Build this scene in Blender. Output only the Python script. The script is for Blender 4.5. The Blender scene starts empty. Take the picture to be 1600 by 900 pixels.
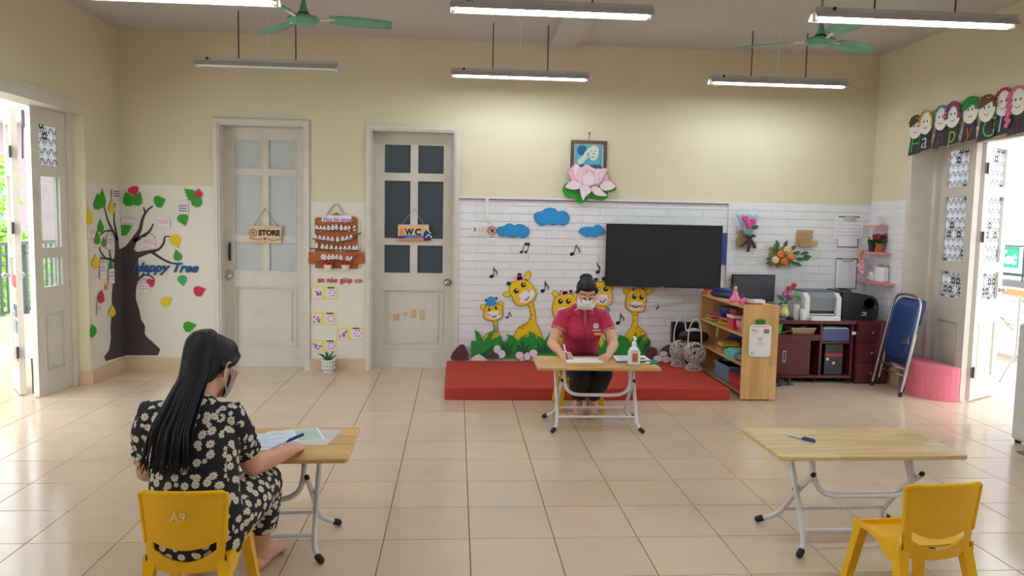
import bpy, bmesh, math, random
from mathutils import Vector, Matrix
random.seed(7)
SC = bpy.context.scene
COL = SC.collection
# ------------------------------------------------------------------ camera
cam = bpy.data.cameras.new('camera')
cam.sensor_width = 36.0
cam.lens = 1200.3 / 1600.0 * 36.0
cam.clip_start = 0.05
cam.clip_end = 300
camo = bpy.data.objects.new('camera', cam)
COL.objects.link(camo)
def _camrot(yaw, pitch, roll):
    f = Vector((math.sin(yaw) * math.cos(pitch), math.cos(yaw) * math.cos(pitch), math.sin(pitch)))
    r = Vector((math.cos(yaw), -math.sin(yaw), 0))
    u = r.cross(f)
    r2 = math.cos(roll) * r + math.sin(roll) * u
    u2 = -math.sin(roll) * r + math.cos(roll) * u
    return Matrix(((r2.x, u2.x, -f.x), (r2.y, u2.y, -f.y), (r2.z, u2.z, -f.z)))
camo.matrix_world = Matrix.Translation((-0.0765, -3.4963, 1.491)) @ _camrot(0.0727, -0.0871, 0.0189).to_4x4()
SC.camera = camo
# ------------------------------------------------------------------ sky, exposure
world = bpy.data.worlds.new('sky')
SC.world = world
world.use_nodes = True
wn = world.node_tree.nodes
wn['Background'].inputs[0].default_value = (0.93, 0.97, 1.0, 1)
wn['Background'].inputs[1].default_value = 3.0
SC.view_settings.view_transform = 'Standard'
SC.view_settings.look = 'None'
SC.view_settings.gamma = 1
SC.view_settings.use_curve_mapping = False
SC.view_settings.exposure = 0.38
TUBE_STRENGTH = 44.0
# ------------------------------------------------------------------ helpers
def lin(h):
    h = h.lstrip('#')
    o = []
    for i in (0, 2, 4):
        c = int(h[i:i + 2], 16) / 255
        o.append(c / 12.92 if c <= 0.04045 else ((c + 0.055) / 1.055) ** 2.4)
    return tuple(o) + (1.0,)
class NT:
    def __init__(s, name):
        s.m = bpy.data.materials.new(name)
        s.m.use_nodes = True
        s.t = s.m.node_tree
        s.b = s.t.nodes['Principled BSDF']
    def n(s, typ, **kw):
        x = s.t.nodes.new(typ)
        for k, v in kw.items():
            setattr(x, k, v)
        return x
    def l(s, a, b):
        s.t.links.new(a, b)
    def val(s, inp, v):
        if hasattr(v, 'is_output'):
            s.l(v, inp)
        else:
            inp.default_value = v
    def math(s, op, a, b=0.0, c=0.0):
        x = s.n('ShaderNodeMath', operation=op)
        s.val(x.inputs[0], a); s.val(x.inputs[1], b)
        if op in ('MULTIPLY_ADD', 'SMOOTH_MIN', 'COMPARE'):
            s.val(x.inputs[2], c)
        return x.outputs[0]
    def mix(s, f, a, b):
        x = s.n('ShaderNodeMix', data_type='RGBA')
        s.val(x.inputs[0], f)
        s.val(x.inputs[6], a); s.val(x.inputs[7], b)
        return x.outputs[2]
    def ramp(s, f, *stops):
        x = s.n('ShaderNodeValToRGB')
        e = x.color_ramp.elements
        while len(e) < len(stops):
            e.new(0.5)
        for i, (p, c) in enumerate(stops):
            e[i].position = p
            e[i].color = c
        s.l(f, x.inputs[0])
        return x.outputs[0]
MATS = {}
def pm(name, col, rough=0.5, var=0.06, scale=9.0, bump=0.0, bscale=60.0, metal=0.0, spec=0.5, stretch=(1, 1, 1), alpha=None, emit=None, trans=0.0, sheen=0.0, obj_var=0.0, col2=None, sss=0.0):
    """procedural principled material: base colour broken up by noise, optional bump"""
    if name in MATS:
        return MATS[name]
    k = NT(name)
    b = k.b
    c = lin(col)
    tc = k.n('ShaderNodeTexCoord')
    mp = k.n('ShaderNodeMapping')
    mp.inputs['Scale'].default_value = stretch
    k.l(tc.outputs['Object'], mp.inputs[0])
    nz = k.n('ShaderNodeTexNoise')
    nz.inputs['Scale'].default_value = scale
    nz.inputs['Detail'].default_value = 4
    k.l(mp.outputs[0], nz.inputs['Vector'])
    if col2:
        out = k.ramp(nz.outputs[0], (0.38, c), (0.62, lin(col2)))
    else:
        d = tuple(max(0, x * (1 - var * 1.6)) for x in c[:3]) + (1,)
        u = tuple(min(1, x * (1 + var)) for x in c[:3]) + (1,)
        out = k.ramp(nz.outputs[0], (0.3, d), (0.7, u))
    if obj_var:
        oi = k.n('ShaderNodeObjectInfo')
        hs = k.n('ShaderNodeHueSaturation')
        k.l(k.math('MULTIPLY_ADD', oi.outputs['Random'], obj_var * 2, 1 - obj_var), hs.inputs['Value'])
        k.l(out, hs.inputs['Color'])
        out = hs.outputs[0]
    k.l(out, b.inputs['Base Color'])
    b.inputs['Roughness'].default_value = rough
    b.inputs['Metallic'].default_value = metal
    b.inputs['Specular IOR Level'].default_value = spec
    if trans:
        b.inputs['Transmission Weight'].default_value = trans
    if sheen:
        b.inputs['Sheen Weight'].default_value = sheen
    if sss:
        b.inputs['Subsurface Weight'].default_value = sss
        b.inputs['Subsurface Radius'].default_value = (0.02, 0.008, 0.004)
    if alpha is not None:
        b.inputs['Alpha'].default_value = alpha
    if emit:
        b.inputs['Emission Color'].default_value = lin(emit[0])
        b.inputs['Emission Strength'].default_value = emit[1]
    if bump:
        n2 = k.n('ShaderNodeTexNoise')
        n2.inputs['Scale'].default_value = bscale
        n2.inputs['Detail'].default_value = 3
        k.l(mp.outputs[0], n2.inputs['Vector'])
        bp = k.n('ShaderNodeBump')
        bp.inputs['Strength'].default_value = bump
        bp.inputs['Distance'].default_value = 0.004
        k.l(n2.outputs[0], bp.inputs['Height'])
        k.l(bp.outputs[0], b.inputs['Normal'])
    MATS[name] = k.m
    return k.m

class MB:
    """collects shapes, build() links them as one mesh object"""
    def __init__(s):
        s.bm = bmesh.new()
        s.mi = 0
        s.sm = False
    def face(s, vs):
        try:
            f = s.bm.faces.new(vs)
        except ValueError:
            return None
        f.material_index = s.mi
        f.smooth = s.sm
        return f
    def v(s, p):
        return s.bm.verts.new(p)
    def box(s, a, b, M=None):
        x0, y0, z0 = a
        x1, y1, z1 = b
        P = [Vector(p) for p in ((x0, y0, z0), (x1, y0, z0), (x1, y1, z0), (x0, y1, z0), (x0, y0, z1), (x1, y0, z1), (x1, y1, z1), (x0, y1, z1))]
        if M:
            P = [M @ p for p in P]
        V = [s.v(p) for p in P]
        for q in ((0, 3, 2, 1), (4, 5, 6, 7), (0, 1, 5, 4), (1, 2, 6, 5), (2, 3, 7, 6), (3, 0, 4, 7)):
            s.face([V[i] for i in q])
        return s
    def rbox(s, a, b, r, seg=2, M=None):
        """box with rounded vertical-axis corners (axis z) and small top and bottom chamfer"""
        x0, y0, z0 = a
        x1, y1, z1 = b
        pts = []
        for cx, cy, t in ((x1 - r, y1 - r, 0), (x0 + r, y1 - r, 90), (x0 + r, y0 + r, 180), (x1 - r, y0 + r, 270)):
            for k in range(seg + 1):
                w = math.radians(t + 90 * k / seg)
                pts.append((cx + r * math.cos(w), cy + r * math.sin(w)))
        c = min(r, (z1 - z0) * .25) * .6
        mx, my = (x0 + x1) / 2, (y0 + y1) / 2
        fx = max(.01, 1 - 2 * c / max(x1 - x0, 1e-6))
        fy = max(.01, 1 - 2 * c / max(y1 - y0, 1e-6))
        rings = []
        for z, q in ((z0, 1), (z0 + c, 0), (z1 - c, 0), (z1, 1)):
            ring = []
            for (x, y) in pts:
                p = Vector((mx + (x - mx) * (fx if q else 1), my + (y - my) * (fy if q else 1), z))
                ring.append(s.v(M @ p if M else p))
            rings.append(ring)
        n = len(pts)
        for i in range(3):
            for j in range(n):
                s.face([rings[i][j], rings[i][(j + 1) % n], rings[i + 1][(j + 1) % n], rings[i + 1][j]])
        s.face(rings[0][::-1])
        s.face(rings[3])
        return s
    def prism(s, pts, fn):
        """outline pts extruded: fn(a, b, k) gives the 3-D point at k=0 (back) and k=1 (front)"""
        A = [s.v(fn(a, b, 0)) for a, b in pts]
        B = [s.v(fn(a, b, 1)) for a, b in pts]
        n = len(pts)
        s.face(B)
        s.face(A[::-1])
        for i in range(n):
            s.face([A[i], A[(i + 1) % n], B[(i + 1) % n], B[i]])
        return s
    def chain(s, pts, rad, side=None, n=12, cap=True, closed=False):
        """tapered tube along pts; rad entries r or (r_side, r_other); rounded ends"""
        P = [Vector(p) for p in pts]
        R = [(r, r) if isinstance(r, (int, float)) else tuple(r) for r in (rad if isinstance(rad, (list, tuple)) else [rad] * len(P))]
        N = len(P)
        rings = []
        prev = Vector(side) if side is not None else None
        for i in range(N):
            if closed:
                t = P[(i + 1) % N] - P[i - 1]
            else:
                t = P[min(i + 1, N - 1)] - P[max(i - 1, 0)]
            t.normalize()
            if prev is None:
                prev = Vector((1, 0, 0)) if abs(t.x) < .8 else Vector((0, 1, 0))
            e1 = prev - t * prev.dot(t)
            if e1.length < 1e-5:
                e1 = t.orthogonal()
            e1.normalize()
            if side is None:
                prev = e1
            e2 = t.cross(e1)
            rings.append((P[i], t, e1, e2, R[i]))
        full = []
        def ring(c, e1, e2, ra, rb):
            return [s.v(c + e1 * ra * math.cos(2 * math.pi * k / n) + e2 * rb * math.sin(2 * math.pi * k / n)) for k in range(n)]
        if cap and not closed:
            c, t, e1, e2, (ra, rb) = rings[0]
            for w in (75, 50, 25):
                w = math.radians(w)
                q = min(ra, rb)
                full.append(ring(c - t * q * math.sin(w), e1, e2, ra * math.cos(w), rb * math.cos(w)))
        for c, t, e1, e2, (ra, rb) in rings:
            full.append(ring(c, e1, e2, ra, rb))
        if cap and not closed:
            c, t, e1, e2, (ra, rb) = rings[-1]
            for w in (25, 50, 75):
                w = math.radians(w)
                q = min(ra, rb)
                full.append(ring(c + t * q * math.sin(w), e1, e2, ra * math.cos(w), rb * math.cos(w)))
        for i in range(len(full) - (0 if closed else 1)):
            A, B = full[i], full[(i + 1) % len(full)]
            for k in range(n):
                s.face([A[k], A[(k + 1) % n], B[(k + 1) % n], B[k]])
        if not closed:
            s.face(full[0][::-1])
            s.face(full[-1])
        return s
    def tube(s, pts, r, n=8, cap=False):
        return s.chain(pts, r, n=n, cap=cap)
    def lathe(s, prof, c=(0, 0, 0), n=20, M=None):
        """profile (r, z) turned about z at c"""
        c = Vector(c)
        rings = []
        for r, z in prof:
            r = max(r, 1e-4)
            ring = []
            for k in range(n):
                p = Vector((r * math.cos(2 * math.pi * k / n), r * math.sin(2 * math.pi * k / n), z))
                p = (M @ p) if M else p
                ring.append(s.v(c + p))
            rings.append(ring)
        for i in range(len(rings) - 1):
            for k in range(n):
                s.face([rings[i][k], rings[i][(k + 1) % n], rings[i + 1][(k + 1) % n], rings[i + 1][k]])
        s.face(rings[0][::-1])
        s.face(rings[-1])
        return s
    def ball(s, c, r, n=12, M=None):
        rx, ry, rz = (r, r, r) if isinstance(r, (int, float)) else r
        c = Vector(c)
        h = n // 2
        rings = []
        for i in range(1, h):
            w = math.pi * i / h
            ring = []
            for k in range(n):
                p = Vector((rx * math.sin(w) * math.cos(2 * math.pi * k / n), ry * math.sin(w) * math.sin(2 * math.pi * k / n), -rz * math.cos(w)))
                ring.append(s.v(c + (M @ p if M else p)))
            rings.append(ring)
        for i in range(len(rings) - 1):
            for k in range(n):
                s.face([rings[i][k], rings[i][(k + 1) % n], rings[i + 1][(k + 1) % n], rings[i + 1][k]])
        s.face(rings[0][::-1])
        s.face(rings[-1])
        return s
    def strip(s, rows):
        """grid of points rows[i][j] as a sheet"""
        V = [[s.v(p) for p in r] for r in rows]
        for i in range(len(V) - 1):
            for j in range(len(V[0]) - 1):
                s.face([V[i][j], V[i][j + 1], V[i + 1][j + 1], V[i + 1][j]])
        return s
    def slab(s, rows, off):
        """closed slab between grid rows and the grid moved by off(p)"""
        A = [[s.v(p) for p in r] for r in rows]
        B = [[s.v(off(Vector(p))) for p in r] for r in rows]
        m, n = len(A), len(A[0])
        for i in range(m - 1):
            for j in range(n - 1):
                s.face([A[i][j], A[i][j + 1], A[i + 1][j + 1], A[i + 1][j]])
                s.face([B[i][j], B[i + 1][j], B[i + 1][j + 1], B[i][j + 1]])
        for i in range(m - 1):
            s.face([A[i][0], A[i + 1][0], B[i + 1][0], B[i][0]])
            s.face([A[i][-1], B[i][-1], B[i + 1][-1], A[i + 1][-1]])
        for j in range(n - 1):
            s.face([A[0][j], B[0][j], B[0][j + 1], A[0][j + 1]])
            s.face([A[-1][j], A[-1][j + 1], B[-1][j + 1], B[-1][j]])
        return s
    def mesh(s, name):
        bmesh.ops.recalc_face_normals(s.bm, faces=s.bm.faces)
        me = bpy.data.meshes.new(name)
        s.bm.to_mesh(me)
        s.bm.free()
        return me
    def build(s, name, mat, parent=None, world=True, **tags):
        return put(name, s.mesh(name), mat, parent, world, **tags)

def put(name, me, mat, parent=None, world=True, **tags):
    if mat is not None:
        for m in (mat if isinstance(mat, (list, tuple)) else [mat]):
            me.materials.append(m)
    o = bpy.data.objects.new(name, me)
    COL.objects.link(o)
    if parent is not None:
        o.parent = parent
    if world and len(me.vertices):
        xs = [v.co for v in me.vertices]
        c = Vector([(min(p[i] for p in xs) + max(p[i] for p in xs)) / 2 for i in range(3)])
        c.z = min(p.z for p in xs)
        me.transform(Matrix.Translation(-c))
        q, w = parent, c.copy()
        up = []
        while q is not None:
            up.append(q)
            q = q.parent
        M = Matrix.Identity(4)
        for q in reversed(up):
            M = M @ Matrix.LocRotScale(q.location, q.rotation_euler, q.scale)
        o.location = M.inverted() @ w if up else w
        if up:
            o.rotation_euler = M.inverted().to_euler()
    tag(o, **tags)
    return o
def tag(o, label=None, cat=None, group=None, kind=None):
    for k, v in (('label', label), ('category', cat), ('group', group), ('kind', kind)):
        if v:
            o[k] = v
    return o
def thing(name, label, cat, loc=(0, 0, 0), rz=0.0, group=None, kind=None):
    o = bpy.data.objects.new(name, None)
    COL.objects.link(o)
    o.empty_display_size = .05
    o.location = loc
    o.rotation_euler = (0, 0, rz)
    return tag(o, label, cat, group, kind)
def copy_tree(o, parent=None):
    c = o.copy()
    COL.objects.link(c)
    c.parent = parent
    for ch in list(o.children):
        copy_tree(ch, c)
    return c
def struct(mb, name, mat, parent=None):
    return mb.build(name, mat, parent, kind='structure')
# wall-plane prisms: points (x, z) on the back wall, (y, z) on the side walls
def onB(y, t):
    return lambda a, b, k: (a, y - t * k, b)
def onL(x, t):
    return lambda a, b, k: (x + t * k, a, b)
def onR(x, t):
    return lambda a, b, k: (x - t * k, a, b)
def smooth_loop(pts, n):
    out = []
    N = len(pts)
    for i in range(N):
        p0, p1, p2, p3 = (Vector(pts[k % N]) for k in (i - 1, i, i + 1, i + 2))
        for j in range(n):
            t = j / n
            q = .5 * ((2 * p1) + (p2 - p0) * t + (2 * p0 - 5 * p1 + 4 * p2 - p3) * t * t + (3 * p1 - p0 - 3 * p2 + p3) * t ** 3)
            out.append((q.x, q.y))
    return out
def ellipse(cx, cz, rx, rz, rot, n):
    a = math.radians(rot)
    return [(cx + rx * math.cos(t) * math.cos(a) - rz * math.sin(t) * math.sin(a), cz + rx * math.cos(t) * math.sin(a) + rz * math.sin(t) * math.cos(a)) for t in [2 * math.pi * i / n for i in range(n)]]
def expand(o):
    if isinstance(o, dict):
        return {k: expand(v) for k, v in o.items()}
    if isinstance(o, tuple) and o and o[0] == 's' and isinstance(o[1], int):
        return smooth_loop(o[2], o[1])
    if isinstance(o, tuple) and o and o[0] == 'e':
        return ellipse(*o[1:])
    if isinstance(o, list):
        return [expand(v) for v in o]
    if isinstance(o, tuple):
        return tuple(expand(v) for v in o)
    return o
def leaf_outline(cx, cz, w, h, rot):
    prof = [(0, .56), (.08, .38), (.2, .34), (.23, .2), (.38, .16), (.37, .02), (.5, -.06), (.45, -.22), (.4, -.36), (.22, -.44), (.05, -.46), (0, -.52)]
    prof += [(-x, z) for x, z in prof[-2:0:-1]]
    a = math.radians(rot)
    return [(cx + x * w * math.cos(a) - z * h * math.sin(a), cz + x * w * math.sin(a) + z * h * math.cos(a)) for x, z in prof]
def rect(a, b):
    return [(a[0], a[1]), (b[0], a[1]), (b[0], b[1]), (a[0], b[1])]
def spline(pts, n=5):
    P = [Vector(p) for p in pts]
    out = []
    for i in range(len(P) - 1):
        a, b, c, d = P[max(i - 1, 0)], P[i], P[i + 1], P[min(i + 2, len(P) - 1)]
        for j in range(n):
            t = j / n
            out.append(.5 * ((2 * b) + (c - a) * t + (2 * a - 5 * b + 4 * c - d) * t * t + (3 * b - a - 3 * c + d) * t ** 3))
    out.append(P[-1])
    return out
def text(name, body, size, M, mat, parent, ext=.002, shear=0.0, offset=0.0, spacing=1.0, align='LEFT', width=None):
    """flat lettering; M places it (text x to the right, text y up)"""
    cu = bpy.data.curves.new(name, 'FONT')
    cu.body = body
    cu.size = size
    cu.extrude = ext
    cu.shear = shear
    cu.offset = offset
    cu.space_character = spacing
    cu.align_x = align
    cu.resolution_u = 3
    o = bpy.data.objects.new(name, cu)
    COL.objects.link(o)
    dg = bpy.context.evaluated_depsgraph_get()
    me = bpy.data.meshes.new_from_object(o.evaluated_get(dg))
    bpy.data.objects.remove(o)
    bpy.data.curves.remove(cu)
    if width and len(me.vertices):
        w = max(v.co.x for v in me.vertices) - min(v.co.x for v in me.vertices)
        me.transform(Matrix.Diagonal((width / w, 1, 1, 1)))
    me.transform(M)
    me.materials.clear()
    me.name = name
    return put(name, me, mat, parent)
def MB_text(x, y, z):
    """text lying on a plane facing the room from the back wall"""
    return Matrix.Translation((x, y, z)) @ Matrix.Rotation(math.pi / 2, 4, 'X')
def remesh(mb, voxel, smooth=3):
    me = mb.mesh('tmp')
    o = bpy.data.objects.new('tmp', me)
    COL.objects.link(o)
    r = o.modifiers.new('r', 'REMESH')
    r.mode = 'VOXEL'
    r.voxel_size = voxel
    r.use_smooth_shade = True
    if smooth:
        k = o.modifiers.new('s', 'SMOOTH')
        k.factor = .5
        k.iterations = smooth
    dg = bpy.context.evaluated_depsgraph_get()
    out = bpy.data.meshes.new_from_object(o.evaluated_get(dg))
    bpy.data.objects.remove(o)
    bpy.data.meshes.remove(me)
    out.materials.clear()
    return out
# ------------------------------------------------------------------ materials
M_wall = pm('cream_wall_paint', '#ddd4b9', .75, .02, 1.5, .08, 90)
M_ceil = pm('ceiling_paint', '#c9c4c3', .85, .02, 1.5)
M_sheet = pm('white_wall_sheet', '#e4dfd3', .45, .015, 2)
M_brick = pm('white_foam_brick', '#e6e8ec', .6, .02, 12, .25, 45, obj_var=.012)
M_joint = pm('foam_joint', '#d3d6da', .7, .02)
M_grout = pm('floor_grout', '#5e4c3c', .8, .1)
M_base = pm('beige_baseboard_tile', '#d9bd9b', .35, .04, 4)
M_door = pm('cream_door_paint', '#d9d4c9', .42, .04, 6, .06, 25)
M_dirt = pm('worn_door_paint', '#cbbfa8', .5, .06, 8)
M_trimw = pm('white_trunking', '#e6e4e4', .4, .02)
M_purple = pm('purple_edging', '#76608c', .5, .03)
M_metal = pm('brushed_steel', '#b9bcc0', .3, .05, 30, metal=1.0)
M_dkmetal = pm('dark_iron', '#55524e', .5, .1, metal=.6)
M_wtube = pm('white_enamel_tube', '#dcdce2', .35, .03, spec=.6)
M_black = pm('black_plastic', '#17181b', .4, .1)
M_rubber = pm('black_rubber', '#222226', .7, .1)
M_yplast = pm('yellow_moulded_plastic', '#f6bd08', .33, .05, 5, .03, 120, spec=.5)
M_white = pm('white_plastic', '#eeeef0', .4, .02)
M_paper = pm('white_paper', '#eef0f6', .7, .015)
M_bpaper = pm('bluish_paper', '#d6e3f3', .55, .03, 14)
M_skin = pm('skin', '#dcab8d', .5, .05, 12, sss=.06)
M_skin2 = pm('light_skin', '#dba68c', .5, .05, 12, sss=.06)
M_hair = pm('black_hair', '#0e0e12', .5, .25, 25, .5, 160, stretch=(1, 1, .12), spec=.35)
def tile_mat():
    k = NT('cream_ceramic_tile')
    tc = k.n('ShaderNodeTexCoord')
    nz = k.n('ShaderNodeTexNoise'); nz.inputs['Scale'].default_value = 3.0; nz.inputs['Detail'].default_value = 5
    mp = k.n('ShaderNodeMapping'); mp.inputs['Scale'].default_value = (1, 1.6, 1)
    oi = k.n('ShaderNodeObjectInfo')
    geo = k.n('ShaderNodeNewGeometry')
    k.l(geo.outputs['Position'], mp.inputs[0])
    k.l(mp.outputs[0], nz.inputs['Vector'])
    c = k.ramp(nz.outputs[0], (.3, lin('#cfbaa2')), (.7, lin('#d5c1a9')))
    hs = k.n('ShaderNodeHueSaturation')
    k.l(c, hs.inputs['Color'])
    k.l(k.math('MULTIPLY_ADD', oi.outputs['Random'], .06, .97), hs.inputs['Value'])
    k.l(hs.outputs[0], k.b.inputs['Base Color'])
    n2 = k.n('ShaderNodeTexNoise'); n2.inputs['Scale'].default_value = 6
    k.l(geo.outputs['Position'], n2.inputs['Vector'])
    k.l(k.math('MULTIPLY_ADD', n2.outputs[0], .08, .12), k.b.inputs['Roughness'])
    return k.m
M_tile = tile_mat()
def wood_mat(name, c1, c2, scale=1.0, rough=.35, strips=0.0, axis=0):
    """long-grained board; strips > 0 adds glued laminations of that width across the grain"""
    k = NT(name)
    tc = k.n('ShaderNodeTexCoord')
    mp = k.n('ShaderNodeMapping')
    st = [14, 14, 14]
    st[axis] = 1.2
    mp.inputs['Scale'].default_value = [x * scale for x in st]
    k.l(tc.outputs['Object'], mp.inputs[0])
    nz = k.n('ShaderNodeTexNoise'); nz.inputs['Scale'].default_value = 3; nz.inputs['Detail'].default_value = 6; nz.inputs['Distortion'].default_value = .6
    k.l(mp.outputs[0], nz.inputs['Vector'])
    c = k.ramp(nz.outputs[0], (.3, lin(c1)), (.7, lin(c2)))
    if strips:
        sx = k.n('ShaderNodeSeparateXYZ')
        k.l(tc.outputs['Object'], sx.inputs[0])
        ax = 1 if axis == 0 else 0
        idx = k.math('FLOOR', k.math('DIVIDE', sx.outputs[ax], strips))
        off = k.math('MULTIPLY', idx, .37)
        idl = k.math('FLOOR', k.math('DIVIDE', k.math('ADD', sx.outputs[axis], off), .33))
        cb = k.n('ShaderNodeCombineXYZ')
        k.l(idx, cb.inputs[0]); k.l(idl, cb.inputs[1])
        wn_ = k.n('ShaderNodeTexWhiteNoise')
        k.l(cb.outputs[0], wn_.inputs['Vector'])
        hs = k.n('ShaderNodeHueSaturation')
        k.l(c, hs.inputs['Color'])
        k.l(k.math('MULTIPLY_ADD', wn_.outputs['Value'], .22, .87), hs.inputs['Value'])
        c = hs.outputs[0]
    k.l(c, k.b.inputs['Base Color'])
    k.b.inputs['Roughness'].default_value = rough
    return k.m
M_bamboo = wood_mat('laminated_bamboo', '#c69a56', '#ddb777', 1, .3, .055)
M_bamboow = wood_mat('worn_laminated_bamboo', '#c8a468', '#dcc595', .8, .3, .06)
M_pine = wood_mat('pine_board', '#cf9f62', '#e0b87e', .6, .4, .075, 2)
M_pinex = wood_mat('pine_shelf_board', '#cf9f62', '#e2bd86', .6, .4, .07, 1)
M_maroon = wood_mat('maroon_laminate', '#55202a', '#6a2b34', .5, .3)
M_plank = wood_mat('light_sign_wood', '#d8b48a', '#e8cda6', 1.5, .5)
M_brownb = wood_mat('brown_board', '#9a4f1c', '#b5662a', 1.2, .5)
M_stick = wood_mat('natural_sticks', '#b99666', '#d9bd8d', 2, .6)
def pattern_mat():
    """black and white geometric window film"""
    k = NT('patterned_window_film')
    tc = k.n('ShaderNodeTexCoord')
    sx = k.n('ShaderNodeSeparateXYZ')
    k.l(tc.outputs['UV'], sx.inputs[0])
    S = .082
    def cell(a):
        q = k.math('DIVIDE', a, S)
        return k.math('FLOOR', q), k.math('SUBTRACT', k.math('FRACT', q), .5)
    iu, fu = cell(sx.outputs[0])
    row = k.math('MULTIPLY', k.math('MODULO', k.math('FLOOR', k.math('DIVIDE', sx.outputs[1], S)), 2), S * .5)
    iu, fu = cell(k.math('ADD', sx.outputs[0], row))
    iv, fv = cell(sx.outputs[1])
    au, av = k.math('ABSOLUTE', fu), k.math('ABSOLUTE', fv)
    mx = k.math('MAXIMUM', au, av)
    sm = k.math('ADD', au, av)
    octo = k.math('MAXIMUM', mx, k.math('MULTIPLY', sm, .72))
    star = k.math('MINIMUM', k.math('MAXIMUM', au, k.math('MULTIPLY', av, 1.9)), k.math('MAXIMUM', av, k.math('MULTIPLY', au, 1.9)))
    white1 = k.math('LESS_THAN', octo, .42)
    dash = k.math('LESS_THAN', k.math('FRACT', k.math('MULTIPLY', sx.outputs[1], 3.0 / S)), .7)
    dash2 = k.math('LESS_THAN', k.math('FRACT', k.math('MULTIPLY', sx.outputs[0], 3.0 / S)), .66)
    white = k.math('MAXIMUM', white1, k.math('MAXIMUM', k.math('MULTIPLY', dash, k.math('GREATER_THAN', au, .4)), k.math('MULTIPLY', dash2, k.math('GREATER_THAN', av, .4))))
    cb = k.n('ShaderNodeCombineXYZ')
    k.l(iu, cb.inputs[0]); k.l(iv, cb.inputs[1])
    w = k.n('ShaderNodeTexWhiteNoise')
    k.l(cb.outputs[0], w.inputs['Vector'])
    dark = k.math('GREATER_THAN', w.outputs['Value'], .74)
    ring = k.math('MULTIPLY', k.math('GREATER_THAN', octo, .17), k.math('LESS_THAN', octo, .36))
    blk = k.math('MULTIPLY', dark, ring)
    line = k.math('MULTIPLY', k.math('GREATER_THAN', octo, .2), k.math('LESS_THAN', octo, .225))
    f = k.math('MULTIPLY', white, k.math('SUBTRACT', 1.0, k.math('MAXIMUM', blk, k.math('MULTIPLY', line, .45))))
    k.l(k.mix(f, lin('#22242b'), lin('#eef1f6')), k.b.inputs['Base Color'])
    k.b.inputs['Roughness'].default_value = .3
    tr = k.n('ShaderNodeBsdfTranslucent')
    k.l(k.mix(f, lin('#22242b'), lin('#eef1f6')), tr.inputs[0])
    ms = k.n('ShaderNodeMixShader')
    ms.inputs[0].default_value = .55
    k.l(k.b.outputs[0], ms.inputs[1]); k.l(tr.outputs[0], ms.inputs[2])
    k.l(ms.outputs[0], k.t.nodes['Material Output'].inputs[0])
    return k.m
M_film = pattern_mat()
def glass_mat(name='clear_pane', tint='#f2f8f6', op=.1):
    k = NT(name)
    tr = k.n('ShaderNodeBsdfTransparent')
    tr.inputs[0].default_value = lin(tint)
    gl = k.n('ShaderNodeBsdfGlossy')
    gl.inputs['Roughness'].default_value = .04
    df = k.n('ShaderNodeBsdfDiffuse'); df.inputs[0].default_value = (.8, .85, .85, 1)
    m0 = k.n('ShaderNodeMixShader'); m0.inputs[0].default_value = op
    k.l(tr.outputs[0], m0.inputs[1]); k.l(df.outputs[0], m0.inputs[2])
    ms = k.n('ShaderNodeMixShader')
    ms.inputs[0].default_value = .06
    k.l(m0.outputs[0], ms.inputs[1]); k.l(gl.outputs[0], ms.inputs[2])
    k.l(ms.outputs[0], k.t.nodes['Material Output'].inputs[0])
    return k.m
M_glass = glass_mat()
M_frost = pm('frosted_door_pane', '#c3c9cb', .25, .02, 2)
M_darkpane = pm('dark_slate_door_pane', '#46525c', .22, .03, 2)
def daisy_mat():
    """black cloth printed with white daisies, printed along the UV layout in metres"""
    k = NT('black_daisy_print_cloth')
    tc = k.n('ShaderNodeTexCoord')
    def layer(sc, shift, rr):
        mp = k.n('ShaderNodeMapping')
        mp.inputs['Scale'].default_value = (sc, sc, 1)
        mp.inputs['Location'].default_value = (shift, shift * .7, 0)
        k.l(tc.outputs['UV'], mp.inputs[0])
        vo = k.n('ShaderNodeTexVoronoi', voronoi_dimensions='2D', feature='F1')
        vo.inputs['Scale'].default_value = 1
        vo.inputs['Randomness'].default_value = .75
        k.l(mp.outputs[0], vo.inputs['Vector'])
        sb = k.n('ShaderNodeVectorMath', operation='SUBTRACT')
        k.l(mp.outputs[0], sb.inputs[0]); k.l(vo.outputs['Position'], sb.inputs[1])
        sx = k.n('ShaderNodeSeparateXYZ')
        k.l(sb.outputs[0], sx.inputs[0])
        a = k.math('ARCTAN2', sx.outputs[1], sx.outputs[0])
        r = vo.outputs['Distance']
        pet = k.math('ABSOLUTE', k.math('COSINE', k.math('MULTIPLY', a, 4.0)))
        lim = k.math('MULTIPLY_ADD', k.math('POWER', pet, .6), rr * .45, rr * .6)
        inp = k.math('LESS_THAN', r, lim)
        cen = k.math('LESS_THAN', r, rr * .22)
        return inp, cen
    a1, c1 = layer(23, 0, .32)
    a2, c2 = layer(19, 5.3, .16)
    f = k.math('MAXIMUM', a1, a2)
    c = k.math('MAXIMUM', k.math('MULTIPLY', a1, c1), k.math('MULTIPLY', a2, c2))
    col = k.mix(f, lin('#121318'), lin('#dcd5c8'))
    col = k.mix(c, col, lin('#a8977a'))
    k.l(col, k.b.inputs['Base Color'])
    k.b.inputs['Roughness'].default_value = .75
    return k.m
M_daisy = daisy_mat()
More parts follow.
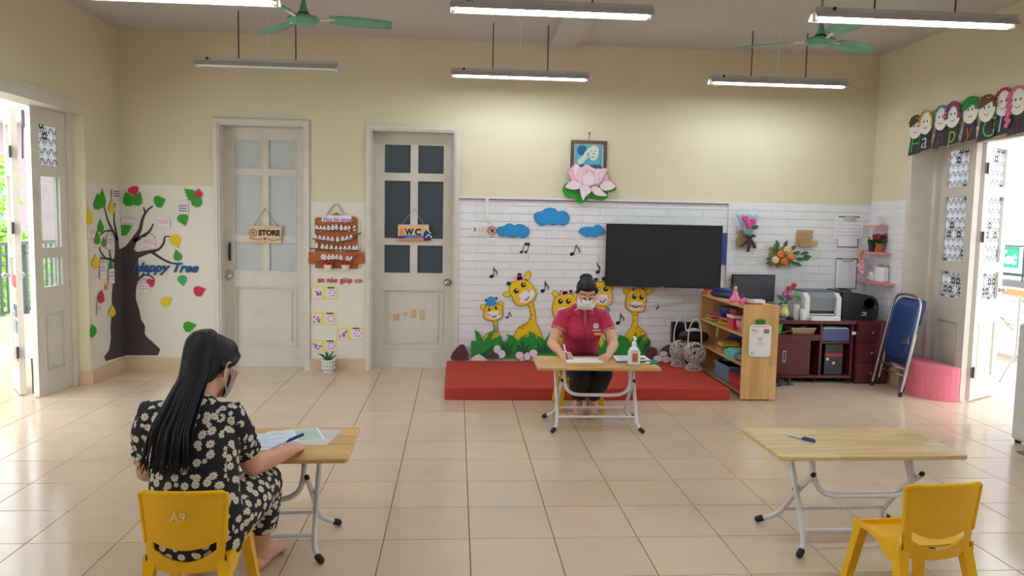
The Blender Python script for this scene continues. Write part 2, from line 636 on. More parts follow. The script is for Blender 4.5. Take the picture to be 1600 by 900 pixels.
# ------------------------------------------------------------------ outlines, in metres in the plane of the wall they lie on
D = {
'trunk':[('L',[(3.648,0.153),(3.619,0.198),(3.722,0.242),(3.748,0.298),(3.764,0.355),(3.762,0.402),(3.761,0.454),(3.783,0.529),(3.806,0.607),(3.805,0.668),(3.804,0.726),(3.819,0.792),(3.838,0.862),(3.853,0.943),(3.866,1.019),(3.873,1.075),(3.889,1.116),(3.928,1.142),(3.987,1.156),(4.041,1.162),(4.017,0.13)]),('B',[(-3.233,1.162),(-3.218,1.167),(-3.177,1.168),(-3.133,1.152),(-3.099,1.122),(-3.096,1.079),(-3.101,1.031),(-3.097,0.99),(-3.093,0.95),(-3.097,0.909),(-3.105,0.868),(-3.115,0.829),(-3.125,0.786),(-3.13,0.737),(-3.129,0.684),(-3.117,0.633),(-3.102,0.582),(-3.093,0.528),(-3.084,0.479),(-3.066,0.446),(-3.05,0.418),(-3.053,0.386),(-3.057,0.356),(-3.048,0.33),(-3.029,0.305),(-2.994,0.277),(-2.96,0.243),(-2.913,0.195),(-2.933,0.146),(-2.933,0.137),(-3.211,0.136),(-3.243,0.127)])],
'branches':[[('L',[(3.99,1.123),(3.982,1.159),(3.973,1.209),(3.956,1.256),(3.927,1.292),(3.892,1.321),(3.858,1.348),(3.829,1.376),(3.799,1.404),(3.773,1.435),(3.748,1.475),(3.726,1.518),(3.71,1.548),(3.693,1.546),(3.705,1.516),(3.723,1.472),(3.744,1.431),(3.768,1.399),(3.795,1.37),(3.822,1.341),(3.849,1.312),(3.876,1.283),(3.893,1.252),(3.898,1.209),(3.895,1.16),(3.89,1.125)])],[('L',[(3.978,1.235),(3.967,1.261),(3.952,1.298),(3.938,1.335),(3.925,1.366),(3.911,1.397),(3.903,1.433),(3.907,1.485),(3.917,1.544),(3.924,1.586),(3.901,1.586),(3.893,1.545),(3.882,1.486),(3.877,1.432),(3.881,1.395),(3.892,1.364),(3.902,1.333),(3.908,1.296),(3.912,1.259),(3.914,1.233)])],[('L',[(3.85,1.339),(3.812,1.339),(3.758,1.34),(3.706,1.336),(3.661,1.325),(3.622,1.31),(3.596,1.3),(3.609,1.293),(3.636,1.302),(3.674,1.316),(3.713,1.325),(3.759,1.327),(3.81,1.325),(3.847,1.323)])],[('B',[(-3.148,1.12),(-3.137,1.153),(-3.12,1.198),(-3.104,1.241),(-3.088,1.274),(-3.073,1.306),(-3.06,1.34),(-3.052,1.373),(-3.047,1.404),(-3.041,1.432),(-3.031,1.46),(-3.018,1.488),(-3.005,1.511),(-2.986,1.532),(-2.964,1.551),(-2.949,1.564),(-2.956,1.574),(-2.973,1.562),(-2.997,1.545),(-3.019,1.523),(-3.037,1.498),(-3.052,1.47),(-3.065,1.44),(-3.074,1.409),(-3.08,1.379),(-3.089,1.35),(-3.105,1.324),(-3.126,1.297),(-3.147,1.266),(-3.175,1.229),(-3.204,1.19),(-3.226,1.163)])],[('B',[(-3.018,1.499),(-3.023,1.516),(-3.029,1.541),(-3.034,1.558),(-3.043,1.556),(-3.041,1.538),(-3.037,1.513),(-3.034,1.495)])],[('B',[(-3.128,1.217),(-3.098,1.235),(-3.056,1.26),(-3.019,1.284),(-2.997,1.304),(-2.981,1.323),(-2.969,1.342),(-2.959,1.364),(-2.952,1.385),(-2.947,1.4),(-2.956,1.403),(-2.963,1.39),(-2.972,1.37),(-2.984,1.352),(-2.997,1.337),(-3.012,1.322),(-3.034,1.307),(-3.07,1.287),(-3.113,1.264),(-3.144,1.249)])],[('B',[(-3.12,1.059),(-3.09,1.074),(-3.047,1.094),(-3.007,1.112),(-2.972,1.122),(-2.937,1.131),(-2.906,1.145),(-2.882,1.166),(-2.865,1.19),(-2.852,1.214),(-2.846,1.239),(-2.845,1.261),(-2.841,1.272),(-2.829,1.276),(-2.808,1.276),(-2.792,1.275),(-2.79,1.283),(-2.806,1.287),(-2.829,1.29),(-2.851,1.285),(-2.861,1.264),(-2.864,1.241),(-2.87,1.221),(-2.882,1.201),(-2.898,1.182),(-2.917,1.166),(-2.944,1.159),(-2.977,1.154),(-3.015,1.147),(-3.059,1.139),(-3.105,1.13),(-3.138,1.124)])],[('B',[(-2.979,1.119),(-2.953,1.102),(-2.915,1.077),(-2.879,1.056),(-2.851,1.041),(-2.824,1.029),(-2.798,1.021),(-2.77,1.018),(-2.744,1.02),(-2.727,1.021),(-2.727,1.032),(-2.744,1.032),(-2.769,1.034),(-2.794,1.038),(-2.817,1.047),(-2.842,1.059),(-2.869,1.074),(-2.902,1.097),(-2.938,1.123),(-2.963,1.142)])],[('L',[(3.929,1.055),(3.879,1.065),(3.81,1.079),(3.742,1.089),(3.681,1.093),(3.627,1.093),(3.59,1.093),(3.591,1.083),(3.627,1.081),(3.68,1.078),(3.733,1.072),(3.789,1.058),(3.851,1.039),(3.894,1.024)])],[('L',[(3.707,1.086),(3.68,1.104),(3.644,1.128),(3.615,1.15),(3.602,1.166),(3.596,1.181),(3.592,1.191),(3.576,1.19),(3.578,1.18),(3.584,1.164),(3.597,1.146),(3.624,1.123),(3.658,1.097),(3.682,1.079)])],[('L',[(3.817,1.062),(3.807,1.091),(3.795,1.131),(3.785,1.161),(3.768,1.16),(3.773,1.131),(3.781,1.091),(3.786,1.061)])],[('B',[(-3.106,0.848),(-3.091,0.864),(-3.071,0.886),(-3.052,0.901),(-3.034,0.905),(-3.016,0.904),(-2.999,0.9),(-2.983,0.89),(-2.968,0.877),(-2.957,0.867),(-2.95,0.874),(-2.96,0.885),(-2.975,0.901),(-2.993,0.913),(-3.013,0.92),(-3.035,0.922),(-3.058,0.918),(-3.083,0.903),(-3.108,0.882),(-3.124,0.868)])],[('B',[(-3.06,0.897),(-3.052,0.915),(-3.042,0.941),(-3.034,0.959),(-3.042,0.962),(-3.05,0.944),(-3.062,0.92),(-3.07,0.902)])]],
'leaves':[('g','L',3.579,1.592,0.2,0.14,10),('g','L',3.651,1.619,0.144,0.167,-5),('g','B',-3.175,1.63,0.116,0.144,20),('g','B',-3.091,1.632,0.108,0.132,-25),('g','B',-2.887,1.614,0.122,0.112,-70),('g','B',-3.211,1.343,0.108,0.146,-60),('g','B',-2.597,1.683,0.11,0.163,50),('g','B',-2.544,1.631,0.106,0.14,-10),('g','B',-2.674,1.443,0.11,0.116,-160),('g','L',3.607,1.376,0.118,0.118,5),('g','L',3.532,1.273,0.107,0.116,0),('g','L',3.653,1.232,0.068,0.084,0),('g','B',-2.735,1.104,0.083,0.11,15),('t','B',-2.694,0.863,0.092,0.106,-170),('g','L',3.786,1.023,0.08,0.085,0),('g','L',3.399,0.467,0.136,0.116,15),('g','B',-2.632,0.422,0.108,0.126,-75),('r','B',-3.121,1.705,0.106,0.092,-160),('r','B',-2.527,1.696,0.079,0.088,0),('r','L',3.57,0.75,0.125,0.118,-10),('r','B',-2.981,0.843,0.087,0.077,-60),('r','B',-2.533,0.767,0.108,0.116,-70),('y','L',3.393,1.46,0.134,0.132,5),('y','L',3.835,1.55,0.125,0.134,-5),('y','B',-2.749,1.236,0.116,0.134,-160),('y','L',3.495,1.063,0.155,0.122,-5),('y','B',-2.843,0.663,0.092,0.116,-50),('y','L',3.783,0.594,0.143,0.114,0),('o','L',3.688,0.829,0.069,0.066,0)],
'cards':[('L',[(3.84,1.711),(4.02,1.718),(4.015,1.626),(3.835,1.622)]),('B',[(-3.232,1.479),(-3.114,1.481),(-3.116,1.409),(-3.233,1.407)]),('B',[(-2.909,1.455),(-2.796,1.457),(-2.797,1.364),(-2.911,1.362)]),('L',[(3.356,1.358),(3.481,1.356),(3.476,1.275),(3.351,1.278)]),('L',[(3.706,1.279),(3.836,1.276),(3.83,1.166),(3.7,1.171)]),('B',[(-3.061,1.267),(-2.935,1.269),(-2.937,1.172),(-3.063,1.17)]),('L',[(3.563,1.047),(3.654,1.042),(3.646,0.904),(3.555,0.911)]),('L',[(3.732,0.985),(3.845,0.978),(3.837,0.844),(3.724,0.853)]),('B',[(-3.11,0.823),(-2.996,0.825),(-2.997,0.739),(-3.112,0.737)]),('L',[(3.491,0.693),(3.552,0.687),(3.546,0.588),(3.485,0.595)]),('B',[(-2.72,1.602),(-2.626,1.603),(-2.627,1.495),(-2.722,1.493)])],
'leaf_sign':[(-3.145,0.933),(-2.552,0.935),(-3.143,1.018)],
'sheet':[(3.375,1.756)],
'clouds':[('s',3,[(0.311,1.409),(0.338,1.432),(0.374,1.438),(0.419,1.464),(0.455,1.464),(0.483,1.447),(0.519,1.461),(0.565,1.457),(0.615,1.428),(0.632,1.393),(0.621,1.352),(0.567,1.326),(0.521,1.338),(0.467,1.326),(0.421,1.337),(0.349,1.34),(0.319,1.369)]),('s',3,[(0.674,1.552),(0.699,1.579),(0.753,1.594),(0.789,1.619),(0.844,1.625),(0.885,1.614),(0.913,1.592),(0.954,1.6),(1.0,1.581),(1.026,1.531),(1.007,1.476),(0.957,1.456),(0.911,1.466),(0.866,1.454),(0.811,1.466),(0.756,1.449),(0.71,1.471),(0.684,1.511)]),('s',3,[(1.122,1.406),(1.146,1.435),(1.188,1.445),(1.224,1.449),(1.266,1.447),(1.297,1.47),(1.335,1.46),(1.373,1.424),(1.383,1.392),(1.351,1.369),(1.324,1.368),(1.287,1.342),(1.241,1.353),(1.204,1.346),(1.162,1.368),(1.132,1.383)])],
'notes':[[('e',0.268,0.943,0.023,0.017,25,10),[(0.284,0.949),(0.29,0.949),(0.292,1.038),(0.286,1.038)],[(0.29,1.038),(0.297,1.019),(0.322,0.994),(0.325,0.969),(0.313,0.95),(0.317,0.975),(0.313,0.988),(0.29,1.012)]],[('e',1.059,1.176,0.023,0.017,25,10),[(1.075,1.182),(1.081,1.182),(1.104,1.271),(1.098,1.271)],[(1.102,1.271),(1.11,1.252),(1.135,1.227),(1.138,1.202),(1.126,1.183),(1.13,1.208),(1.126,1.221),(1.103,1.246)]],[('e',1.323,1.002,0.023,0.017,25,10),[(1.339,1.008),(1.345,1.008),(1.314,1.097),(1.308,1.097)],[(1.311,1.097),(1.32,1.078),(1.345,1.053),(1.348,1.028),(1.336,1.008),(1.34,1.034),(1.336,1.047),(1.312,1.072)]],[('e',0.777,0.807,0.023,0.017,25,10),[(0.794,0.813),(0.8,0.813),(0.801,0.902),(0.795,0.902)],[(0.799,0.902),(0.807,0.884),(0.832,0.858),(0.835,0.833),(0.822,0.814),(0.827,0.839),(0.823,0.852),(0.799,0.877)]],[('e',0.43,0.539,0.014,0.01,25,10),[(0.44,0.542),(0.444,0.543),(0.452,0.596),(0.448,0.596)],[(0.451,0.596),(0.455,0.585),(0.47,0.57),(0.472,0.554),(0.464,0.543),(0.467,0.558),(0.465,0.566),(0.451,0.581)]],[('e',1.541,0.495,0.023,0.018,25,10),[(1.558,0.501),(1.564,0.501),(1.569,0.592),(1.563,0.592)],[(1.567,0.592),(1.575,0.572),(1.6,0.547),(1.604,0.521),(1.591,0.502),(1.596,0.527),(1.592,0.54),(1.567,0.566)]],[('e',1.93,0.644,0.012,0.009,25,10),[(1.938,0.647),(1.941,0.647),(1.936,0.692),(1.933,0.692)],[(1.935,0.692),(1.939,0.683),(1.952,0.67),(1.954,0.657),(1.948,0.647),(1.95,0.66),(1.948,0.667),(1.935,0.679)]],[('e',0.556,1.188,0.014,0.013,0,8),('e',0.601,1.189,0.014,0.013,0,8),[(0.564,1.19),(0.57,1.19),(0.595,1.275),(0.59,1.275)],[(0.609,1.191),(0.615,1.191),(0.64,1.276),(0.634,1.276)],[(0.59,1.281),(0.64,1.279),(0.634,1.254),(0.584,1.256)]]],
'giraffes':[{'body':('s',2,[(0.282,0.519),(0.305,0.468),(0.295,0.405),(0.25,0.382),(0.206,0.353),(0.196,0.291),(0.337,0.292),(0.349,0.36),(0.333,0.451),(0.325,0.519)]),'head':('s',3,[(0.202,0.597),(0.213,0.637),(0.246,0.66),(0.302,0.672),(0.353,0.664),(0.376,0.633),(0.382,0.576),(0.372,0.537),(0.333,0.514),(0.288,0.505),(0.237,0.513),(0.203,0.535),(0.195,0.569)]),'ears':[('s',2,[(0.218,0.62),(0.179,0.617),(0.165,0.642),(0.178,0.665),(0.218,0.656)]),('s',2,[(0.336,0.638),(0.341,0.68),(0.369,0.692),(0.392,0.673),(0.379,0.646)])],'horns':[('e',0.217,0.71,0.011,0.011,0,14),('e',0.318,0.729,0.012,0.012,0,14)],'eyes':[('e',0.252,0.62,0.014,0.019,0,14),('e',0.319,0.636,0.014,0.019,0,14)],'glints':[('e',0.255,0.627,0.005,0.007,0,8),('e',0.323,0.642,0.005,0.007,0,8)],'muzzle':('e',0.298,0.564,0.077,0.041,5,20),'cheeks':[('e',0.242,0.561,0.02,0.018,0,14),('e',0.354,0.574,0.02,0.018,0,14)],'mouth':[(0.273,0.551),(0.279,0.546),(0.288,0.54),(0.299,0.536),(0.31,0.542),(0.32,0.55),(0.326,0.556),(0.319,0.564),(0.313,0.558),(0.304,0.55),(0.298,0.547),(0.292,0.549),(0.285,0.554),(0.279,0.559)],'bow':[],'hat':('s',2,[(0.218,0.659),(0.221,0.676),(0.228,0.722),(0.261,0.745),(0.295,0.734),(0.309,0.7),(0.322,0.687),(0.313,0.664),(0.269,0.649)]),'scarf':[[(0.292,0.473),(0.303,0.478),(0.318,0.406),(0.311,0.383),(0.302,0.4)],[(0.33,0.485),(0.341,0.482),(0.332,0.383),(0.318,0.388),(0.324,0.417)]],'spots':[]},{'body':('s',2,[(0.623,0.681),(0.652,0.636),(0.665,0.557),(0.649,0.5),(0.599,0.471),(0.543,0.436),(0.516,0.384),(0.503,0.305),(0.773,0.307),(0.765,0.387),(0.741,0.443),(0.718,0.477),(0.711,0.546),(0.698,0.614),(0.679,0.693),(0.651,0.704)]),'head':('s',3,[(0.456,0.86),(0.478,0.888),(0.534,0.906),(0.59,0.912),(0.641,0.89),(0.682,0.846),(0.709,0.795),(0.706,0.75),(0.679,0.71),(0.64,0.681),(0.595,0.664),(0.544,0.66),(0.504,0.685),(0.481,0.736),(0.457,0.781),(0.448,0.814)]),'ears':[('s',2,[(0.468,0.803),(0.469,0.77),(0.424,0.741),(0.396,0.752),(0.388,0.774),(0.407,0.789)]),('s',2,[(0.595,0.935),(0.606,0.98),(0.633,0.997),(0.653,0.986),(0.648,0.952),(0.63,0.913)])],'horns':[('e',0.437,0.876,0.02,0.019,0,14),('e',0.544,0.962,0.022,0.02,0,14)],'eyes':[('e',0.513,0.804,0.025,0.025,0,14),('e',0.582,0.865,0.025,0.025,0,14)],'glints':[('e',0.519,0.813,0.009,0.009,0,8),('e',0.588,0.873,0.009,0.009,0,8)],'muzzle':('e',0.616,0.752,0.088,0.057,32,20),'cheeks':[('e',0.541,0.723,0.018,0.016,0,14),('e',0.637,0.803,0.018,0.016,0,14)],'mouth':[(0.596,0.712),(0.604,0.712),(0.614,0.712),(0.625,0.717),(0.633,0.727),(0.639,0.74),(0.643,0.749),(0.634,0.753),(0.63,0.744),(0.625,0.732),(0.619,0.724),(0.612,0.722),(0.603,0.722),(0.596,0.722)],'bow':[('e',0.517,0.928,0.03,0.026,0,14),('e',0.572,0.936,0.03,0.026,0,14),('e',0.545,0.928,0.029,0.026,0,14)],'hat':[],'scarf':[],'spots':[('e',0.646,0.653,0.008,0.006,30,8),('e',0.655,0.608,0.009,0.007,30,8),('e',0.671,0.566,0.01,0.008,30,8),('e',0.664,0.522,0.007,0.005,30,8),('e',0.633,0.488,0.009,0.007,30,8),('e',0.613,0.465,0.009,0.007,30,8),('e',0.586,0.459,0.01,0.008,30,8),('e',0.56,0.436,0.01,0.008,30,8),('e',0.591,0.434,0.009,0.007,30,8)]},{'body':('s',2,[(0.937,0.531),(0.953,0.39),(0.918,0.26),(0.883,0.099),(1.128,0.1),(1.098,0.262),(1.056,0.39),(1.04,0.532)]),'head':('s',3,[(0.894,0.709),(0.932,0.761),(1.014,0.781),(1.092,0.756),(1.12,0.648),(1.091,0.551),(0.996,0.499),(0.912,0.53),(0.878,0.613)]),'ears':[('s',2,[(0.92,0.722),(0.893,0.754),(0.873,0.792),(0.892,0.811),(0.924,0.793),(0.951,0.748)]),('s',2,[(1.067,0.737),(1.085,0.788),(1.116,0.801),(1.136,0.776),(1.112,0.737)])],'horns':[('e',0.963,0.8,0.016,0.015,0,14),('e',1.058,0.807,0.016,0.015,0,14)],'eyes':[('e',0.955,0.707,0.024,0.026,0,14),('e',1.032,0.708,0.024,0.026,0,14)],'glints':[('e',0.961,0.716,0.009,0.009,0,8),('e',1.038,0.717,0.009,0.009,0,8)],'muzzle':('e',0.993,0.589,0.084,0.058,0,20),'cheeks':[('e',0.929,0.601,0.019,0.017,0,14),('e',1.057,0.602,0.019,0.017,0,14)],'mouth':[(0.953,0.552),(0.96,0.547),(0.974,0.539),(0.998,0.535),(1.02,0.545),(1.033,0.555),(1.039,0.562),(0.999,0.604),(0.993,0.598),(0.987,0.592),(0.99,0.592),(0.995,0.592),(0.99,0.596),(0.984,0.6)],'bow':[('e',0.975,0.79,0.025,0.022,0,14),('e',1.021,0.797,0.025,0.022,0,14),('e',0.998,0.79,0.025,0.022,0,14)],'hat':[],'scarf':[],'spots':[]},{'body':('s',2,[(1.322,0.682),(1.342,0.579),(1.317,0.441),(1.275,0.303),(1.279,0.165),(1.429,0.166),(1.376,0.396),(1.394,0.557),(1.408,0.677)]),'head':('s',3,[(1.304,0.892),(1.344,0.904),(1.395,0.901),(1.442,0.865),(1.467,0.809),(1.477,0.74),(1.459,0.683),(1.402,0.665),(1.334,0.67),(1.293,0.698),(1.285,0.772),(1.296,0.846)]),'ears':[('s',2,[(1.3,0.846),(1.271,0.846),(1.253,0.868),(1.27,0.891),(1.302,0.88)]),('s',2,[(1.441,0.848),(1.471,0.866),(1.486,0.849),(1.472,0.82),(1.449,0.82)])],'horns':[('e',1.306,0.926,0.02,0.019,0,14),('e',1.383,0.935,0.021,0.02,0,14)],'eyes':[('e',1.329,0.827,0.02,0.025,0,14),('e',1.406,0.833,0.025,0.025,0,14)],'glints':[('e',1.334,0.836,0.007,0.009,0,8),('e',1.412,0.842,0.009,0.009,0,8)],'muzzle':('e',1.378,0.733,0.086,0.048,0,20),'cheeks':[('e',1.314,0.744,0.023,0.021,0,14),('e',1.446,0.751,0.023,0.021,0,14)],'mouth':[(1.345,0.717),(1.353,0.709),(1.365,0.697),(1.38,0.692),(1.393,0.703),(1.404,0.72),(1.412,0.732),(1.403,0.738),(1.395,0.726),(1.385,0.71),(1.377,0.702),(1.371,0.705),(1.361,0.716),(1.353,0.724)],'bow':[],'hat':[],'scarf':[('e',1.432,0.626,0.023,0.03,0,14)],'spots':[]},{'body':('s',2,[(1.678,0.617),(1.696,0.548),(1.685,0.468),(1.647,0.41),(1.625,0.369),(1.633,0.283),(1.842,0.284),(1.842,0.348),(1.815,0.411),(1.767,0.445),(1.743,0.468),(1.735,0.537),(1.741,0.612)]),'head':('s',3,[(1.634,0.799),(1.673,0.834),(1.73,0.846),(1.788,0.835),(1.81,0.79),(1.815,0.733),(1.812,0.664),(1.796,0.618),(1.738,0.604),(1.669,0.611),(1.627,0.645),(1.611,0.685),(1.619,0.742)]),'ears':[('s',2,[(1.64,0.794),(1.606,0.785),(1.585,0.816),(1.598,0.844),(1.633,0.843),(1.662,0.817)]),('s',2,[(1.795,0.807),(1.835,0.836),(1.851,0.85),(1.881,0.842),(1.876,0.808),(1.842,0.788),(1.807,0.788)])],'horns':[('e',1.782,0.844,0.013,0.012,0,14)],'eyes':[('e',1.696,0.762,0.022,0.026,0,14),('e',1.768,0.757,0.022,0.026,0,14)],'glints':[('e',1.701,0.772,0.008,0.009,0,8),('e',1.773,0.767,0.008,0.009,0,8)],'muzzle':('e',1.716,0.669,0.087,0.048,-3,20),'cheeks':[('e',1.652,0.679,0.021,0.019,0,14),('e',1.773,0.669,0.021,0.019,0,14)],'mouth':[(1.676,0.664),(1.685,0.658),(1.699,0.65),(1.714,0.646),(1.729,0.651),(1.742,0.659),(1.751,0.665),(1.745,0.673),(1.736,0.668),(1.724,0.66),(1.714,0.657),(1.703,0.66),(1.69,0.667),(1.681,0.673)],'bow':[('e',1.67,0.832,0.015,0.014,0,14),('e',1.699,0.836,0.015,0.014,0,14),('e',1.685,0.832,0.015,0.014,0,14)],'hat':[],'scarf':[],'spots':[('e',1.716,0.577,0.011,0.008,30,8),('e',1.71,0.52,0.009,0.007,30,8),('e',1.732,0.445,0.011,0.008,30,8),('e',1.78,0.411,0.011,0.009,30,8),('e',1.812,0.377,0.012,0.009,30,8),('e',1.814,0.354,0.008,0.007,30,8)]}],
'grassL':[[(0.08,0.125),(0.077,0.307),(0.128,0.302),(0.109,0.415),(0.149,0.393),(0.195,0.314),(0.207,0.302),(0.261,0.394),(0.306,0.417),(0.268,0.314),(0.319,0.337),(0.369,0.366),(0.387,0.304),(0.416,0.292),(0.443,0.35),(0.414,0.378),(0.488,0.361),(0.54,0.305),(0.568,0.339),(0.624,0.38),(0.602,0.34),(0.653,0.351),(0.646,0.408),(0.703,0.386),(0.727,0.318),(0.738,0.363),(0.807,0.318),(0.862,0.399),(0.899,0.296),(0.965,0.4),(1.035,0.309),(1.09,0.412),(1.161,0.321),(1.166,0.149),(0.209,0.126)]],
'tuftL':[[(0.378,0.178),(0.393,0.304),(0.417,0.241),(0.432,0.315),(0.447,0.247),(0.495,0.282),(0.474,0.179)],[(0.525,0.179),(0.535,0.276),(0.57,0.242),(0.579,0.328),(0.604,0.248),(0.654,0.277),(0.628,0.18)],[(0.741,0.192),(0.733,0.306),(0.774,0.244),(0.796,0.307),(0.831,0.25),(0.875,0.307),(0.878,0.187)],[(0.152,0.159),(0.219,0.2),(0.309,0.269),(0.265,0.194),(0.304,0.212),(0.254,0.137),(0.176,0.125),(0.186,0.148)]],
'agave':[[(0.063,0.113),(0.107,0.153),(0.163,0.177),(0.142,0.108)],[(0.142,0.108),(0.164,0.171),(0.192,0.154),(0.238,0.12),(0.232,0.109)]],
'grassR':[[(1.325,0.165),(1.333,0.304),(1.38,0.246),(1.423,0.35),(1.485,0.213),(1.5,0.305),(1.552,0.357),(1.544,0.38),(1.608,0.363),(1.649,0.341),(1.666,0.289),(1.706,0.376),(1.727,0.416),(1.724,0.33),(1.758,0.365),(1.818,0.388),(1.783,0.307),(1.863,0.354),(1.819,0.29),(1.875,0.331),(1.872,0.25),(1.8,0.168)]],
'tuftR':[[(1.799,0.192),(1.808,0.261),(1.852,0.325),(1.871,0.322),(1.867,0.25)],[(1.709,0.283),(1.747,0.341),(1.782,0.353),(1.761,0.284)]],
'stones':[[('w',('e',0.334,0.227,0.036,0.041,0,14)),('w',('e',0.376,0.178,0.041,0.043,0,14)),('b',('e',0.294,0.16,0.058,0.029,0,14))],[('w',('e',0.557,0.165,0.041,0.039,0,14)),('p',('e',0.583,0.128,0.025,0.018,0,14)),('w',('e',0.634,0.159,0.034,0.039,0,14)),('w',('e',0.693,0.192,0.041,0.035,0,14))],[('b',('s',2,[(-0.111,0.118),(-0.104,0.186),(-0.029,0.266),(0.022,0.244),(0.052,0.119)]))],[('b',('s',2,[(1.817,0.157),(1.821,0.226),(1.861,0.256),(1.925,0.245),(1.941,0.192),(1.906,0.134)])),('d',('s',2,[(1.952,0.134),(1.995,0.251),(2.064,0.28),(2.117,0.252),(2.15,0.147)])),('w',('e',2.003,0.193,0.044,0.028,0,14)),('w',('e',1.95,0.143,0.049,0.032,0,14)),('w',('e',2.031,0.137,0.043,0.033,0,14)),('w',('e',2.102,0.137,0.042,0.03,0,14)),('w',('e',2.168,0.15,0.035,0.037,0,14))]],
'lotus_pad':('s',3,[(0.944,1.801),(0.961,1.847),(1.006,1.879),(1.097,1.867),(1.334,1.873),(1.444,1.884),(1.476,1.84),(1.456,1.803),(1.397,1.784),(1.393,1.739),(1.348,1.711),(1.275,1.714),(1.22,1.731),(1.166,1.689),(1.121,1.675),(1.079,1.697),(1.069,1.737),(1.01,1.736),(0.964,1.757)]),
'lotus_pet':[('s',3,[(1.052,1.875),(1.009,1.955),(0.99,1.963),(1.017,2.0),(1.065,2.05),(1.121,2.02),(1.174,2.048),(1.248,2.014),(1.312,2.011),(1.381,2.013),(1.368,1.972),(1.388,1.928),(1.37,1.9),(1.335,1.864),(1.189,1.834)]),('s',3,[(1.052,1.875),(1.018,1.946),(0.995,1.963),(1.017,1.995),(1.062,1.983),(1.097,1.876)]),('s',3,[(1.344,1.873),(1.37,1.9),(1.39,1.923),(1.332,1.944),(1.307,1.881)]),('s',3,[(1.061,2.05),(1.049,1.974),(1.097,1.876),(1.138,1.868),(1.135,1.976),(1.111,2.024)]),('s',3,[(1.316,1.881),(1.332,1.944),(1.317,2.007),(1.258,1.996),(1.243,1.871)]),('s',3,[(1.097,1.867),(1.086,1.957),(1.102,2.019),(1.149,1.958),(1.161,1.869)]),('s',3,[(1.317,2.011),(1.296,1.944),(1.316,1.881),(1.359,1.981),(1.378,2.011)]),('s',3,[(1.143,1.859),(1.137,1.922),(1.163,1.967),(1.194,1.986),(1.227,1.969),(1.251,1.916),(1.248,1.862),(1.198,1.843)]),('s',3,[(0.971,1.829),(1.015,1.883),(1.069,1.889),(1.134,1.846),(1.099,1.814),(1.035,1.808)]),('s',3,[(1.463,1.847),(1.407,1.892),(1.361,1.9),(1.308,1.845),(1.346,1.806),(1.409,1.811)]),('s',3,[(1.113,1.81),(1.143,1.707),(1.169,1.743),(1.227,1.799),(1.198,1.834),(1.143,1.851)]),('s',3,[(1.226,1.834),(1.236,1.79),(1.274,1.755),(1.375,1.752),(1.337,1.792),(1.29,1.836)])],
'lotus_stamen':[('e',1.167,1.99,0.005,0.009,-30,8),('e',1.189,2.002,0.006,0.009,-10,8),('e',1.212,1.991,0.006,0.009,10,8),('e',1.24,1.976,0.006,0.009,30,8),('e',1.172,1.968,0.006,0.009,-20,8)],
'portrait':{'fr':[(1.026,2.286),(1.376,2.287),(1.374,1.901),(1.022,1.903)],'inner':[(1.052,2.253),(1.347,2.254),(1.347,1.964),(1.053,1.957)],'head':('s',3,[(1.202,2.175),(1.21,2.215),(1.245,2.239),(1.287,2.222),(1.297,2.178),(1.285,2.124),(1.259,2.096),(1.226,2.1),(1.207,2.131)]),'hand':('s',3,[(1.1,2.061),(1.094,2.092),(1.139,2.138),(1.174,2.192),(1.21,2.215),(1.184,2.148),(1.203,2.131),(1.167,2.094),(1.132,2.057)]),'dark':('e',1.133,2.191,0.05,0.05,0,14),'coat':[(1.087,2.029),(1.123,2.066),(1.187,2.041),(1.26,2.06),(1.315,2.053),(1.345,2.018),(1.347,1.964),(1.062,1.957)]},
'board':{'up':[(-1.442,1.475),(-1.418,1.49),(-1.291,1.497),(-1.272,1.522),(-1.234,1.541),(-1.201,1.518),(-1.064,1.502),(-1.035,1.483),(-1.03,1.002),(-1.439,1.001)],'low':[(-1.5,1.154),(-1.197,1.167),(-0.973,1.162),(-0.977,1.124),(-0.97,1.095),(-0.977,1.051),(-1.216,1.052),(-1.495,1.044),(-1.505,1.077),(-1.498,1.106)],'sign':[(-1.374,1.51),(-1.092,1.514),(-1.092,1.449),(-1.374,1.448)],'birds':[(-1.42,1.39),(-1.383,1.384),(-1.348,1.384),(-1.309,1.391),(-1.269,1.398),(-1.234,1.401),(-1.187,1.396),(-1.147,1.39),(-1.114,1.388),(-1.064,1.393),(-1.433,1.301),(-1.392,1.295),(-1.353,1.289),(-1.312,1.284),(-1.272,1.281),(-1.222,1.281),(-1.174,1.286),(-1.135,1.294),(-1.095,1.305),(-1.424,1.222),(-1.367,1.209),(-1.326,1.205),(-1.282,1.199),(-1.237,1.194),(-1.194,1.192),(-1.152,1.195),(-1.111,1.199),(-1.071,1.199),(-1.04,1.203),(-1.365,1.115),(-1.344,1.11),(-1.305,1.111),(-1.27,1.114),(-1.232,1.112),(-1.193,1.107),(-1.13,1.097),(-1.097,1.095)],'cord':[(-1.324,1.516),(-1.262,1.608),(-1.229,1.623),(-1.158,1.524)],'twigs':[[(-1.433,1.371),(-1.291,1.364),(-1.158,1.366),(-1.045,1.392)],[(-1.457,1.284),(-1.339,1.267),(-1.225,1.254),(-1.102,1.281),(-1.002,1.35)],[(-1.481,1.193),(-1.291,1.181),(-1.016,1.179)],[(-1.415,1.064),(-1.244,1.086),(-1.101,1.069),(-1.035,1.132)]],'flowers':[(-1.315,1.037),(-1.144,1.039)],'text':[(-1.359,1.467),(-1.102,1.472)]},
'giup':(-1.419,0.863,-0.996,0.869),
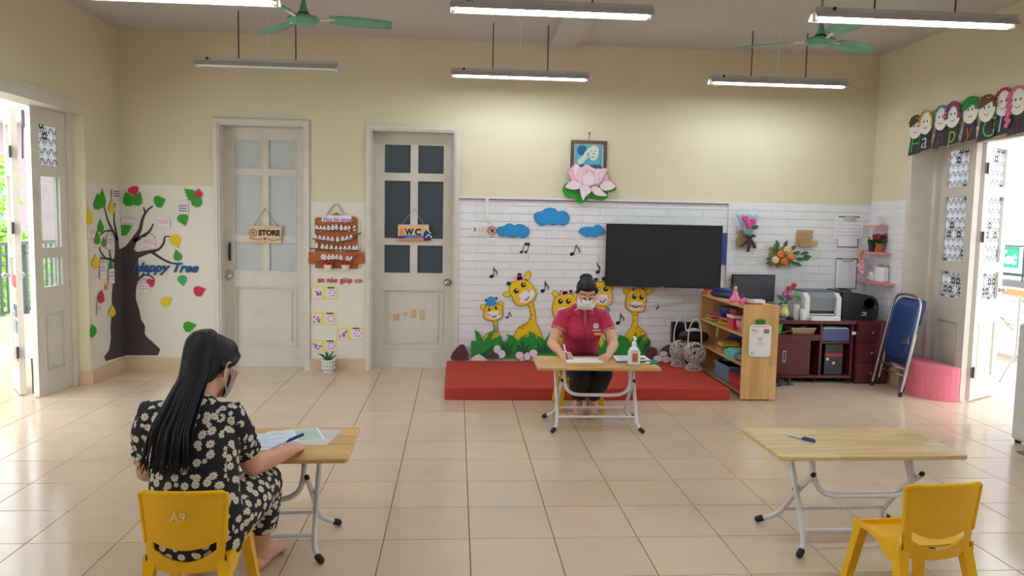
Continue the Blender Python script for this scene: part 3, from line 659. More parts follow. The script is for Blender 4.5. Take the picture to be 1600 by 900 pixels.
'ycards':[[(-1.474,0.82),(-1.225,0.824),(-1.226,0.696),(-1.475,0.697)],[(-1.484,0.569),(-1.24,0.569),(-1.24,0.444),(-1.485,0.448)],[(-1.232,0.424),(-0.978,0.422),(-0.984,0.3),(-1.236,0.307)],[(-1.482,0.296),(-1.238,0.298),(-1.238,0.18),(-1.482,0.188)]],
'store':[(-2.101,1.399),(-1.79,1.396),(-1.794,1.229),(-2.106,1.229)],
'store_cord':[(-2.052,1.397),(-1.953,1.565),(-1.821,1.39)],
'store_text':[(-2.012,1.306),(-1.805,1.31)],
'store_wheel':[(-2.064,1.327),(-2.029,1.328)],
'store_wave':[(-2.098,1.276),(-2.085,1.272),(-2.067,1.267),(-2.049,1.263),(-2.034,1.261),(-2.02,1.259),(-2.004,1.26),(-1.987,1.265),(-1.971,1.272),(-1.955,1.276),(-1.942,1.274),(-1.928,1.268),(-1.913,1.263),(-1.897,1.258),(-1.881,1.254),(-1.862,1.253),(-1.839,1.259),(-1.813,1.267),(-1.796,1.273),(-1.798,1.279),(-1.815,1.273),(-1.84,1.265),(-1.863,1.26),(-1.88,1.261),(-1.896,1.265),(-1.911,1.269),(-1.925,1.274),(-1.94,1.28),(-1.955,1.282),(-1.973,1.278),(-1.99,1.271),(-2.005,1.267),(-2.019,1.266),(-2.033,1.267),(-2.048,1.27),(-2.065,1.274),(-2.083,1.279),(-2.096,1.283)],
'wc':[(-0.659,1.434),(-0.356,1.439),(-0.352,1.278),(-0.661,1.273)],
'wc_cord':[(-0.623,1.434),(-0.504,1.594),(-0.401,1.433)],
'wc_text':[(-0.587,1.335),(-0.431,1.338)],
'wc_sail':[[(-0.645,1.327),(-0.642,1.378),(-0.62,1.418),(-0.614,1.328)],[(-0.61,1.328),(-0.609,1.401),(-0.6,1.412),(-0.6,1.328)]],
'wc_boat':[(-0.664,1.321),(-0.583,1.317),(-0.588,1.3),(-0.65,1.293)],
'wc_sea':[(-0.661,1.318),(-0.594,1.331),(-0.406,1.331),(-0.406,1.303),(-0.661,1.296)],
'wc_sand':[(-0.667,1.273),(-0.656,1.293),(-0.521,1.295),(-0.442,1.308),(-0.406,1.303),(-0.403,1.275)],
'wc_house':[(-0.406,1.28),(-0.406,1.354),(-0.379,1.388),(-0.333,1.355),(-0.33,1.282)],
'wc_roof':[[(-0.382,1.305),(-0.358,1.338),(-0.328,1.306),(-0.32,1.314),(-0.358,1.349),(-0.391,1.312)],[(-0.378,1.388),(-0.338,1.349),(-0.332,1.355),(-0.373,1.394)]],
'switch':[(0.066,1.46),(0.13,1.343)],
'plug':[(0.153,1.461),(0.217,1.344)],
'nosign':[(0.266,1.392),(0.31,1.393)],
'nosign_r':[(0.23,1.307)],
'trunking':[(-0.05,1.693),(2.629,1.717),(0.211,1.705),(0.215,1.494),(2.664,0.924)],
'bluepanel':[(2.554,1.411),(2.626,1.412),(2.633,1.098)],
'holders':[(2.723,1.439),(2.889,1.263),(3.059,1.285),(3.248,1.082),(3.335,1.456),(3.517,1.286)],
'roses':[(3.138,1.207),(3.212,1.258),(3.251,1.186),(3.09,1.152),(3.182,1.136)],
'fleaves':[(3.106,1.308),(3.19,1.31),(3.096,1.271),(3.085,1.236),(3.039,1.131),(3.305,1.224),(3.266,1.273),(3.392,1.224),(3.344,1.161),(3.4,1.168),(3.421,1.189),(3.29,1.117),(3.323,1.113),(3.258,1.134),(3.127,1.113),(3.042,1.166)],
'bouq':[(2.692,1.588),(2.731,1.608),(2.908,1.607),(2.917,1.573),(2.871,1.434),(2.843,1.38),(2.767,1.383),(2.733,1.461),(2.815,1.369),(2.754,1.555),(2.833,1.532),(2.797,1.497),(2.853,1.483),(2.737,1.274),(2.81,1.226),(2.881,1.262)],
'clip':[(3.764,1.602),(3.984,1.607),(3.983,1.287),(3.748,1.289),(3.718,1.585),(4.026,1.585),(4.018,1.378),(3.723,1.373),(3.761,1.179),(3.99,1.183),(3.988,0.866),(3.766,0.864)],
}

D = expand(D)
# ================================================================== the room
PI = math.pi
XL, XR, YB, ZC = -3.25, 4.11, 4.05, 3.2
D1 = (-2.383, -1.50, 2.395)
D2 = (-0.95, -0.065, 2.378)
OL = (1.05, 3.37, 2.40)      # left opening y0, y1, top
OR = (1.70, 3.39, 2.285)     # right opening
w = MB()
for a, b in ((XL, D1[0]), (D1[1], D2[0]), (D2[1], XR)):
    w.box((a, YB, 0), (b, YB + .22, ZC))
w.box((D1[0], YB, D1[2]), (D1[1], YB + .22, ZC)).box((D2[0], YB, D2[2]), (D2[1], YB + .22, ZC))
w.box((XL - .2, YB + .22, 0), (XR + .3, YB + .3, ZC))
wall_back = struct(w, 'wall_back', M_wall)
w = MB()
w.box((XL - .2, OL[1], 0), (XL, YB + .22, ZC)).box((XL - .2, OL[0], OL[2]), (XL, OL[1], ZC)).box((XL - .2, -1.5, 0), (XL, OL[0], ZC))
w.box((XL - .2, -3.4, 2.4), (XL, -1.5, ZC)).box((XL - .2, -3.4, 0), (XL, -1.5, .9)).box((XL - .2, -6.2, 0), (XL, -3.4, ZC))
wall_left = struct(w, 'wall_left', M_wall)
w = MB()
w.box((XR, OR[1], 0), (XR + .3, YB + .22, ZC)).box((XR, OR[0], OR[2]), (XR + .3, OR[1], ZC)).box((XR, -1.5, 0), (XR + .3, OR[0], ZC))
w.box((XR, -3.4, 2.4), (XR + .3, -1.5, ZC)).box((XR, -3.4, 0), (XR + .3, -1.5, .9)).box((XR, -6.2, 0), (XR + .3, -3.4, ZC))
wall_right = struct(w, 'wall_right', M_wall)
w = MB()
w.box((XL, -6.2, 0), (XR, -6.0, ZC))
struct(w, 'wall_front', M_wall)
w = MB()
w.box((XL - .2, -6.2, ZC), (XR + .3, YB + .3, ZC + .12))
ceiling = struct(w, 'ceiling', M_ceil)
w = MB()
w.box((.78, -6.0, ZC - .05), (1.03, YB, ZC))
struct(w, 'trim_1', M_ceil, ceiling)
# floor: one tile = 0.4 m, joints recessed
w = MB()
w.box((-5.45, -6.2, -.08), (7.9, 7.2, -.0035))
floor = struct(w, 'floor', M_grout)
def tile_mesh():
    m = MB()
    h = .1985
    c = .0015
    A = [m.v(p) for p in ((-h, -h, -.0035), (h, -h, -.0035), (h, h, -.0035), (-h, h, -.0035))]
    B = [m.v(p) for p in ((-h + c, -h + c, 0), (h - c, -h + c, 0), (h - c, h - c, 0), (-h + c, h - c, 0))]
    m.face(B)
    for i in range(4):
        m.face([A[i], A[(i + 1) % 4], B[(i + 1) % 4], B[i]])
    me = m.mesh('floor_tile')
    me.materials.append(M_tile)
    return me
tm = tile_mesh()
near, far = [], []
for j in range(-15, 18):
    for i in range(-14, 20):
        x, y = .4 * i + .2, .4 * j + .2
        inside = XL - .2 < x < XR + .2 and y < YB + .2
        outside = (x < XL - .1 or x > XR + .1) and 1.0 < y < 7
        if not (inside or outside):
            continue
        d = y + 3.5
        if inside and d > 2.2 and -.6 * d - .5 < x < .8 * d + .4:
            near.append((d, x, y))
        else:
            far.append((x, y))
near.sort()
far += [(x, y) for d, x, y in near[298:]]
for d, x, y in near[:298]:
    o = bpy.data.objects.new('floor_tile', tm)
    COL.objects.link(o)
    o.parent = floor
    o.location = Vector((x, y, 0)) - floor.location
w = MB()
h = .1985
for x, y in far:
    A = [w.v((x + a * h, y + b * h, -.0035)) for a, b in ((-1, -1), (1, -1), (1, 1), (-1, 1))]
    B = [w.v((x + a * (h - .0015), y + b * (h - .0015), 0)) for a, b in ((-1, -1), (1, -1), (1, 1), (-1, 1))]
    w.face(B)
    for i in range(4):
        w.face([A[i], A[(i + 1) % 4], B[(i + 1) % 4], B[i]])
w.build('floor_tiling', M_tile, floor, kind='stuff')
# ceramic baseboards
w = MB()
w.box((XL, YB - .02, 0), (D1[0], YB, .115))
struct(w, 'baseboard_back', M_base)
w = MB()
w.box((D1[1], YB - .02, 0), (D2[0], YB, .115))
struct(w, 'baseboard_back', M_base)
w = MB()
w.box((XL, OL[1] - .012, 0), (XL + .02, YB - .02, .115)).box((XL - .1, OL[1] - .012, 0), (XL, OL[1], .115))
struct(w, 'baseboard_left', M_base)
w = MB()
w.box((XR - .02, OR[1], 0), (XR, YB, .16))
struct(w, 'baseboard_right', M_base)
# foam brick lining: every brick a part of its wall
w = MB()
w.box((-.062, YB - .006, 0), (XR, YB, 1.715))
w.build('brick_backing', M_joint, wall_back)
w = MB()
w.box((XR - .006, OR[1] + .002, 0), (XR, YB - .006, 1.755))
w.build('brick_backing', M_joint, wall_right)
def brick_mesh(L, H, axis):
    m = MB()
    d, c = .005, .0035
    P = []
    for dep, q in ((0, 0), (d, c)):
        for a, b in ((0, 0), (1, 0), (1, 1), (0, 1)):
            e = .0004 + q * .3
            u = e + (L - 2 * e) * a
            v = .0011 + q + (H - .0022 - 2 * q) * b
            P.append(m.v((u, -dep, v) if axis == 0 else (-dep, u, v)))
    m.face(P[4:])
    for i in range(4):
        m.face([P[i], P[(i + 1) % 4], P[4 + (i + 1) % 4], P[4 + i]])
    me = m.mesh('brick')
    me.materials.append(M_brick)
    return me
BH = 1.715 / 22
bm_full, bm_half = brick_mesh(.3475, BH, 0), brick_mesh(.3475 / 2, BH, 0)
bm_side = brick_mesh(.3255, 1.755 / 22, 1)
def brick(me, x, y, z, wall):
    o = bpy.data.objects.new('brick', me)
    COL.objects.link(o)
    o.parent = wall
    o.location = Vector((x, y, z)) - wall.location
for r in range(22):
    x = -.062
    if r % 2:
        brick(bm_half, x, YB - .006, r * BH, wall_back)
        x += .3475 / 2
    while x + .34 < XR + .01:
        brick(bm_full, x, YB - .006 - random.random() * .0015, r * BH, wall_back)
        x += .3475
    if XR - x > .1:
        brick(bm_half, x, YB - .006, r * BH, wall_back)
for r in range(22):
    for c in range(2):
        brick(bm_side, XR - .006, OR[1] + .003 + c * .3255, r * 1.755 / 22, wall_right)
# white cable trunking and the purple edge under it
w = MB()
w.box((-.062, 4.02, 1.702), (2.64, 4.05, 1.722)).box((2.62, 4.02, .92), (2.64, 4.05, 1.702)).box((.197, 4.018, 1.49), (.229, 4.05, 1.722))
struct(w, 'trim_2', M_trimw)
w = MB()
w.box((-.062, 4.022, 1.692), (.195, 4.05, 1.702)).box((.231, 4.022, 1.692), (2.618, 4.05, 1.702))
struct(w, 'trim_3', M_purple)
# thin laminated sheets glued on the wall
w = MB()
w.prism([(-3.12 + .0, .116), (D1[0] - .01, .116), (D1[0] - .01, 1.77), (-3.245, 1.765), (-3.245, .116)], onB(4.05, .003))
w.prism([(OL[1] + .03, .116), (4.046, .116), (4.046, 1.765), (OL[1] + .03, 1.75)], onL(XL, .003))
w.prism([(D1[1] + .01, .116), (D2[0] - .01, .116), (D2[0] - .01, 1.64), (D1[1] + .01, 1.64)], onB(4.05, .003))
struct(w, 'wall_sheet', M_sheet)
# ------------------------------------------------------------------ doors
def cells(w_, h_, holes):
    xs = sorted({0, w_, *[q for a in holes for q in a[:2]]})
    zs = sorted({0, h_, *[q for a in holes for q in a[2:4]]})
    for i in range(len(xs) - 1):
        for j in range(len(zs) - 1):
            cx, cz = (xs[i] + xs[i + 1]) / 2, (zs[j] + zs[j + 1]) / 2
            if not any(a[0] < cx < a[1] and a[2] < cz < a[3] for a in holes):
                yield xs[i], xs[i + 1], zs[j], zs[j + 1]
def door_leaf(root, w_, h_, panes, panel, t=.04, mat=None):
    """leaf in local coordinates: x across, z up, front face at y = 0, thickness to y = t"""
    mat = mat or M_door
    m = MB()
    holes = [p[:4] for p in panes]
    for a, b, c, d in cells(w_, h_, holes + [panel]):
        m.box((a, 0, c), (b, t, d))
    leaf = m.build('leaf', mat, root, world=False)
    for a, b, c, d, pm_ in panes:
        m = MB()
        m.box((a - .001, t * .4, c - .001), (b + .001, t * .6, d + .001))
        o = m.build('pane', pm_, root, world=False)
        uv = o.data.uv_layers.new(name='UVMap')
        for p in o.data.polygons:
            for li in p.loop_indices:
                co = o.data.vertices[o.data.loops[li].vertex_index].co
                uv.data[li].uv = (co.x, co.z)
        m = MB()
        e = .012
        for q in (0, 1):
            y0, y1 = (-.004, t * .4) if q == 0 else (t * .6, t + .004)
            m.box((a, y0, c), (a + e, y1, d)).box((b - e, y0, c), (b, y1, d)).box((a + e, y0, c), (b - e, y1, c + e)).box((a + e, y0, d - e), (b - e, y1, d))
        m.build('glazing_bead', mat, leaf, world=False)
    a, b, c, d = panel
    m = MB()
    m.box((a, .012, c), (b, t - .012, d))
    e, f = .018, .05
    for s_ in (0, 1):
        y0, y1 = (-.006, .012) if s_ == 0 else (t - .012, t + .006)
        m.box((a, y0, c), (a + e, y1, d)).box((b - e, y0, c), (b, y1, d)).box((a + e, y0, c), (b - e, y1, c + e)).box((a + e, y0, d - e), (b - e, y1, d))
    m.box((a + f, .004, c + f), (b - f, t - .004, d - f))
    m.build('panel', mat, root, world=False)
    return leaf
def frame_inner(name_root, x0, x1, top, y0, y1, wj=.048):
    m = MB()
    m.box((x0, y0, 0), (x0 + wj, y1, top)).box((x1 - wj, y0, 0), (x1, y1, top)).box((x0 + wj, y0, top - wj), (x1 - wj, y1, top))
    e = .012
    m.box((x0 - .008, y0 - e, 0), (x0 + wj - .016, y0, top + .008)).box((x1 - wj + .016, y0 - e, 0), (x1 + .008, y0, top + .008)).box((x0 + wj - .016, y0 - e, top - wj + .016), (x1 - wj + .016, y0, top + .008))
    m.build('door_frame', M_door, name_root)
d1 = thing('door_1', None, None, (-2.335, 4.215, 0), kind='structure')
LX = -2.335
door_leaf(d1, .787, 2.345, [(a - LX, b - LX, c, d, M_frost) for a, b, c, d in ((-2.253, -1.972, 1.94, 2.238), (-1.926, -1.65, 1.94, 2.238), (-2.253, -1.972, 1.292, 1.896), (-1.926, -1.65, 1.292, 1.896), (-2.257, -1.972, .946, 1.243), (-1.926, -1.652, .946, 1.243))], (-2.255 - LX, -1.65 - LX, .19, .805))
frame_inner(d1, D1[0] + .001, D1[1] - .001, D1[2] - .001, 4.04, 4.258)
m = MB()
m.chain([(-2.295, 4.2, 1.07), (-2.295, 4.175, 1.08), (-2.295, 4.175, 1.2), (-2.295, 4.2, 1.21)], .007)
m.box((-2.307, 4.208, 1.05), (-2.283, 4.215, 1.23))
m.build('pull_handle', M_dkmetal, d1)
m = MB()
m.box((-2.335, 4.195, .885), (-2.27, 4.215, .96)).lathe([(.03, 0), (.03, .02), (.012, .03)], (-2.3, 4.2, .9), 12, Matrix.Rotation(PI / 2, 3, 'X'))
m.build('rim_lock', M_metal, d1)
d2 = thing('door_2', None, None, (-.902, 4.215, 0), kind='structure')
LX = -.902
door_leaf(d2, .79, 2.328, [(a - LX, b - LX, c, d, M_darkpane) for a, b, c, d in ((-.806, -.529, 1.93, 2.228), (-.479, -.204, 1.93, 2.228), (-.806, -.529, 1.286, 1.876), (-.479, -.204, 1.286, 1.876), (-.806, -.529, .942, 1.243), (-.479, -.204, .942, 1.243))], (-.806 - LX, -.204 - LX, .192, .795))
frame_inner(d2, D2[0] + .001, D2[1] - .001, D2[2] - .001, 4.04, 4.258)
m = MB()
m.sm = True
m.lathe([(.036, 0), (.036, .006), (.014, .012), (.012, .03), (.026, .042), (.03, .055), (.022, .066), (.004, .068)], (-.166, 4.215, .865), 16, Matrix.Rotation(PI / 2, 3, 'X'))
m.build('door_knob', M_metal, d2)
# painted-over scuffs on the WC door panel
m = MB()
for a, b, c, d in ((-.7, .47, .06, .07), (-.6, .52, .04, .04), (-.53, .5, .06, .09), (-.44, .48, .05, .1)):
    m.box((a, 4.216, b), (a + c, 4.2185, b + d))
m.build('filler_patch', pm('ochre_filler', '#cfb994', .6, .1, 30), d2)
# folding leaves in the two side openings
def bifold(name, hinge, end, h_, panes, panel, t=.045):
    a, b = Vector(hinge), Vector(end)
    d = b - a
    r = thing(name, None, None, (a.x, a.y, .012), math.atan2(d.y, d.x), kind='structure')
    door_leaf(r, d.length, h_, panes(d.length), panel(d.length), t)
    return r
def hinges(root, x, zs, side=0):
    for z in zs:
        m = MB()
        m.box((x - .03, -.008, z - .045), (x + .03, -.001, z + .045))
        for k in range(3):
            m.tube([(x, -.012, z - .045 + .03 * k), (x, -.012, z - .02 + .03 * k)], .007, 8, True)
        m.build('hinge', M_dkmetal, root, world=False)
pl = lambda top, mid, low: lambda W: [(.085, W - .085, 1.84, 2.19, top), (.085, W - .085, 1.18, 1.78, mid), (.085, W - .085, .86, 1.12, low)]
pnl = lambda W: (.085, W - .085, .17, .68)
d3 = thing('door_3', None, None, (-3.4, 3.3, 0), kind='structure')
m = MB()
m.box((XL - .2, OL[1] - .075, 0), (XL - .1, OL[1], OL[2])).box((XL - .2, OL[0], OL[2] - .08), (XL + .012, OL[1], OL[2])).box((XL - .2, OL[0], 0), (XL - .1, OL[0] + .075, OL[2] - .08))
m.box((XL - .004, OL[0], OL[2]), (XL + .02, OL[1] + .03, OL[2] + .02))
m.build('door_frame', M_door, d3)
la = bifold('door_4', (-3.412, 3.292), (-3.455, 2.845), 2.3, pl(M_film, M_glass, M_glass), pnl)
m = MB()
m.box((.43, -.02, 2.14), (.455, 0, 2.27)).chain([(.442, -.02, 2.2), (.442, -.028, 1.9)], .006)
m.build('top_bolt', M_dkmetal, la, world=False)
m = MB()
m.box((.41, -.02, .02), (.44, 0, .12)).chain([(.425, -.02, .08), (.425, -.025, .3)], .006)
m.build('bottom_bolt', M_dkmetal, la, world=False)
lb = bifold('door_5', (-3.545, 3.225), (-3.53, 2.835), 2.3, pl(M_film, M_glass, M_glass), pnl)
lb.location = (-3.82, 3.215, .012)
lb.rotation_euler = (0, 0, math.atan2(2.835 - 3.215, -3.545 + 3.82))
hinges(lb, .405, (.35, 1.35, 1.95))
m = MB()
m.sm = True
m.lathe([(.02, 0), (.012, .02), (.026, .045), (.012, .06)], (.06, .045, .95), 14, Matrix.Rotation(-PI / 2, 3, 'X'))
m.lathe([(.02, 0), (.012, .02), (.026, .045), (.012, .06)], (.06, 0, .95), 14, Matrix.Rotation(PI / 2, 3, 'X'))
m.build('door_knob', M_metal, lb, world=False)
for z, c in ((.32, '#d9604a'), (.55, '#5f7f9a'), (.68, '#3f6a68'), (.8, '#d8c8a0'), (.92, '#d24a58')):
    m = MB()
    m.box((.22, -.004, z - .05), (.38, 0, z + .05))
    m.build('sticker', pm('sticker_' + c[1:], c, .5, .2, 20), lb, world=False)
d4 = thing('door_6', None, None, (4.3, 3.38, 0), kind='structure')
m = MB()
m.box((XR + .2, OR[1] - .06, 0), (XR + .3, OR[1], OR[2])).box((XR + .2, OR[0], OR[2] - .06), (XR + .3, OR[1], OR[2])).box((XR + .2, OR[0], 0), (XR + .3, OR[0] + .06, OR[2] - .06))
m.box((XR + .004, OR[1] - .014, 0), (XR + .2, OR[1], OR[2])).box((XR + .004, OR[0], OR[2] - .014), (XR + .2, OR[1] - .014, OR[2]))
m.box((XR - .018, OR[1] - .02, 0), (XR + .004, OR[1] + .03, OR[2] + .02)).box((XR - .018, OR[0], OR[2] - .01), (XR + .004, OR[1] + .03, OR[2] + .035))
m.build('door_frame', M_door, d4)
ra = bifold('door_7', (4.355, 3.325), (4.295, 2.775), 2.21, pl(M_film, M_film, M_film), pnl)
rb = bifold('door_8', (4.365, 2.748), (4.79, 3.02), 2.21, pl(M_film, M_film, M_film), pnl)
hinges(rb, .02, (.25, 1.42, 2.0))
m = MB()
m.sm = True
m.lathe([(.02, 0), (.012, .02), (.026, .045), (.012, .06)], (.45, 0, .95), 14, Matrix.Rotation(PI / 2, 3, 'X'))
m.build('door_knob', M_metal, rb, world=False)
# ================================================================== things on the walls
C = lambda n, h, r=.6, **k: pm(n, h, r, k.pop('var', .05), **k)
K_green = C('leaf_green_felt', '#2f9a1e'); K_teal = C('teal_green_felt', '#2fae5a'); K_red = C('red_felt', '#d0213c'); K_yel = C('yellow_felt', '#e6cb12'); K_org = C('orange_felt', '#e0901e')
K_trunk = C('dark_brown_felt', '#4a4044', .8); K_card = C('pink_white_card', '#f0e3ea', .6, scale=40, var=.12)
K_blue = C('dark_blue_foam', '#14518c'); K_cloud = C('sky_blue_felt', '#2590d2', .6); K_cloude = C('cloud_edge', '#1d6ea8')
K_black = C('black_foam', '#17171a'); K_gy = C('giraffe_yellow', '#efcb12', .5); K_pink = C('soft_pink', '#f3a8bb'); K_wht = C('foam_white', '#f2f0ef')
K_line = C('dark_outline', '#3c3520'); K_hat = C('hat_blue', '#3a8fd0'); K_scf = C('scarf_grey', '#6f8f97'); K_spot = C('spot_brown', '#b4571b')
K_grass = C('grass_green_felt', '#25913a'); K_tuft = C('dark_green_felt', '#12613a'); K_stone = C('lilac_stone', '#e9e6ee', scale=25, var=.06); K_brk = C('brown_stone', '#5b3c3c', scale=25, var=.15); K_dk = C('charcoal_stone', '#4c4648', scale=25, var=.15); K_pst = C('pink_stone', '#eec0c8')
# ---- the paper tree that folds round the corner
tree = thing('paper_tree', 'big dark brown felt tree with coloured leaves folded round the left wall corner', 'tree decoration', (-3.1, 4.04, .115))
def wrapped(name, regions, mat, parent, t=.004, lift=0.0, **kw):
    m = MB()
    for k, pts in regions:
        if name in ('trunk', 'branch'):
            pts = [((4.0465 if a > 4.0 else a) if k == 'L' else (-3.2465 if a < -3.21 else a), b) for a, b in pts]
        m.prism(pts, onL(-3.247 + lift, t) if k == 'L' else onB(4.047 - lift, t))
    return m.build(name, mat, parent, **kw)
wrapped('trunk', D['trunk'], K_trunk, tree)
for b in D['branches']:
    wrapped('branch', b, K_trunk, tree, .0035)
LM = dict(g=(K_green, 'green felt leaf'), t=(K_teal, 'teal felt leaf'), r=(K_red, 'red felt leaf'), y=(K_yel, 'yellow felt leaf'), o=(K_org, 'small orange felt leaf'))
for i, (k, side, *a) in enumerate(D['leaves']):
    wrapped('leaf', [(side, leaf_outline(*a))], LM[k][0], tree, .003, .005 + .0013 * (i % 4) + (.004 if k == 'r' else 0), label=LM[k][1])
card_lab = ['photo tag at the top of the tree between two green leaves', 'pink lettered card below the top red leaf', 'pink card right of the middle branch fork', 'round white card at the far left of the tree', 'white hanging tag beside the left branches', 'pink lettered card hanging from the middle right branch', 'narrow white tag hanging from the low left branch', 'narrow white tag hanging against the trunk', 'white card hanging below the lowest right branch', 'thin pale tag under the red leaf left of the trunk', 'photo tag with strings below the top right leaves']
ink = C('pink_ink', '#dda3c2')
blueink = C('photo_blue', '#4a7280', var=.4, scale=60)
for i, (k, pts) in enumerate(D['cards']):
    a0, a1 = min(p[0] for p in pts), max(p[0] for p in pts)
    b0, b1 = min(p[1] for p in pts), max(p[1] for p in pts)
    fn = (lambda dd: onL(-3.247 + dd, .003)) if k == 'L' else (lambda dd: onB(4.047 - dd, .003))
    m = MB(); m.prism(pts, fn(.012))
    t = thing('name_card', card_lab[i], 'card', ((-3.24, (a0 + a1) / 2, b0) if k == 'L' else ((a0 + a1) / 2, 4.04, b0)), group='cards on the paper tree')
    m.build('card', K_card, t)
    m = MB()
    for q in range(3 if i in (0, 10) else 2):
        z = b1 - (b1 - b0) * (.3 + .22 * q)
        for s_ in range(3):
            x0 = a0 + (a1 - a0) * (.14 + .26 * s_)
            m.prism(rect((x0, z), (x0 + (a1 - a0) * .2, z + (b1 - b0) * .1)), fn(.015))
    m.build('lettering', blueink if i in (0, 10) else ink, t)
    if i in (4, 5, 6, 7, 8, 9):
        m = MB(); xm = (a0 + a1) / 2
        P = [(a0 + .02 * (a1 - a0), b1), (xm, b1 + .06), (a1, b1)]
        m.tube([((-3.238, a, b) if k == 'L' else (a, 4.036, b)) for a, b in P], .0022, 5)
        m.build('string', K_line, t)
a, b, c2_ = D['leaf_sign'][:3]
hts = thing('wall_lettering', 'dark blue script letters Happy Tree across the trunk of the paper tree', 'lettering', (a[0], 4.04, a[1]))
text('lettering', 'Happy Tree', .125, MB_text(a[0] - .01, 4.036, a[1] + .012), K_blue, hts, .004, .4, .004, 1.0, width=b[0] - a[0] + .02)
# ---- honour board
bd = D['board']
hb = thing('honour_board', 'brown plank board with rows of small white bird tags hanging between the two doors', 'notice board', (-1.2, 4.04, 1.0))
m = MB(); m.prism(bd['up'], onB(4.046, .012)); up_ = m.build('back_plank', M_brownb, hb)
m = MB()
for i in range(6):
    x = -1.43 + i * .085
    m.box((x, 4.0325, 1.0), (x + .002, 4.0345, 1.46))
m.build('plank_groove', C('dark_groove', '#6b3713'), hb)
m = MB(); m.prism(bd['low'], onB(4.033, .012)); m.build('lower_plank', M_brownb, hb)
m = MB(); m.prism(bd['sign'], onB(4.032, .012)); sg = m.build('name_plate', C('pale_lilac_plate', '#efe6f2'), hb)
text('lettering', 'Hoa bé ngoan', .068, MB_text(bd['text'][0][0], 4.0185, bd['text'][0][1] - .018), C('lilac_ink', '#a874b8'), sg, .0015, 0, .001, width=bd['text'][1][0] - bd['text'][0][0] + .02)
def bird_mesh():
    m = MB(); m.mi = 0
    body = [(.0, -.028), (.012, -.024), (.017, -.008), (.012, .006), (.008, .018), (.0, .026), (-.009, .019), (-.011, .006), (-.017, -.006), (-.013, -.022)]
    m.prism(body, lambda a, b, k: (a, -.006 * k, b))
    m.mi = 1
    m.prism([(-.012, -.008), (.002, -.014), (.012, -.004), (.002, .0)], lambda a, b, k: (a, -.006 - .002 * k, b))
    m.mi = 2
    m.prism([(-.012, .012), (-.004, .01), (-.005, .017)], lambda a, b, k: (a, -.006 - .002 * k, b))
    me = m.mesh('bird')
    for q in (K_wht, C('bird_wing_pink', '#b79aa8'), C('beak_dark', '#4b3b36')):
        me.materials.append(q)
    return me
bme = bird_mesh()
for i, (x, z) in enumerate(bd['birds']):
    o = bpy.data.objects.new('bird', bme); COL.objects.link(o); o.parent = hb
    o.location = Vector((x, 4.02, z + .002)) - hb.location
    o.rotation_euler = (0, random.uniform(-.15, .15), 0)
for tw in bd['twigs']:
    m = MB(); m.tube([(p[0], 4.014, p[1]) for p in tw], .0065, 6, True); m.build('twig', C('grey_brown_twig', '#5e554e'), hb)
m = MB(); m.tube([(p[0], 4.03, p[1]) for p in bd['cord']], .0035, 6, True); m.build('cord', C('jute_cord', '#6e6658'), hb)
for x, z in bd['flowers']:
    m = MB(); m.lathe([(.03, -.05), (.042, -.0)], (x, 4.0, z), 12)
    cup = m.build('flower_cup', C('cream_cup', '#ecd6c2'), hb)
    m = MB(); m.sm = True
    for i in range(9):
        m.ball((x - .05 + .0125 * i, 4.0 - .012 * (i % 2), z + .008 + .012 * (i % 3)), .014, 8)
    m.build('red_flowers', C('red_petals', '#c03a3f'), cup)
gp = D['giup']
t = thing('wall_lettering', 'red letters an nào giúp co below the brown bird board', 'lettering', (gp[0], 4.04, gp[1]))
text('lettering', 'an nào giúp co', .075, MB_text(gp[0], 4.042, gp[1]), C('red_letter', '#c32b2b'), t, .005, 0, .0005, width=gp[2] - gp[0])
yl = ['topmost yellow picture card under the red letters', 'second yellow picture card from the top left of the narrow wall', 'yellow picture card on the right edge beside the WC door', 'lowest yellow picture card just above the potted plant']
K_yc = C('yellow_card', '#e9e07a'); K_pp = C('violet_print', '#b87fb6', var=.5, scale=70); K_dg = C('dark_green_label', '#17594b')
for i, q in enumerate(D['ycards']):
    x0, x1, z0, z1 = q[0][0], q[1][0], q[2][1], q[0][1]
    t = thing('picture_card', yl[i], 'card', ((x0 + x1) / 2, 4.044, z0), group='yellow picture cards')
    m = MB(); m.prism(q, onB(4.047, .004)); m.build('card', K_yc, t)
    m = MB(); m.prism(rect((x0 + .01, z0 + .012), (x0 + .1, z1 - .02)), onB(4.043, .0015)); m.prism(rect((x0 + .14, z0 + .012), (x1 - .012, z1 - .02)), onB(4.043, .0015)); m.build('picture_ground', C('card_lilac', '#eadbee'), t)
    m = MB()
    rr = random.Random(i)
    for k in range(7):
        xx, zz = x0 + .015 + rr.random() * .07, z0 + .02 + rr.random() * .06
        m.prism(rect((xx, zz), (xx + .018, zz + .018)), onB(4.0415, .0012))
    for k in range(6):
        a_ = k * PI / 3
        xx, zz = (x0 + x1) / 2 + .065 + .03 * math.cos(a_), (z0 + z1) / 2 - .003 + .03 * math.sin(a_)
        m.prism(rect((xx, zz), (xx + .014, zz + .012)), onB(4.0415, .0012))
    m.build('figures', K_pp, t, kind='stuff')
    m = MB(); m.prism(rect((x0 + .15, z1 - .016), (x0 + .215, z1 - .002)), onB(4.043, .002)); m.build('label_strip', K_dg, t)
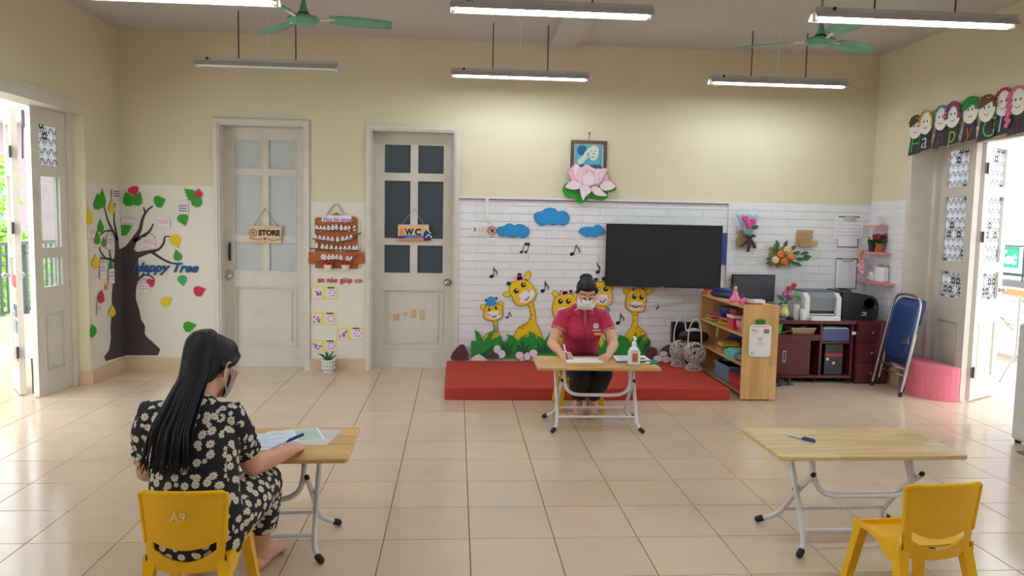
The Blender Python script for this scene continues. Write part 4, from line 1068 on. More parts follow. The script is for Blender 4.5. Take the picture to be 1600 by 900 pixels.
# ---- door signs
sw = D['store']
t = thing('store_sign', 'small wooden STORE sign hanging on a cord on the frosted glass door', 'sign', (-1.95, 4.195, 1.229))
m = MB(); m.prism(sw, onB(4.205, .012)); m.build('board', M_plank, t)
a, b = D['store_text']
text('lettering', 'STORE', .07, MB_text(a[0], 4.1915, a[1] + .0), K_black, t, .0015, 0, .004, width=b[0] - a[0])
c_, e_ = D['store_wheel']
m = MB(); r_ = e_[0] - c_[0]
m.tube([(c_[0] + r_ * math.cos(k * PI / 10), 4.19, c_[1] + r_ * math.sin(k * PI / 10)) for k in range(21)], .003, 6)
m.lathe([(.008, 0), (.008, .006)], (c_[0], 4.193, c_[1]), 10, Matrix.Rotation(PI / 2, 3, 'X'))
for k in range(4):
    m.tube([(c_[0] + r_ * math.cos(k * PI / 4), 4.191, c_[1] + r_ * math.sin(k * PI / 4)), (c_[0] - r_ * math.cos(k * PI / 4), 4.191, c_[1] - r_ * math.sin(k * PI / 4))], .0016, 5)
m.build('wheel_emblem', C('brown_print', '#7b6152'), t)
m = MB(); m.prism(D['store_wave'], onB(4.193, .0015)); m.lathe([(.011, 0), (.009, .006)], (-1.952, 4.192, 1.27), 10, Matrix.Rotation(PI / 2, 3, 'X')); m.build('wave_line', C('brown_line', '#7a5230'), t)
m = MB(); P = D['store_cord']; m.tube([(P[0][0], 4.19, P[0][1]), (P[1][0], 4.207, P[1][1]), (P[2][0], 4.19, P[2][1])], .003, 6, True); m.build('cord', C('jute_cord', '#6e6658'), t)
sw = D['wc']
t = thing('toilet_sign', 'small seaside WC sign with beach hut hanging on the dark glazed door', 'sign', (-.51, 4.195, 1.273))
m = MB(); m.prism(sw, onB(4.205, .012)); m.build('board', M_plank, t)
a, b = D['wc_text']
wl = (b[0] - a[0])
text('letter', 'W', .085, MB_text(a[0], 4.1915, a[1]), K_black, t, .0015, 0, .004, width=wl * .56)
text('letter', 'C', .085, MB_text(a[0] + wl * .6, 4.1915, a[1]), K_black, t, .0015, 0, .004, width=wl * .4)
for nm, key, col, dd in (('sea', 'wc_sea', '#4d83c6', .001), ('sand', 'wc_sand', '#e5855c', .002), ('boat', 'wc_boat', '#1d2f6e', .003), ('beach_hut', 'wc_house', '#1c3570', .006)):
    m = MB(); m.prism(D[key], onB(4.193, dd)); m.build(nm, C('paint_' + nm, col), t)
m = MB()
for q in D['wc_sail']:
    m.prism(q, onB(4.193, .002))
m.build('sail', C('paint_sail', '#ee8a4e'), t)
m = MB()
for q in D['wc_roof']:
    m.prism(q, onB(4.187, .003))
m.build('hut_roof', K_wht, t)
m = MB(); P = D['wc_cord']; m.tube([(P[0][0], 4.19, P[0][1]), (P[1][0], 4.207, P[1][1]), (P[2][0], 4.19, P[2][1])], .003, 6, True); m.build('cord', C('pale_cord', '#a8a69c'), t)
# ---- switch, socket, no-touch sign
a, b = D['switch']
t = thing('light_switch', 'white wall switch with grey rocker left of the other switch plate', 'switch', (a[0] + .03, 4.03, b[1]))
m = MB(); m.box((a[0], 4.025, b[1]), (b[0], 4.042, a[1])); m.build('plate', M_white, t)
m = MB(); m.box((a[0] + .022, 4.02, b[1] + .04), (b[0] - .022, 4.025, a[1] - .04)); m.build('rocker', C('grey_rocker', '#8b8f90'), t)
a, b = D['plug']
t = thing('wall_socket', 'white wall box with cream cover below the cable trunking', 'socket', (a[0] + .03, 4.03, b[1]))
m = MB(); m.box((a[0] - .004, 4.025, b[1]), (b[0], 4.042, a[1])); m.build('plate', M_white, t)
m = MB(); m.box((a[0] + .01, 4.0, b[1] + .035), (b[0] - .005, 4.025, b[1] + .09)); m.build('cover', C('cream_cover', '#ddd3b4'), t)
a, b = D['nosign']
t = thing('prohibition_sign', 'small round red prohibition sign hanging beside the first blue cloud', 'sign', (a[0], 4.015, a[1] - .09))
m = MB(); m.box((a[0] - .045, 4.03, a[1] - .1), (a[0] + .045, 4.036, a[1] + .055)); m.build('card', K_wht, t)
m = MB(); m.tube([(a[0] + .04 * math.cos(k * PI / 12), 4.027, a[1] + .04 * math.sin(k * PI / 12)) for k in range(25)], .0045, 6)
m.tube([(a[0] - .028, 4.025, a[1] + .028), (a[0] + .028, 4.025, a[1] - .028)], .004, 6); m.build('red_ring', C('sign_red', '#a8323a'), t)
m = MB(); m.ball((a[0] + .003, 4.028, a[1]), (.021, .006, .024), 10); m.build('hand_print', C('sign_brown', '#7c3a2c'), t)
m = MB(); m.box((a[0] - .034, 4.028, a[1] - .066), (a[0] + .034, 4.0305, a[1] - .056)); m.build('caption_strip', K_scf, t)
m = MB(); m.tube([(a[0] - .03, 4.03, a[1] + .05), (a[0] - .04, 4.03, a[1] + .085), (a[0] + .01, 4.03, a[1] + .055)], .002, 5); m.build('cord', C('pale_cord', '#a8a69c'), t)
# ---- clouds and notes
for q, lab in zip(D['clouds'], ('blue felt cloud on the left beside the prohibition sign', 'largest blue felt cloud highest on the white brick wall', 'smallest blue felt cloud touching the edge of the television')):
    c0_ = q[0]
    t = thing('felt_cloud', lab, 'cloud', (c0_[0], 4.03, min(p[1] for p in q)), group='blue clouds')
    m = MB(); m.prism(q, onB(4.036, .012)); m.build('edge', K_cloude, t)
    cx = sum(p[0] for p in q) / len(q); cz = sum(p[1] for p in q) / len(q)
    m = MB(); m.prism([(cx + (x - cx) * .965, cz + (z - cz) * .94) for x, z in q], onB(4.025, .003)); m.build('face', K_cloud, t)
nl = ['black music note left of the big giraffe', 'black music note under the gap between the largest and smallest cloud', 'black music note just left of the television', 'black music note above the giraffe behind the teacher', 'tiny black music note between the two left giraffes', 'black music note left of the rightmost giraffe', 'tiny black music note right of the rightmost giraffe', 'black pair of joined music notes under the left cloud']
for q, lab in zip(D['notes'], nl):
    m = MB()
    for r in q:
        m.prism(r, onB(4.036, .005))
    m.build('music_note', K_black, None, label=lab, cat='music note', group='music notes on the brick wall')
# ---- giraffes
gl = ['small yellow giraffe with a blue hat and scarf on the left', 'big yellow giraffe with tilted head and pink bow', 'yellow giraffe half hidden behind the left shoulder of the woman in red', 'yellow giraffe half hidden behind the head of the woman in red, under the television', 'yellow giraffe with pink bow below the television on the right']
for g, lab in zip(D['giraffes'], gl):
    x0 = g['head'][0][0]
    t = thing('giraffe_cutout', lab, 'giraffe decoration', (x0, 4.03, min(p[1] for p in g['body'])), group='giraffe cutouts')
    def outl(pts, d):
        cx = sum(p[0] for p in pts) / len(pts); cz = sum(p[1] for p in pts) / len(pts)
        out = []
        n = len(pts)
        ar = sum(pts[i][0] * pts[(i + 1) % n][1] - pts[(i + 1) % n][0] * pts[i][1] for i in range(n))
        for i in range(n):
            tx, tz = pts[(i + 1) % n][0] - pts[i - 1][0], pts[(i + 1) % n][1] - pts[i - 1][1]
            l_ = math.hypot(tx, tz) or 1
            s_ = 1 if ar > 0 else -1
            out.append((pts[i][0] + s_ * tz / l_ * d, pts[i][1] - s_ * tx / l_ * d))
        return out
    m = MB()
    m.prism(outl(g['body'], .005), onB(4.035, .002)); m.prism(outl(g['head'], .005), onB(4.035, .008))
    for e in g['ears']:
        m.prism(outl(e, .004), onB(4.035, .004))
    m.build('outline', K_line, t)
    m = MB(); m.prism(g['body'], onB(4.035, .004)); m.build('body', K_gy, t)
    for e in g['ears']:
        m = MB(); m.prism(e, onB(4.035, .006)); m.build('ear', K_gy, t)
    for e in g['horns']:
        m = MB(); m.prism(e, onB(4.035, .007)); m.build('horn', C('horn_dark', '#2d2128'), t)
    m = MB(); m.prism(g['head'], onB(4.035, .010)); m.build('head', K_gy, t)
    m = MB(); m.prism(g['muzzle'], onB(4.035, .012)); m.build('muzzle', K_wht, t)
    for e in g['cheeks']:
        m = MB(); m.prism(e, onB(4.035, .0135)); m.build('cheek', K_pink, t)
    for e, gg in zip(g['eyes'], g['glints']):
        m = MB(); m.prism(e, onB(4.035, .0135)); ey = m.build('eye', K_black, t)
        m = MB(); m.prism(gg, onB(4.035, .0145)); m.build('glint', K_wht, ey)
    m = MB(); m.prism(g['mouth'], onB(4.035, .0135)); m.build('mouth', K_black, t)
    for e in g['bow']:
        m = MB(); m.prism(e, onB(4.035, .015)); m.build('bow', K_pink, t)
    if g['hat']:
        m = MB(); m.prism(g['hat'], onB(4.035, .014)); m.build('hat', K_hat, t)
    for e in g['scarf']:
        m = MB(); m.prism(e, onB(4.035, .012)); m.build('scarf', K_scf if g['hat'] else K_hat, t)
    if g['spots']:
        m = MB()
        for e in g['spots']:
            m.prism(e, onB(4.035, .0055))
        m.build('spots', K_spot, t)
for key, tk, lab in (('grassL', 'tuftL', 'long green felt grass cutout in front of the left giraffes'), ('grassR', 'tuftR', 'green felt grass cutout under the rightmost giraffe')):
    t = thing('grass_cutout', lab, 'grass decoration', (D[key][0][0][0], 4.02, .12))
    m = MB()
    for q in D[key]:
        m.prism(q, onB(4.018, .004))
    m.build('grass_blades', K_grass, t)
    for q in D[tk]:
        m = MB(); m.prism(q, onB(4.0135, .004)); m.build('tuft', K_tuft, t)
    if key == 'grassL':
        for q in D['agave']:
            m = MB(); m.prism(q, onB(4.008, .004)); m.build('pale_leaf', C('pale_leaf', '#dfe6df'), t)
sl = ['cluster of two white and one brown paper stones in front of the small giraffe', 'row of white and pink paper stones in front of the big giraffe', 'single dark brown paper rock at the left end of the brick wall', 'pile of dark and white paper stones right of the rightmost giraffe']
for q, lab in zip(D['stones'], sl):
    t = thing('stone_cutout', lab, 'stone decoration', (q[0][1][0][0], 4.0, .11), group='paper stones along the wall')
    for i, (k, pts) in enumerate(q):
        cx, cz = sum(p[0] for p in pts) / len(pts), sum(p[1] for p in pts) / len(pts)
        m = MB(); m.prism([(cx + (x - cx) * 1.07, cz + (z - cz) * 1.07) for x, z in pts], onB(4.0, .004 + .003 * i)); m.build('stone_edge', C('stone_edge_grey', '#77717c'), t)
        m = MB(); m.prism([(cx + (x - cx) * .97, cz + (z - cz) * .97) for x, z in pts], onB(4.0, .0055 + .003 * i)); m.build('stone', dict(w=K_stone, b=K_brk, d=K_dk, p=K_pst)[k], t)
# ---- portrait and lotus
pt = D['portrait']
t = thing('framed_portrait', 'framed blue toned portrait of a person above the lotus', 'picture', (1.2, 4.03, 1.9))
m = MB()
fr = pt['fr']; xs0, xs1 = fr[3][0], fr[1][0]; zt, zb = fr[0][1], fr[2][1]
for a, b in (((xs0, zb), (xs0 + .03, zt)), ((xs1 - .03, zb), (xs1, zt)), ((xs0 + .03, zt - .03), (xs1 - .03, zt)), ((xs0 + .03, zb), (xs1 - .03, zb + .03))):
    m.prism(rect(a, b), onB(4.046, .03))
m.build('frame', wood_mat('dark_frame_wood', '#4a3a30', '#6a5548', 1, .4), t)
m = MB(); m.prism(rect((xs0 + .03, zb + .03), (xs1 - .03, zt - .03)), onB(4.046, .01)); m.build('mount', C('pale_mount', '#d8e2e0'), t)
for nm, key, col, d in (('picture', None, '#5fb2cb', .011), ('shade', 'dark', '#2a5f93', .012), ('coat', 'coat', '#3e5f7c', .0125), ('face', 'head', '#d9e3cc', .013), ('raised_hand', 'hand', '#cfdcc8', .014)):
    pts = pt[key] if key else rect((xs0 + .045, zb + .045), (xs1 - .045, zt - .045))
    m = MB(); m.prism(pts, onB(4.046, d)); m.build(nm, C('portrait_' + nm, col, .4), t)
m = MB()
for a, b, w_ in ((1.226, 2.185, .02), (1.265, 2.183, .02), (1.245, 2.125, .035)):
    m.prism(rect((a - w_ / 2, b), (a + w_ / 2, b + .006)), onB(4.033, .001))
m.prism([(1.235, 2.16), (1.25, 2.15), (1.258, 2.165)], onB(4.033, .001))
m.build('features', C('portrait_ink', '#33546a'), t)
m = MB(); m.tube([(1.2, 4.03, 2.286), (1.2, 4.04, 2.36)], .0025, 6); m.lathe([(.008, 0), (.008, .02)], (1.2, 4.05, 2.36), 8, Matrix.Rotation(PI / 2, 3, 'X')); m.build('hanger', M_dkmetal, t)
t = thing('lotus_cutout', 'large pink lotus cutout on a green pad below the portrait', 'flower decoration', (1.2, 3.99, 1.72))
m = MB(); m.prism(D['lotus_pad'], onB(4.005, .012)); m.build('lily_pad', C('lily_green', '#1f9e22'), t)
lp = ['#f0d2e0', '#eebfd4', '#eebfd4', '#f3dbe7', '#f3dbe7', '#f0d0e0', '#f0d0e0', '#f4e2ec', '#f3dfe9', '#f3dfe9', '#f3dfe9', '#f3dfe9']
for i, q in enumerate(D['lotus_pet']):
    cx, cz = sum(p[0] for p in q) / len(q), sum(p[1] for p in q) / len(q)
    m = MB(); m.prism([(cx + (x - cx) * 1.05, cz + (z - cz) * 1.05) for x, z in q], onB(3.993 - .0024 * i, .003)); m.build('petal_edge', C('lotus_edge_pink', '#e08fb4', .6), t)
    m = MB(); m.prism(q, onB(3.993 - .0024 * i, .0042)); m.build('petal', C('lotus_' + lp[i][1:], lp[i], .5, scale=14), t)
m = MB()
for q in D['lotus_stamen']:
    m.prism(q, onB(3.961, .003))
m.build('stamens', C('stamen_yellow', '#d8c05a'), t)
# ---- television and the blue panel beside it
a = Vector((1.388, 3.995)); b = Vector((2.473, 3.75))
t = thing('television', 'large black flat television on the white brick wall', 'television', (a.x, a.y, .87), math.atan2(b.y - a.y, b.x - a.x))
W_ = (b - a).length; H_ = .612
m = MB()
for q in (((0, 0), (W_, .014)), ((0, H_ - .009), (W_, H_)), ((0, .014), (.008, H_ - .009)), ((W_ - .008, .014), (W_, H_ - .009))):
    m.prism(rect(*q), lambda x, z, k: (x, .03 - .034 * k, z))
m.build('bezel', M_black, t, world=False)
m = MB(); m.box((.006, .0, .012), (W_ - .006, .03, H_ - .007)); m.build('screen', pm('dark_screen', '#2a2f36', .14, .05, 2), t, world=False)
m = MB(); m.box((.15, .03, .08), (W_ - .15, .06, H_ - .1)).box((.4, .06, .2), (.7, .10, .45)); m.build('back_housing', M_black, t, world=False)
m = MB(); m.box((W_ / 2 - .02, -.006, .002), (W_ / 2 + .02, .0, .01)); m.build('maker_badge', M_metal, t, world=False)
a, b, c_ = D['bluepanel']
m = MB(); m.box((2.3, 4.02, c_[1]), (2.616, 4.04, a[1])); m.build('blue_panel', C('royal_blue_board', '#2d479b'), None, label='royal blue board showing behind the right edge of the television', cat='board')
m = MB(); m.tube(spline([(1.34, 4.02, .84), (1.385, 4.02, .73), (1.8, 4.0, .675), (2.25, 4.0, .735), (2.33, 4.0, .84)]), .004, 6, True); m.build('power_cable', C('pale_cable', '#c9cbcc'), None, label='pale cable drooping along the wall below the television', cat='cable')
# ---- stick holders and flowers
h_ = D['holders']
for i, lab in enumerate(('stick rack wall pocket behind the pink bouquet', 'stick rack wall pocket behind the orange flowers', 'empty wall pocket of natural sticks on the white wall')):
    p, q = h_[2 * i], h_[2 * i + 1]
    x0, x1, z0, z1 = p[0], q[0], q[1], p[1]
    t = thing('stick_pocket', lab, 'wall pocket', ((x0 + x1) / 2, 4.02, z0), group='stick wall pockets')
    n = 12
    for k in range(n):
        z = z0 + (z1 - z0) * (k + .5) / n
        jt = random.uniform(-.012, .012)
        m = MB(); m.chain([(x0 + jt, 4.022, z), (x1 + jt - .02, 4.022, z)], (z1 - z0) / n * .42, n=7)
        m.build('stick', M_stick, t)
    for k in range(5):
        z = z0 + (z1 - z0) * (k + .5) / n
        m = MB(); m.chain([(x0 + .02, 3.975, z), (x1 + .01, 3.975, z)], (z1 - z0) / n * .42, n=7)
        m.build('stick', M_stick, t)
def rose(name, c, r, mat, parent, mat2=None):
    m = MB(); m.sm = True
    c = Vector(c)
    m.ball(c, (r * .55, r * .6, r * .55), 10)
    for ring, (k, rr, tilt) in enumerate(((5, .55, .2), (6, .85, .55))):
        for i in range(k):
            a_ = 2 * PI * i / k + ring * .4
            d = Vector((math.cos(a_), -.5 + tilt * .2, math.sin(a_)))
            m.ball(c + Vector((d.x * r * rr * .62, -r * (.35 - .3 * ring), d.z * r * rr * .62)), (r * .42, r * .3, r * .42), 8)
    return m.build(name, mat, parent)
def leaf3(m, c, d, L, W):
    c, d = Vector(c), Vector(d).normalized()
    s_ = d.cross(Vector((0, -1, 0)))
    if s_.length < .1:
        s_ = Vector((1, 0, 0))
    s_.normalize()
    nrm = Vector((0, -1, 0))
    rows = []
    for i in range(6):
        t_ = i / 5
        w_ = W * math.sin(PI * min(1, t_ * .92 + .06)) * .5
        p = c + d * L * t_ + nrm * (.25 * L * math.sin(PI * t_) * .3)
        rows.append([p - s_ * w_ + nrm * .004, p, p + s_ * w_ + nrm * .004])
    m.slab(rows, lambda p: p + Vector((0, .0015, 0)))
K_lf = C('leaf_green', '#2c6b34', .45, var=.2); K_lf2 = C('pale_leaf_green', '#6fae74', .5)
t = thing('flower_arrangement', 'orange and peach silk roses with green leaves on the white wall', 'flowers', (3.16, 3.96, 1.1))
for (x, z), cc in zip(D['roses'], ('#e07f26', '#f0c89c', '#e58a33', '#efc7a0', '#df7a28')):
    rose('rose', (x, 3.95, z), .046, C('petal_' + cc[1:], cc, .6, var=.12, scale=30), t)
fc = Vector((3.14, 1.19))
for x, z in D['fleaves']:
    m = MB()
    d = Vector((x - fc.x, 0, z - fc.y)).normalized()
    leaf3(m, (x - d.x * .04, 3.96, z - d.z * .04), d, .085, .042)
    m.build('leaf', K_lf, t)
m = MB(); m.tube([(3.2, 3.98, 1.2), (3.33, 3.98, 1.21), (3.46, 3.98, 1.2)], .003, 6); m.tube([(3.18, 3.98, 1.16), (3.3, 3.98, 1.12)], .003, 6); m.build('stem', K_lf, t)
bq = D['bouq']
t = thing('bouquet', 'pink rose bouquet in pale blue wrapping tied with a black ribbon', 'flowers', (2.85, 3.97, 1.3))
tie = Vector((bq[8][0], 3.97, bq[8][1]))
rows = []
topL, topR = bq[0], bq[3]
for i in range(7):
    f = i / 6
    row = []
    for k in range(13):
        g_ = k / 12
        spread = .02 + (.115 * f)
        x = tie.x + (g_ - .5) * 2 * spread - .004 * f
        y = 3.985 - .055 * f * math.sin(PI * g_) * (1 if f < .75 else .4) - .01 * (k % 2)
        z = tie.z + .225 * f + (.012 if k % 3 == 0 else -.01) * f
        row.append((x, y, z))
    rows.append(row)
m = MB(); m.slab(rows, lambda p: p + Vector((0, .002, 0))); m.build('wrapping', C('pale_blue_wrap', '#b4d2e0', .3), t)
for q in bq[9:12]:
    rose('rose', (q[0], 3.925, q[1]), .042, C('pink_rose', '#e2549a', .6, var=.15, scale=30), t)
m = MB(); leaf3(m, (bq[12][0] - .03, 3.925, bq[12][1] - .02), (1, 0, .3), .075, .05); leaf3(m, (bq[12][0] - .05, 3.925, bq[12][1] + .0), (.4, 0, .5), .06, .04); m.build('leaf', K_lf, t)
K_rib = C('black_ribbon', '#2a2c36', .4)
for q in (bq[13], bq[14], bq[15]):
    m = MB(); m.slab([[(tie.x - .016 + (q[0] - tie.x) * f - .0, 3.945 - .01 * math.sin(5 * f), tie.z + (q[1] - tie.z) * f), (tie.x + .016 + (q[0] - tie.x) * f, 3.943 - .01 * math.sin(5 * f), tie.z + (q[1] - tie.z) * f + .004)] for f in (0, .25, .5, .75, 1)], lambda p: p + Vector((0, .0015, 0))); m.build('ribbon_tail', K_rib, t)
m = MB(); m.sm = True
m.chain([(tie.x - .055, 3.945, tie.z + .012), (tie.x - .03, 3.935, tie.z + .02), (tie.x, 3.94, tie.z), (tie.x + .03, 3.935, tie.z + .022), (tie.x + .06, 3.945, tie.z + .016)], [(.006, .008), (.012, .018), (.01, .012), (.012, .018), (.006, .008)], n=10); m.build('bow', K_rib, t)
# ---- clipboards
K_clip = C('clipboard_blue', '#2d7aa8', .4)
cp = D['clip']
for (p, q), lab in (((cp[0], cp[2]), 'blue clipboard with a wide sheet pinned over it, the upper one'), ((cp[8], cp[10]), 'blue edged clipboard with one white sheet, the lower one')):
    x0, x1, z0, z1 = p[0], q[0], q[1], p[1]
    t = thing('clipboard', lab, 'clipboard', ((x0 + x1) / 2, 4.03, z0), group='clipboards on the wall')
    m = MB(); m.prism(rect((x0, z0), (x1, z1)), onB(4.036, .004)); m.build('board', K_clip, t)
    m = MB(); m.prism(rect((x0 + .003, z0 + .01), (x1 - .012, z1 - .015)), onB(4.0315, .0015)); m.build('paper', M_paper, t)
    m = MB(); xm = (x0 + x1) / 2
    m.tube([(xm - .055, 4.018, z1 - .008), (xm - .05, 4.018, z1 - .035), (xm + .05, 4.018, z1 - .035), (xm + .055, 4.018, z1 - .008)], .004, 6); m.box((xm - .05, 4.02, z1 - .02), (xm + .05, 4.03, z1 - .004)); m.build('clip', M_metal, t)
    if z1 > 1.4:
        m = MB(); m.prism([cp[4], cp[5], cp[6], cp[7]], onB(4.0285, .0015)); m.build('pinned_sheet', M_paper, t)
        for k in range(5):
            m = MB()
            z = 1.55 - k * .036
            for c in range(7):
                m.prism(rect((3.74 + c * .038, z), (3.77 + c * .038, z + .004)), onB(4.0268, .0006))
            m.build('writing', C('grey_ink', '#9a9db0'), t)
    else:
        m = MB()
        for k in range(10):
            m.prism(rect((x0 + .03, z0 + .03 + k * .024), (x1 - .05, z0 + .032 + k * .024)), onB(4.0298, .0006))
        m.build('writing', C('grey_ink', '#9a9db0'), t)
# ---- pink shelves on the right wall
K_shelf = C('pink_shelf', '#e78b93', .45)
sh = [('short pink wall shelf, highest of the three', 3.70, 3.96, 1.49), ('middle pink wall shelf carrying the potted red flowers', 3.62, 4.0, 1.235), ('longest pink wall shelf, lowest of the three', 3.52, 4.02, .945)]
for lab, y0, y1, z in sh:
    m = MB(); m.box((XR - .125, y0, z), (XR - .015, y1, z + .018)); m.build('wall_shelf', K_shelf, None, label=lab, cat='shelf', group='pink wall shelves')
t = thing('ornament', 'small pale pink figurine on the highest pink shelf', 'ornament', (4.04, 3.76, 1.508))
m = MB(); m.sm = True; m.lathe([(.03, 0), (.034, .02), (.024, .05), (.018, .06)], (4.04, 3.76, 1.508), 12); m.build('base', C('pale_pink', '#ecc9c8'), t)
m = MB(); m.sm = True; m.ball((4.04, 3.76, 1.582), .016, 10); m.build('head', C('pale_pink', '#ecc9c8'), t)
def pot(name, lab, c, r, h, mat, fl, fmat, spread):
    t = thing(name, lab, 'plant', c)
    m = MB(); m.sm = False; m.lathe([(r * .7, 0), (r, h), (r * 1.08, h), (r * 1.08, h + .01), (r * .9, h + .01), (r * .85, h - .005)], c, 14); m.build('pot', mat, t)
    m = MB()
    rr = random.Random(3)
    for i in range(26):
        a_ = rr.random() * 2 * PI
        d = Vector((math.cos(a_), math.sin(a_), rr.uniform(.4, 1.5)))
        leaf3(m, Vector(c) + Vector((0, 0, h)), d, spread * rr.uniform(.7, 1.1), .028)
    m.build('foliage', K_lf, t)
    if fl:
        m = MB(); m.sm = True
        for i in range(fl):
            a_ = rr.random() * 2 * PI; q = rr.random() ** .5 * spread * .75
            m.ball(Vector(c) + Vector((q * math.cos(a_), q * math.sin(a_), h + .06 + rr.random() * .035)), .017, 8)
        m.build('blossoms', fmat, t)
    return t
pot('potted_plant', 'terracotta pot of dark red flowers on the middle pink shelf', (4.045, 3.74, 1.254), .042, .075, C('terracotta', '#a8643c'), 22, C('crimson_petal', '#a51f3c', var=.2), .1)
pot('potted_plant', 'small dark pot beside the red flowers on the middle pink shelf', (4.03, 3.86, 1.254), .034, .075, C('dark_pot', '#4a2f2c'), 0, None, .06)
t = thing('figurine', 'small glass bottle at the far end of the middle pink shelf', 'bottle', (4.05, 3.955, 1.254))
m = MB(); m.sm = True; m.lathe([(.02, 0), (.024, .04), (.012, .08), (.01, .12), (.013, .125)], (4.05, 3.955, 1.254), 12); m.build('body', C('pale_glass', '#c8cdb8', .15), t)
m = MB(); m.lathe([(.012, 0), (.012, .02)], (4.05, 3.955, 1.379), 10); m.build('cap', C('gold_cap', '#b99a50', .3), t)
t = thing('gift_ribbon', 'orange and pink ribbon bow hanging below the middle pink shelf', 'ribbon', (4.0, 3.95, 1.06))
m = MB(); m.sm = True
for i, (dx, dz, r) in enumerate(((0, 0, .04), (.02, -.05, .045), (-.03, -.07, .04), (.02, -.1, .035), (-.05, -.03, .03))):
    m.ball((3.985, 3.95 - dx, 1.14 + dz), (.015, r, r), 8)
m.build('pink_loops', C('pink_net', '#efb0bb', .6), t)
m = MB(); m.tube(spline([(3.98, 3.94, 1.255), (3.97, 3.96, 1.2), (3.975, 3.94, 1.14)]), (.016), 7, True); m.build('orange_knot', C('orange_ribbon', '#dd8a5c'), t)
t = thing('storage_jar', 'white lidded jar on the longest pink shelf', 'jar', (4.05, 3.68, .963))
m = MB(); m.rbox((4.01, 3.62, .963), (4.09, 3.75, 1.11), .02); m.build('body', M_white, t)
m = MB(); m.rbox((4.02, 3.635, 1.11), (4.08, 3.735, 1.135), .015); m.build('lid', M_metal, t)
t = thing('mug', 'small patterned white mug beside the jar on the longest pink shelf', 'mug', (4.05, 3.83, .963))
m = MB(); m.sm = True; m.lathe([(.034, 0), (.038, .01), (.038, .09), (.034, .09), (.033, .02)], (4.05, 3.83, .963), 16); m.build('body', C('floral_white', '#e4e0d4', var=.2, scale=40), t)
m = MB(); m.tube(spline([(4.04, 3.865, 1.03), (4.035, 3.9, 1.025), (4.035, 3.9, .99), (4.04, 3.866, .98)]), .006, 7, True); m.build('handle', M_white, t)
# ---- the bunting of painted faces
hc = ['#5b4634', '#dcb13a', '#27a7b0', '#3a3f78', '#179a3c', '#7a5236', '#c22f52', '#e27aa0']
lc = ['#4fb83a', '#f2f2f2', '#9a3a6a', '#b9d030', '#d8553a', '#55c23a', '#dfe8ef', '#8a2f5a']
hn = ['short brown', 'blond', 'turquoise', 'multicoloured bead', 'bright green', 'brown side-swept', 'crimson', 'pink striped']
ys = [(3.325, 2.305), (3.15, 2.325), (2.96, 2.34), (2.775, 2.34), (2.58, 2.35), (2.36, 2.335), (2.195, 2.36), (2.02, 2.345)]
K_brd = C('black_card', '#2b3138', .7); K_face = C('paper_plate_white', '#ecebe4', .7)
for i, ((y, z), ch) in enumerate(zip(ys, 'HappyCla')):
    t = thing('bunting_face', 'plate face with %s hair on a black card lettered %s over the doorway' % (hn[i], ch), 'bunting', (XR - .02, y, z - .13), group='painted faces over the right doorway')
    dd = .022 + .016 * (i % 2)
    fn = lambda q, tt: onR(XR - dd - q, tt)
    m = MB(); m.prism([(y + .105, z - .145), (y - .085, z - .13), (y - .06, z + .03), (y + .07, z + .03)], fn(0, .004)); m.build('card', K_brd, t)
    E = lambda cy, cz, ry, rz, n=16: [(cy + ry * math.cos(2 * PI * k / n), cz + rz * math.sin(2 * PI * k / n)) for k in range(n)]
    m = MB(); m.prism(E(y, z + .10, .095, .1), fn(.006, .004)); m.build('face', K_face, t)
    m = MB(); m.sm = True
    for k in range(13):
        a_ = PI * (-.05 + 1.12 * k / 12) if i not in (0, 4, 5) else PI * (.15 + .8 * k / 12)
        for r_ in ((.08, .1) if i in (3, 4) else (.095,)):
            m.ball((XR - dd - .014, y + r_ * math.cos(a_), z + .105 + r_ * 1.05 * math.sin(a_)), (.007, .022, .02) if i != 3 else (.01, .02, .02), 7)
    if i in (0, 4, 5):
        for k in range(7):
            m.chain([(XR - dd - .015, y + .06 - .02 * k, z + .19 - .004 * k), (XR - dd - .015, y + .075 - .018 * k, z + .12 + .006 * k)], .009, n=6)
    if i == 7:
        for k in range(5):
            m.chain([(XR - dd - .016, y + .07, z + .17 - .05 * k), (XR - dd - .016, y + .1, z + .13 - .05 * k)], .016, n=6)
    hm = C('yarn_' + hc[i][1:], hc[i], .7, var=.25, scale=50) if i != 3 else pm('yarn_beads', '#27408f', .5, .1, 45, col2='#c0453f')
    m.build('hair', hm, t)
    m = MB(); m.prism(E(y + .025, z + .115, .008, .011, 8), fn(.0105, .001)); m.prism(E(y - .025, z + .115, .008, .011, 8), fn(.0105, .001)); m.build('eyes', K_black, t)
    m = MB(); m.tube([(XR - dd - .0115, y - .025 + .0125 * k, z + .065 - .012 * math.sin(PI * k / 4)) for k in range(5)], .0028, 5); m.build('smile', C('smile_red', '#b8363a'), t)
    Mx = Matrix.Translation((XR - dd - .006, y + (.085 if i == 0 else .06), z - .12)) @ Matrix(((0, 0, -1, 0), (-1, 0, 0, 0), (0, 1, 0, 0), (0, 0, 0, 1)))
    text('letter', ch, 'HC'.count(ch) * .02 + .21, Mx, C('chalk_' + lc[i][1:], lc[i], .8), t, .001, .15, -.004)
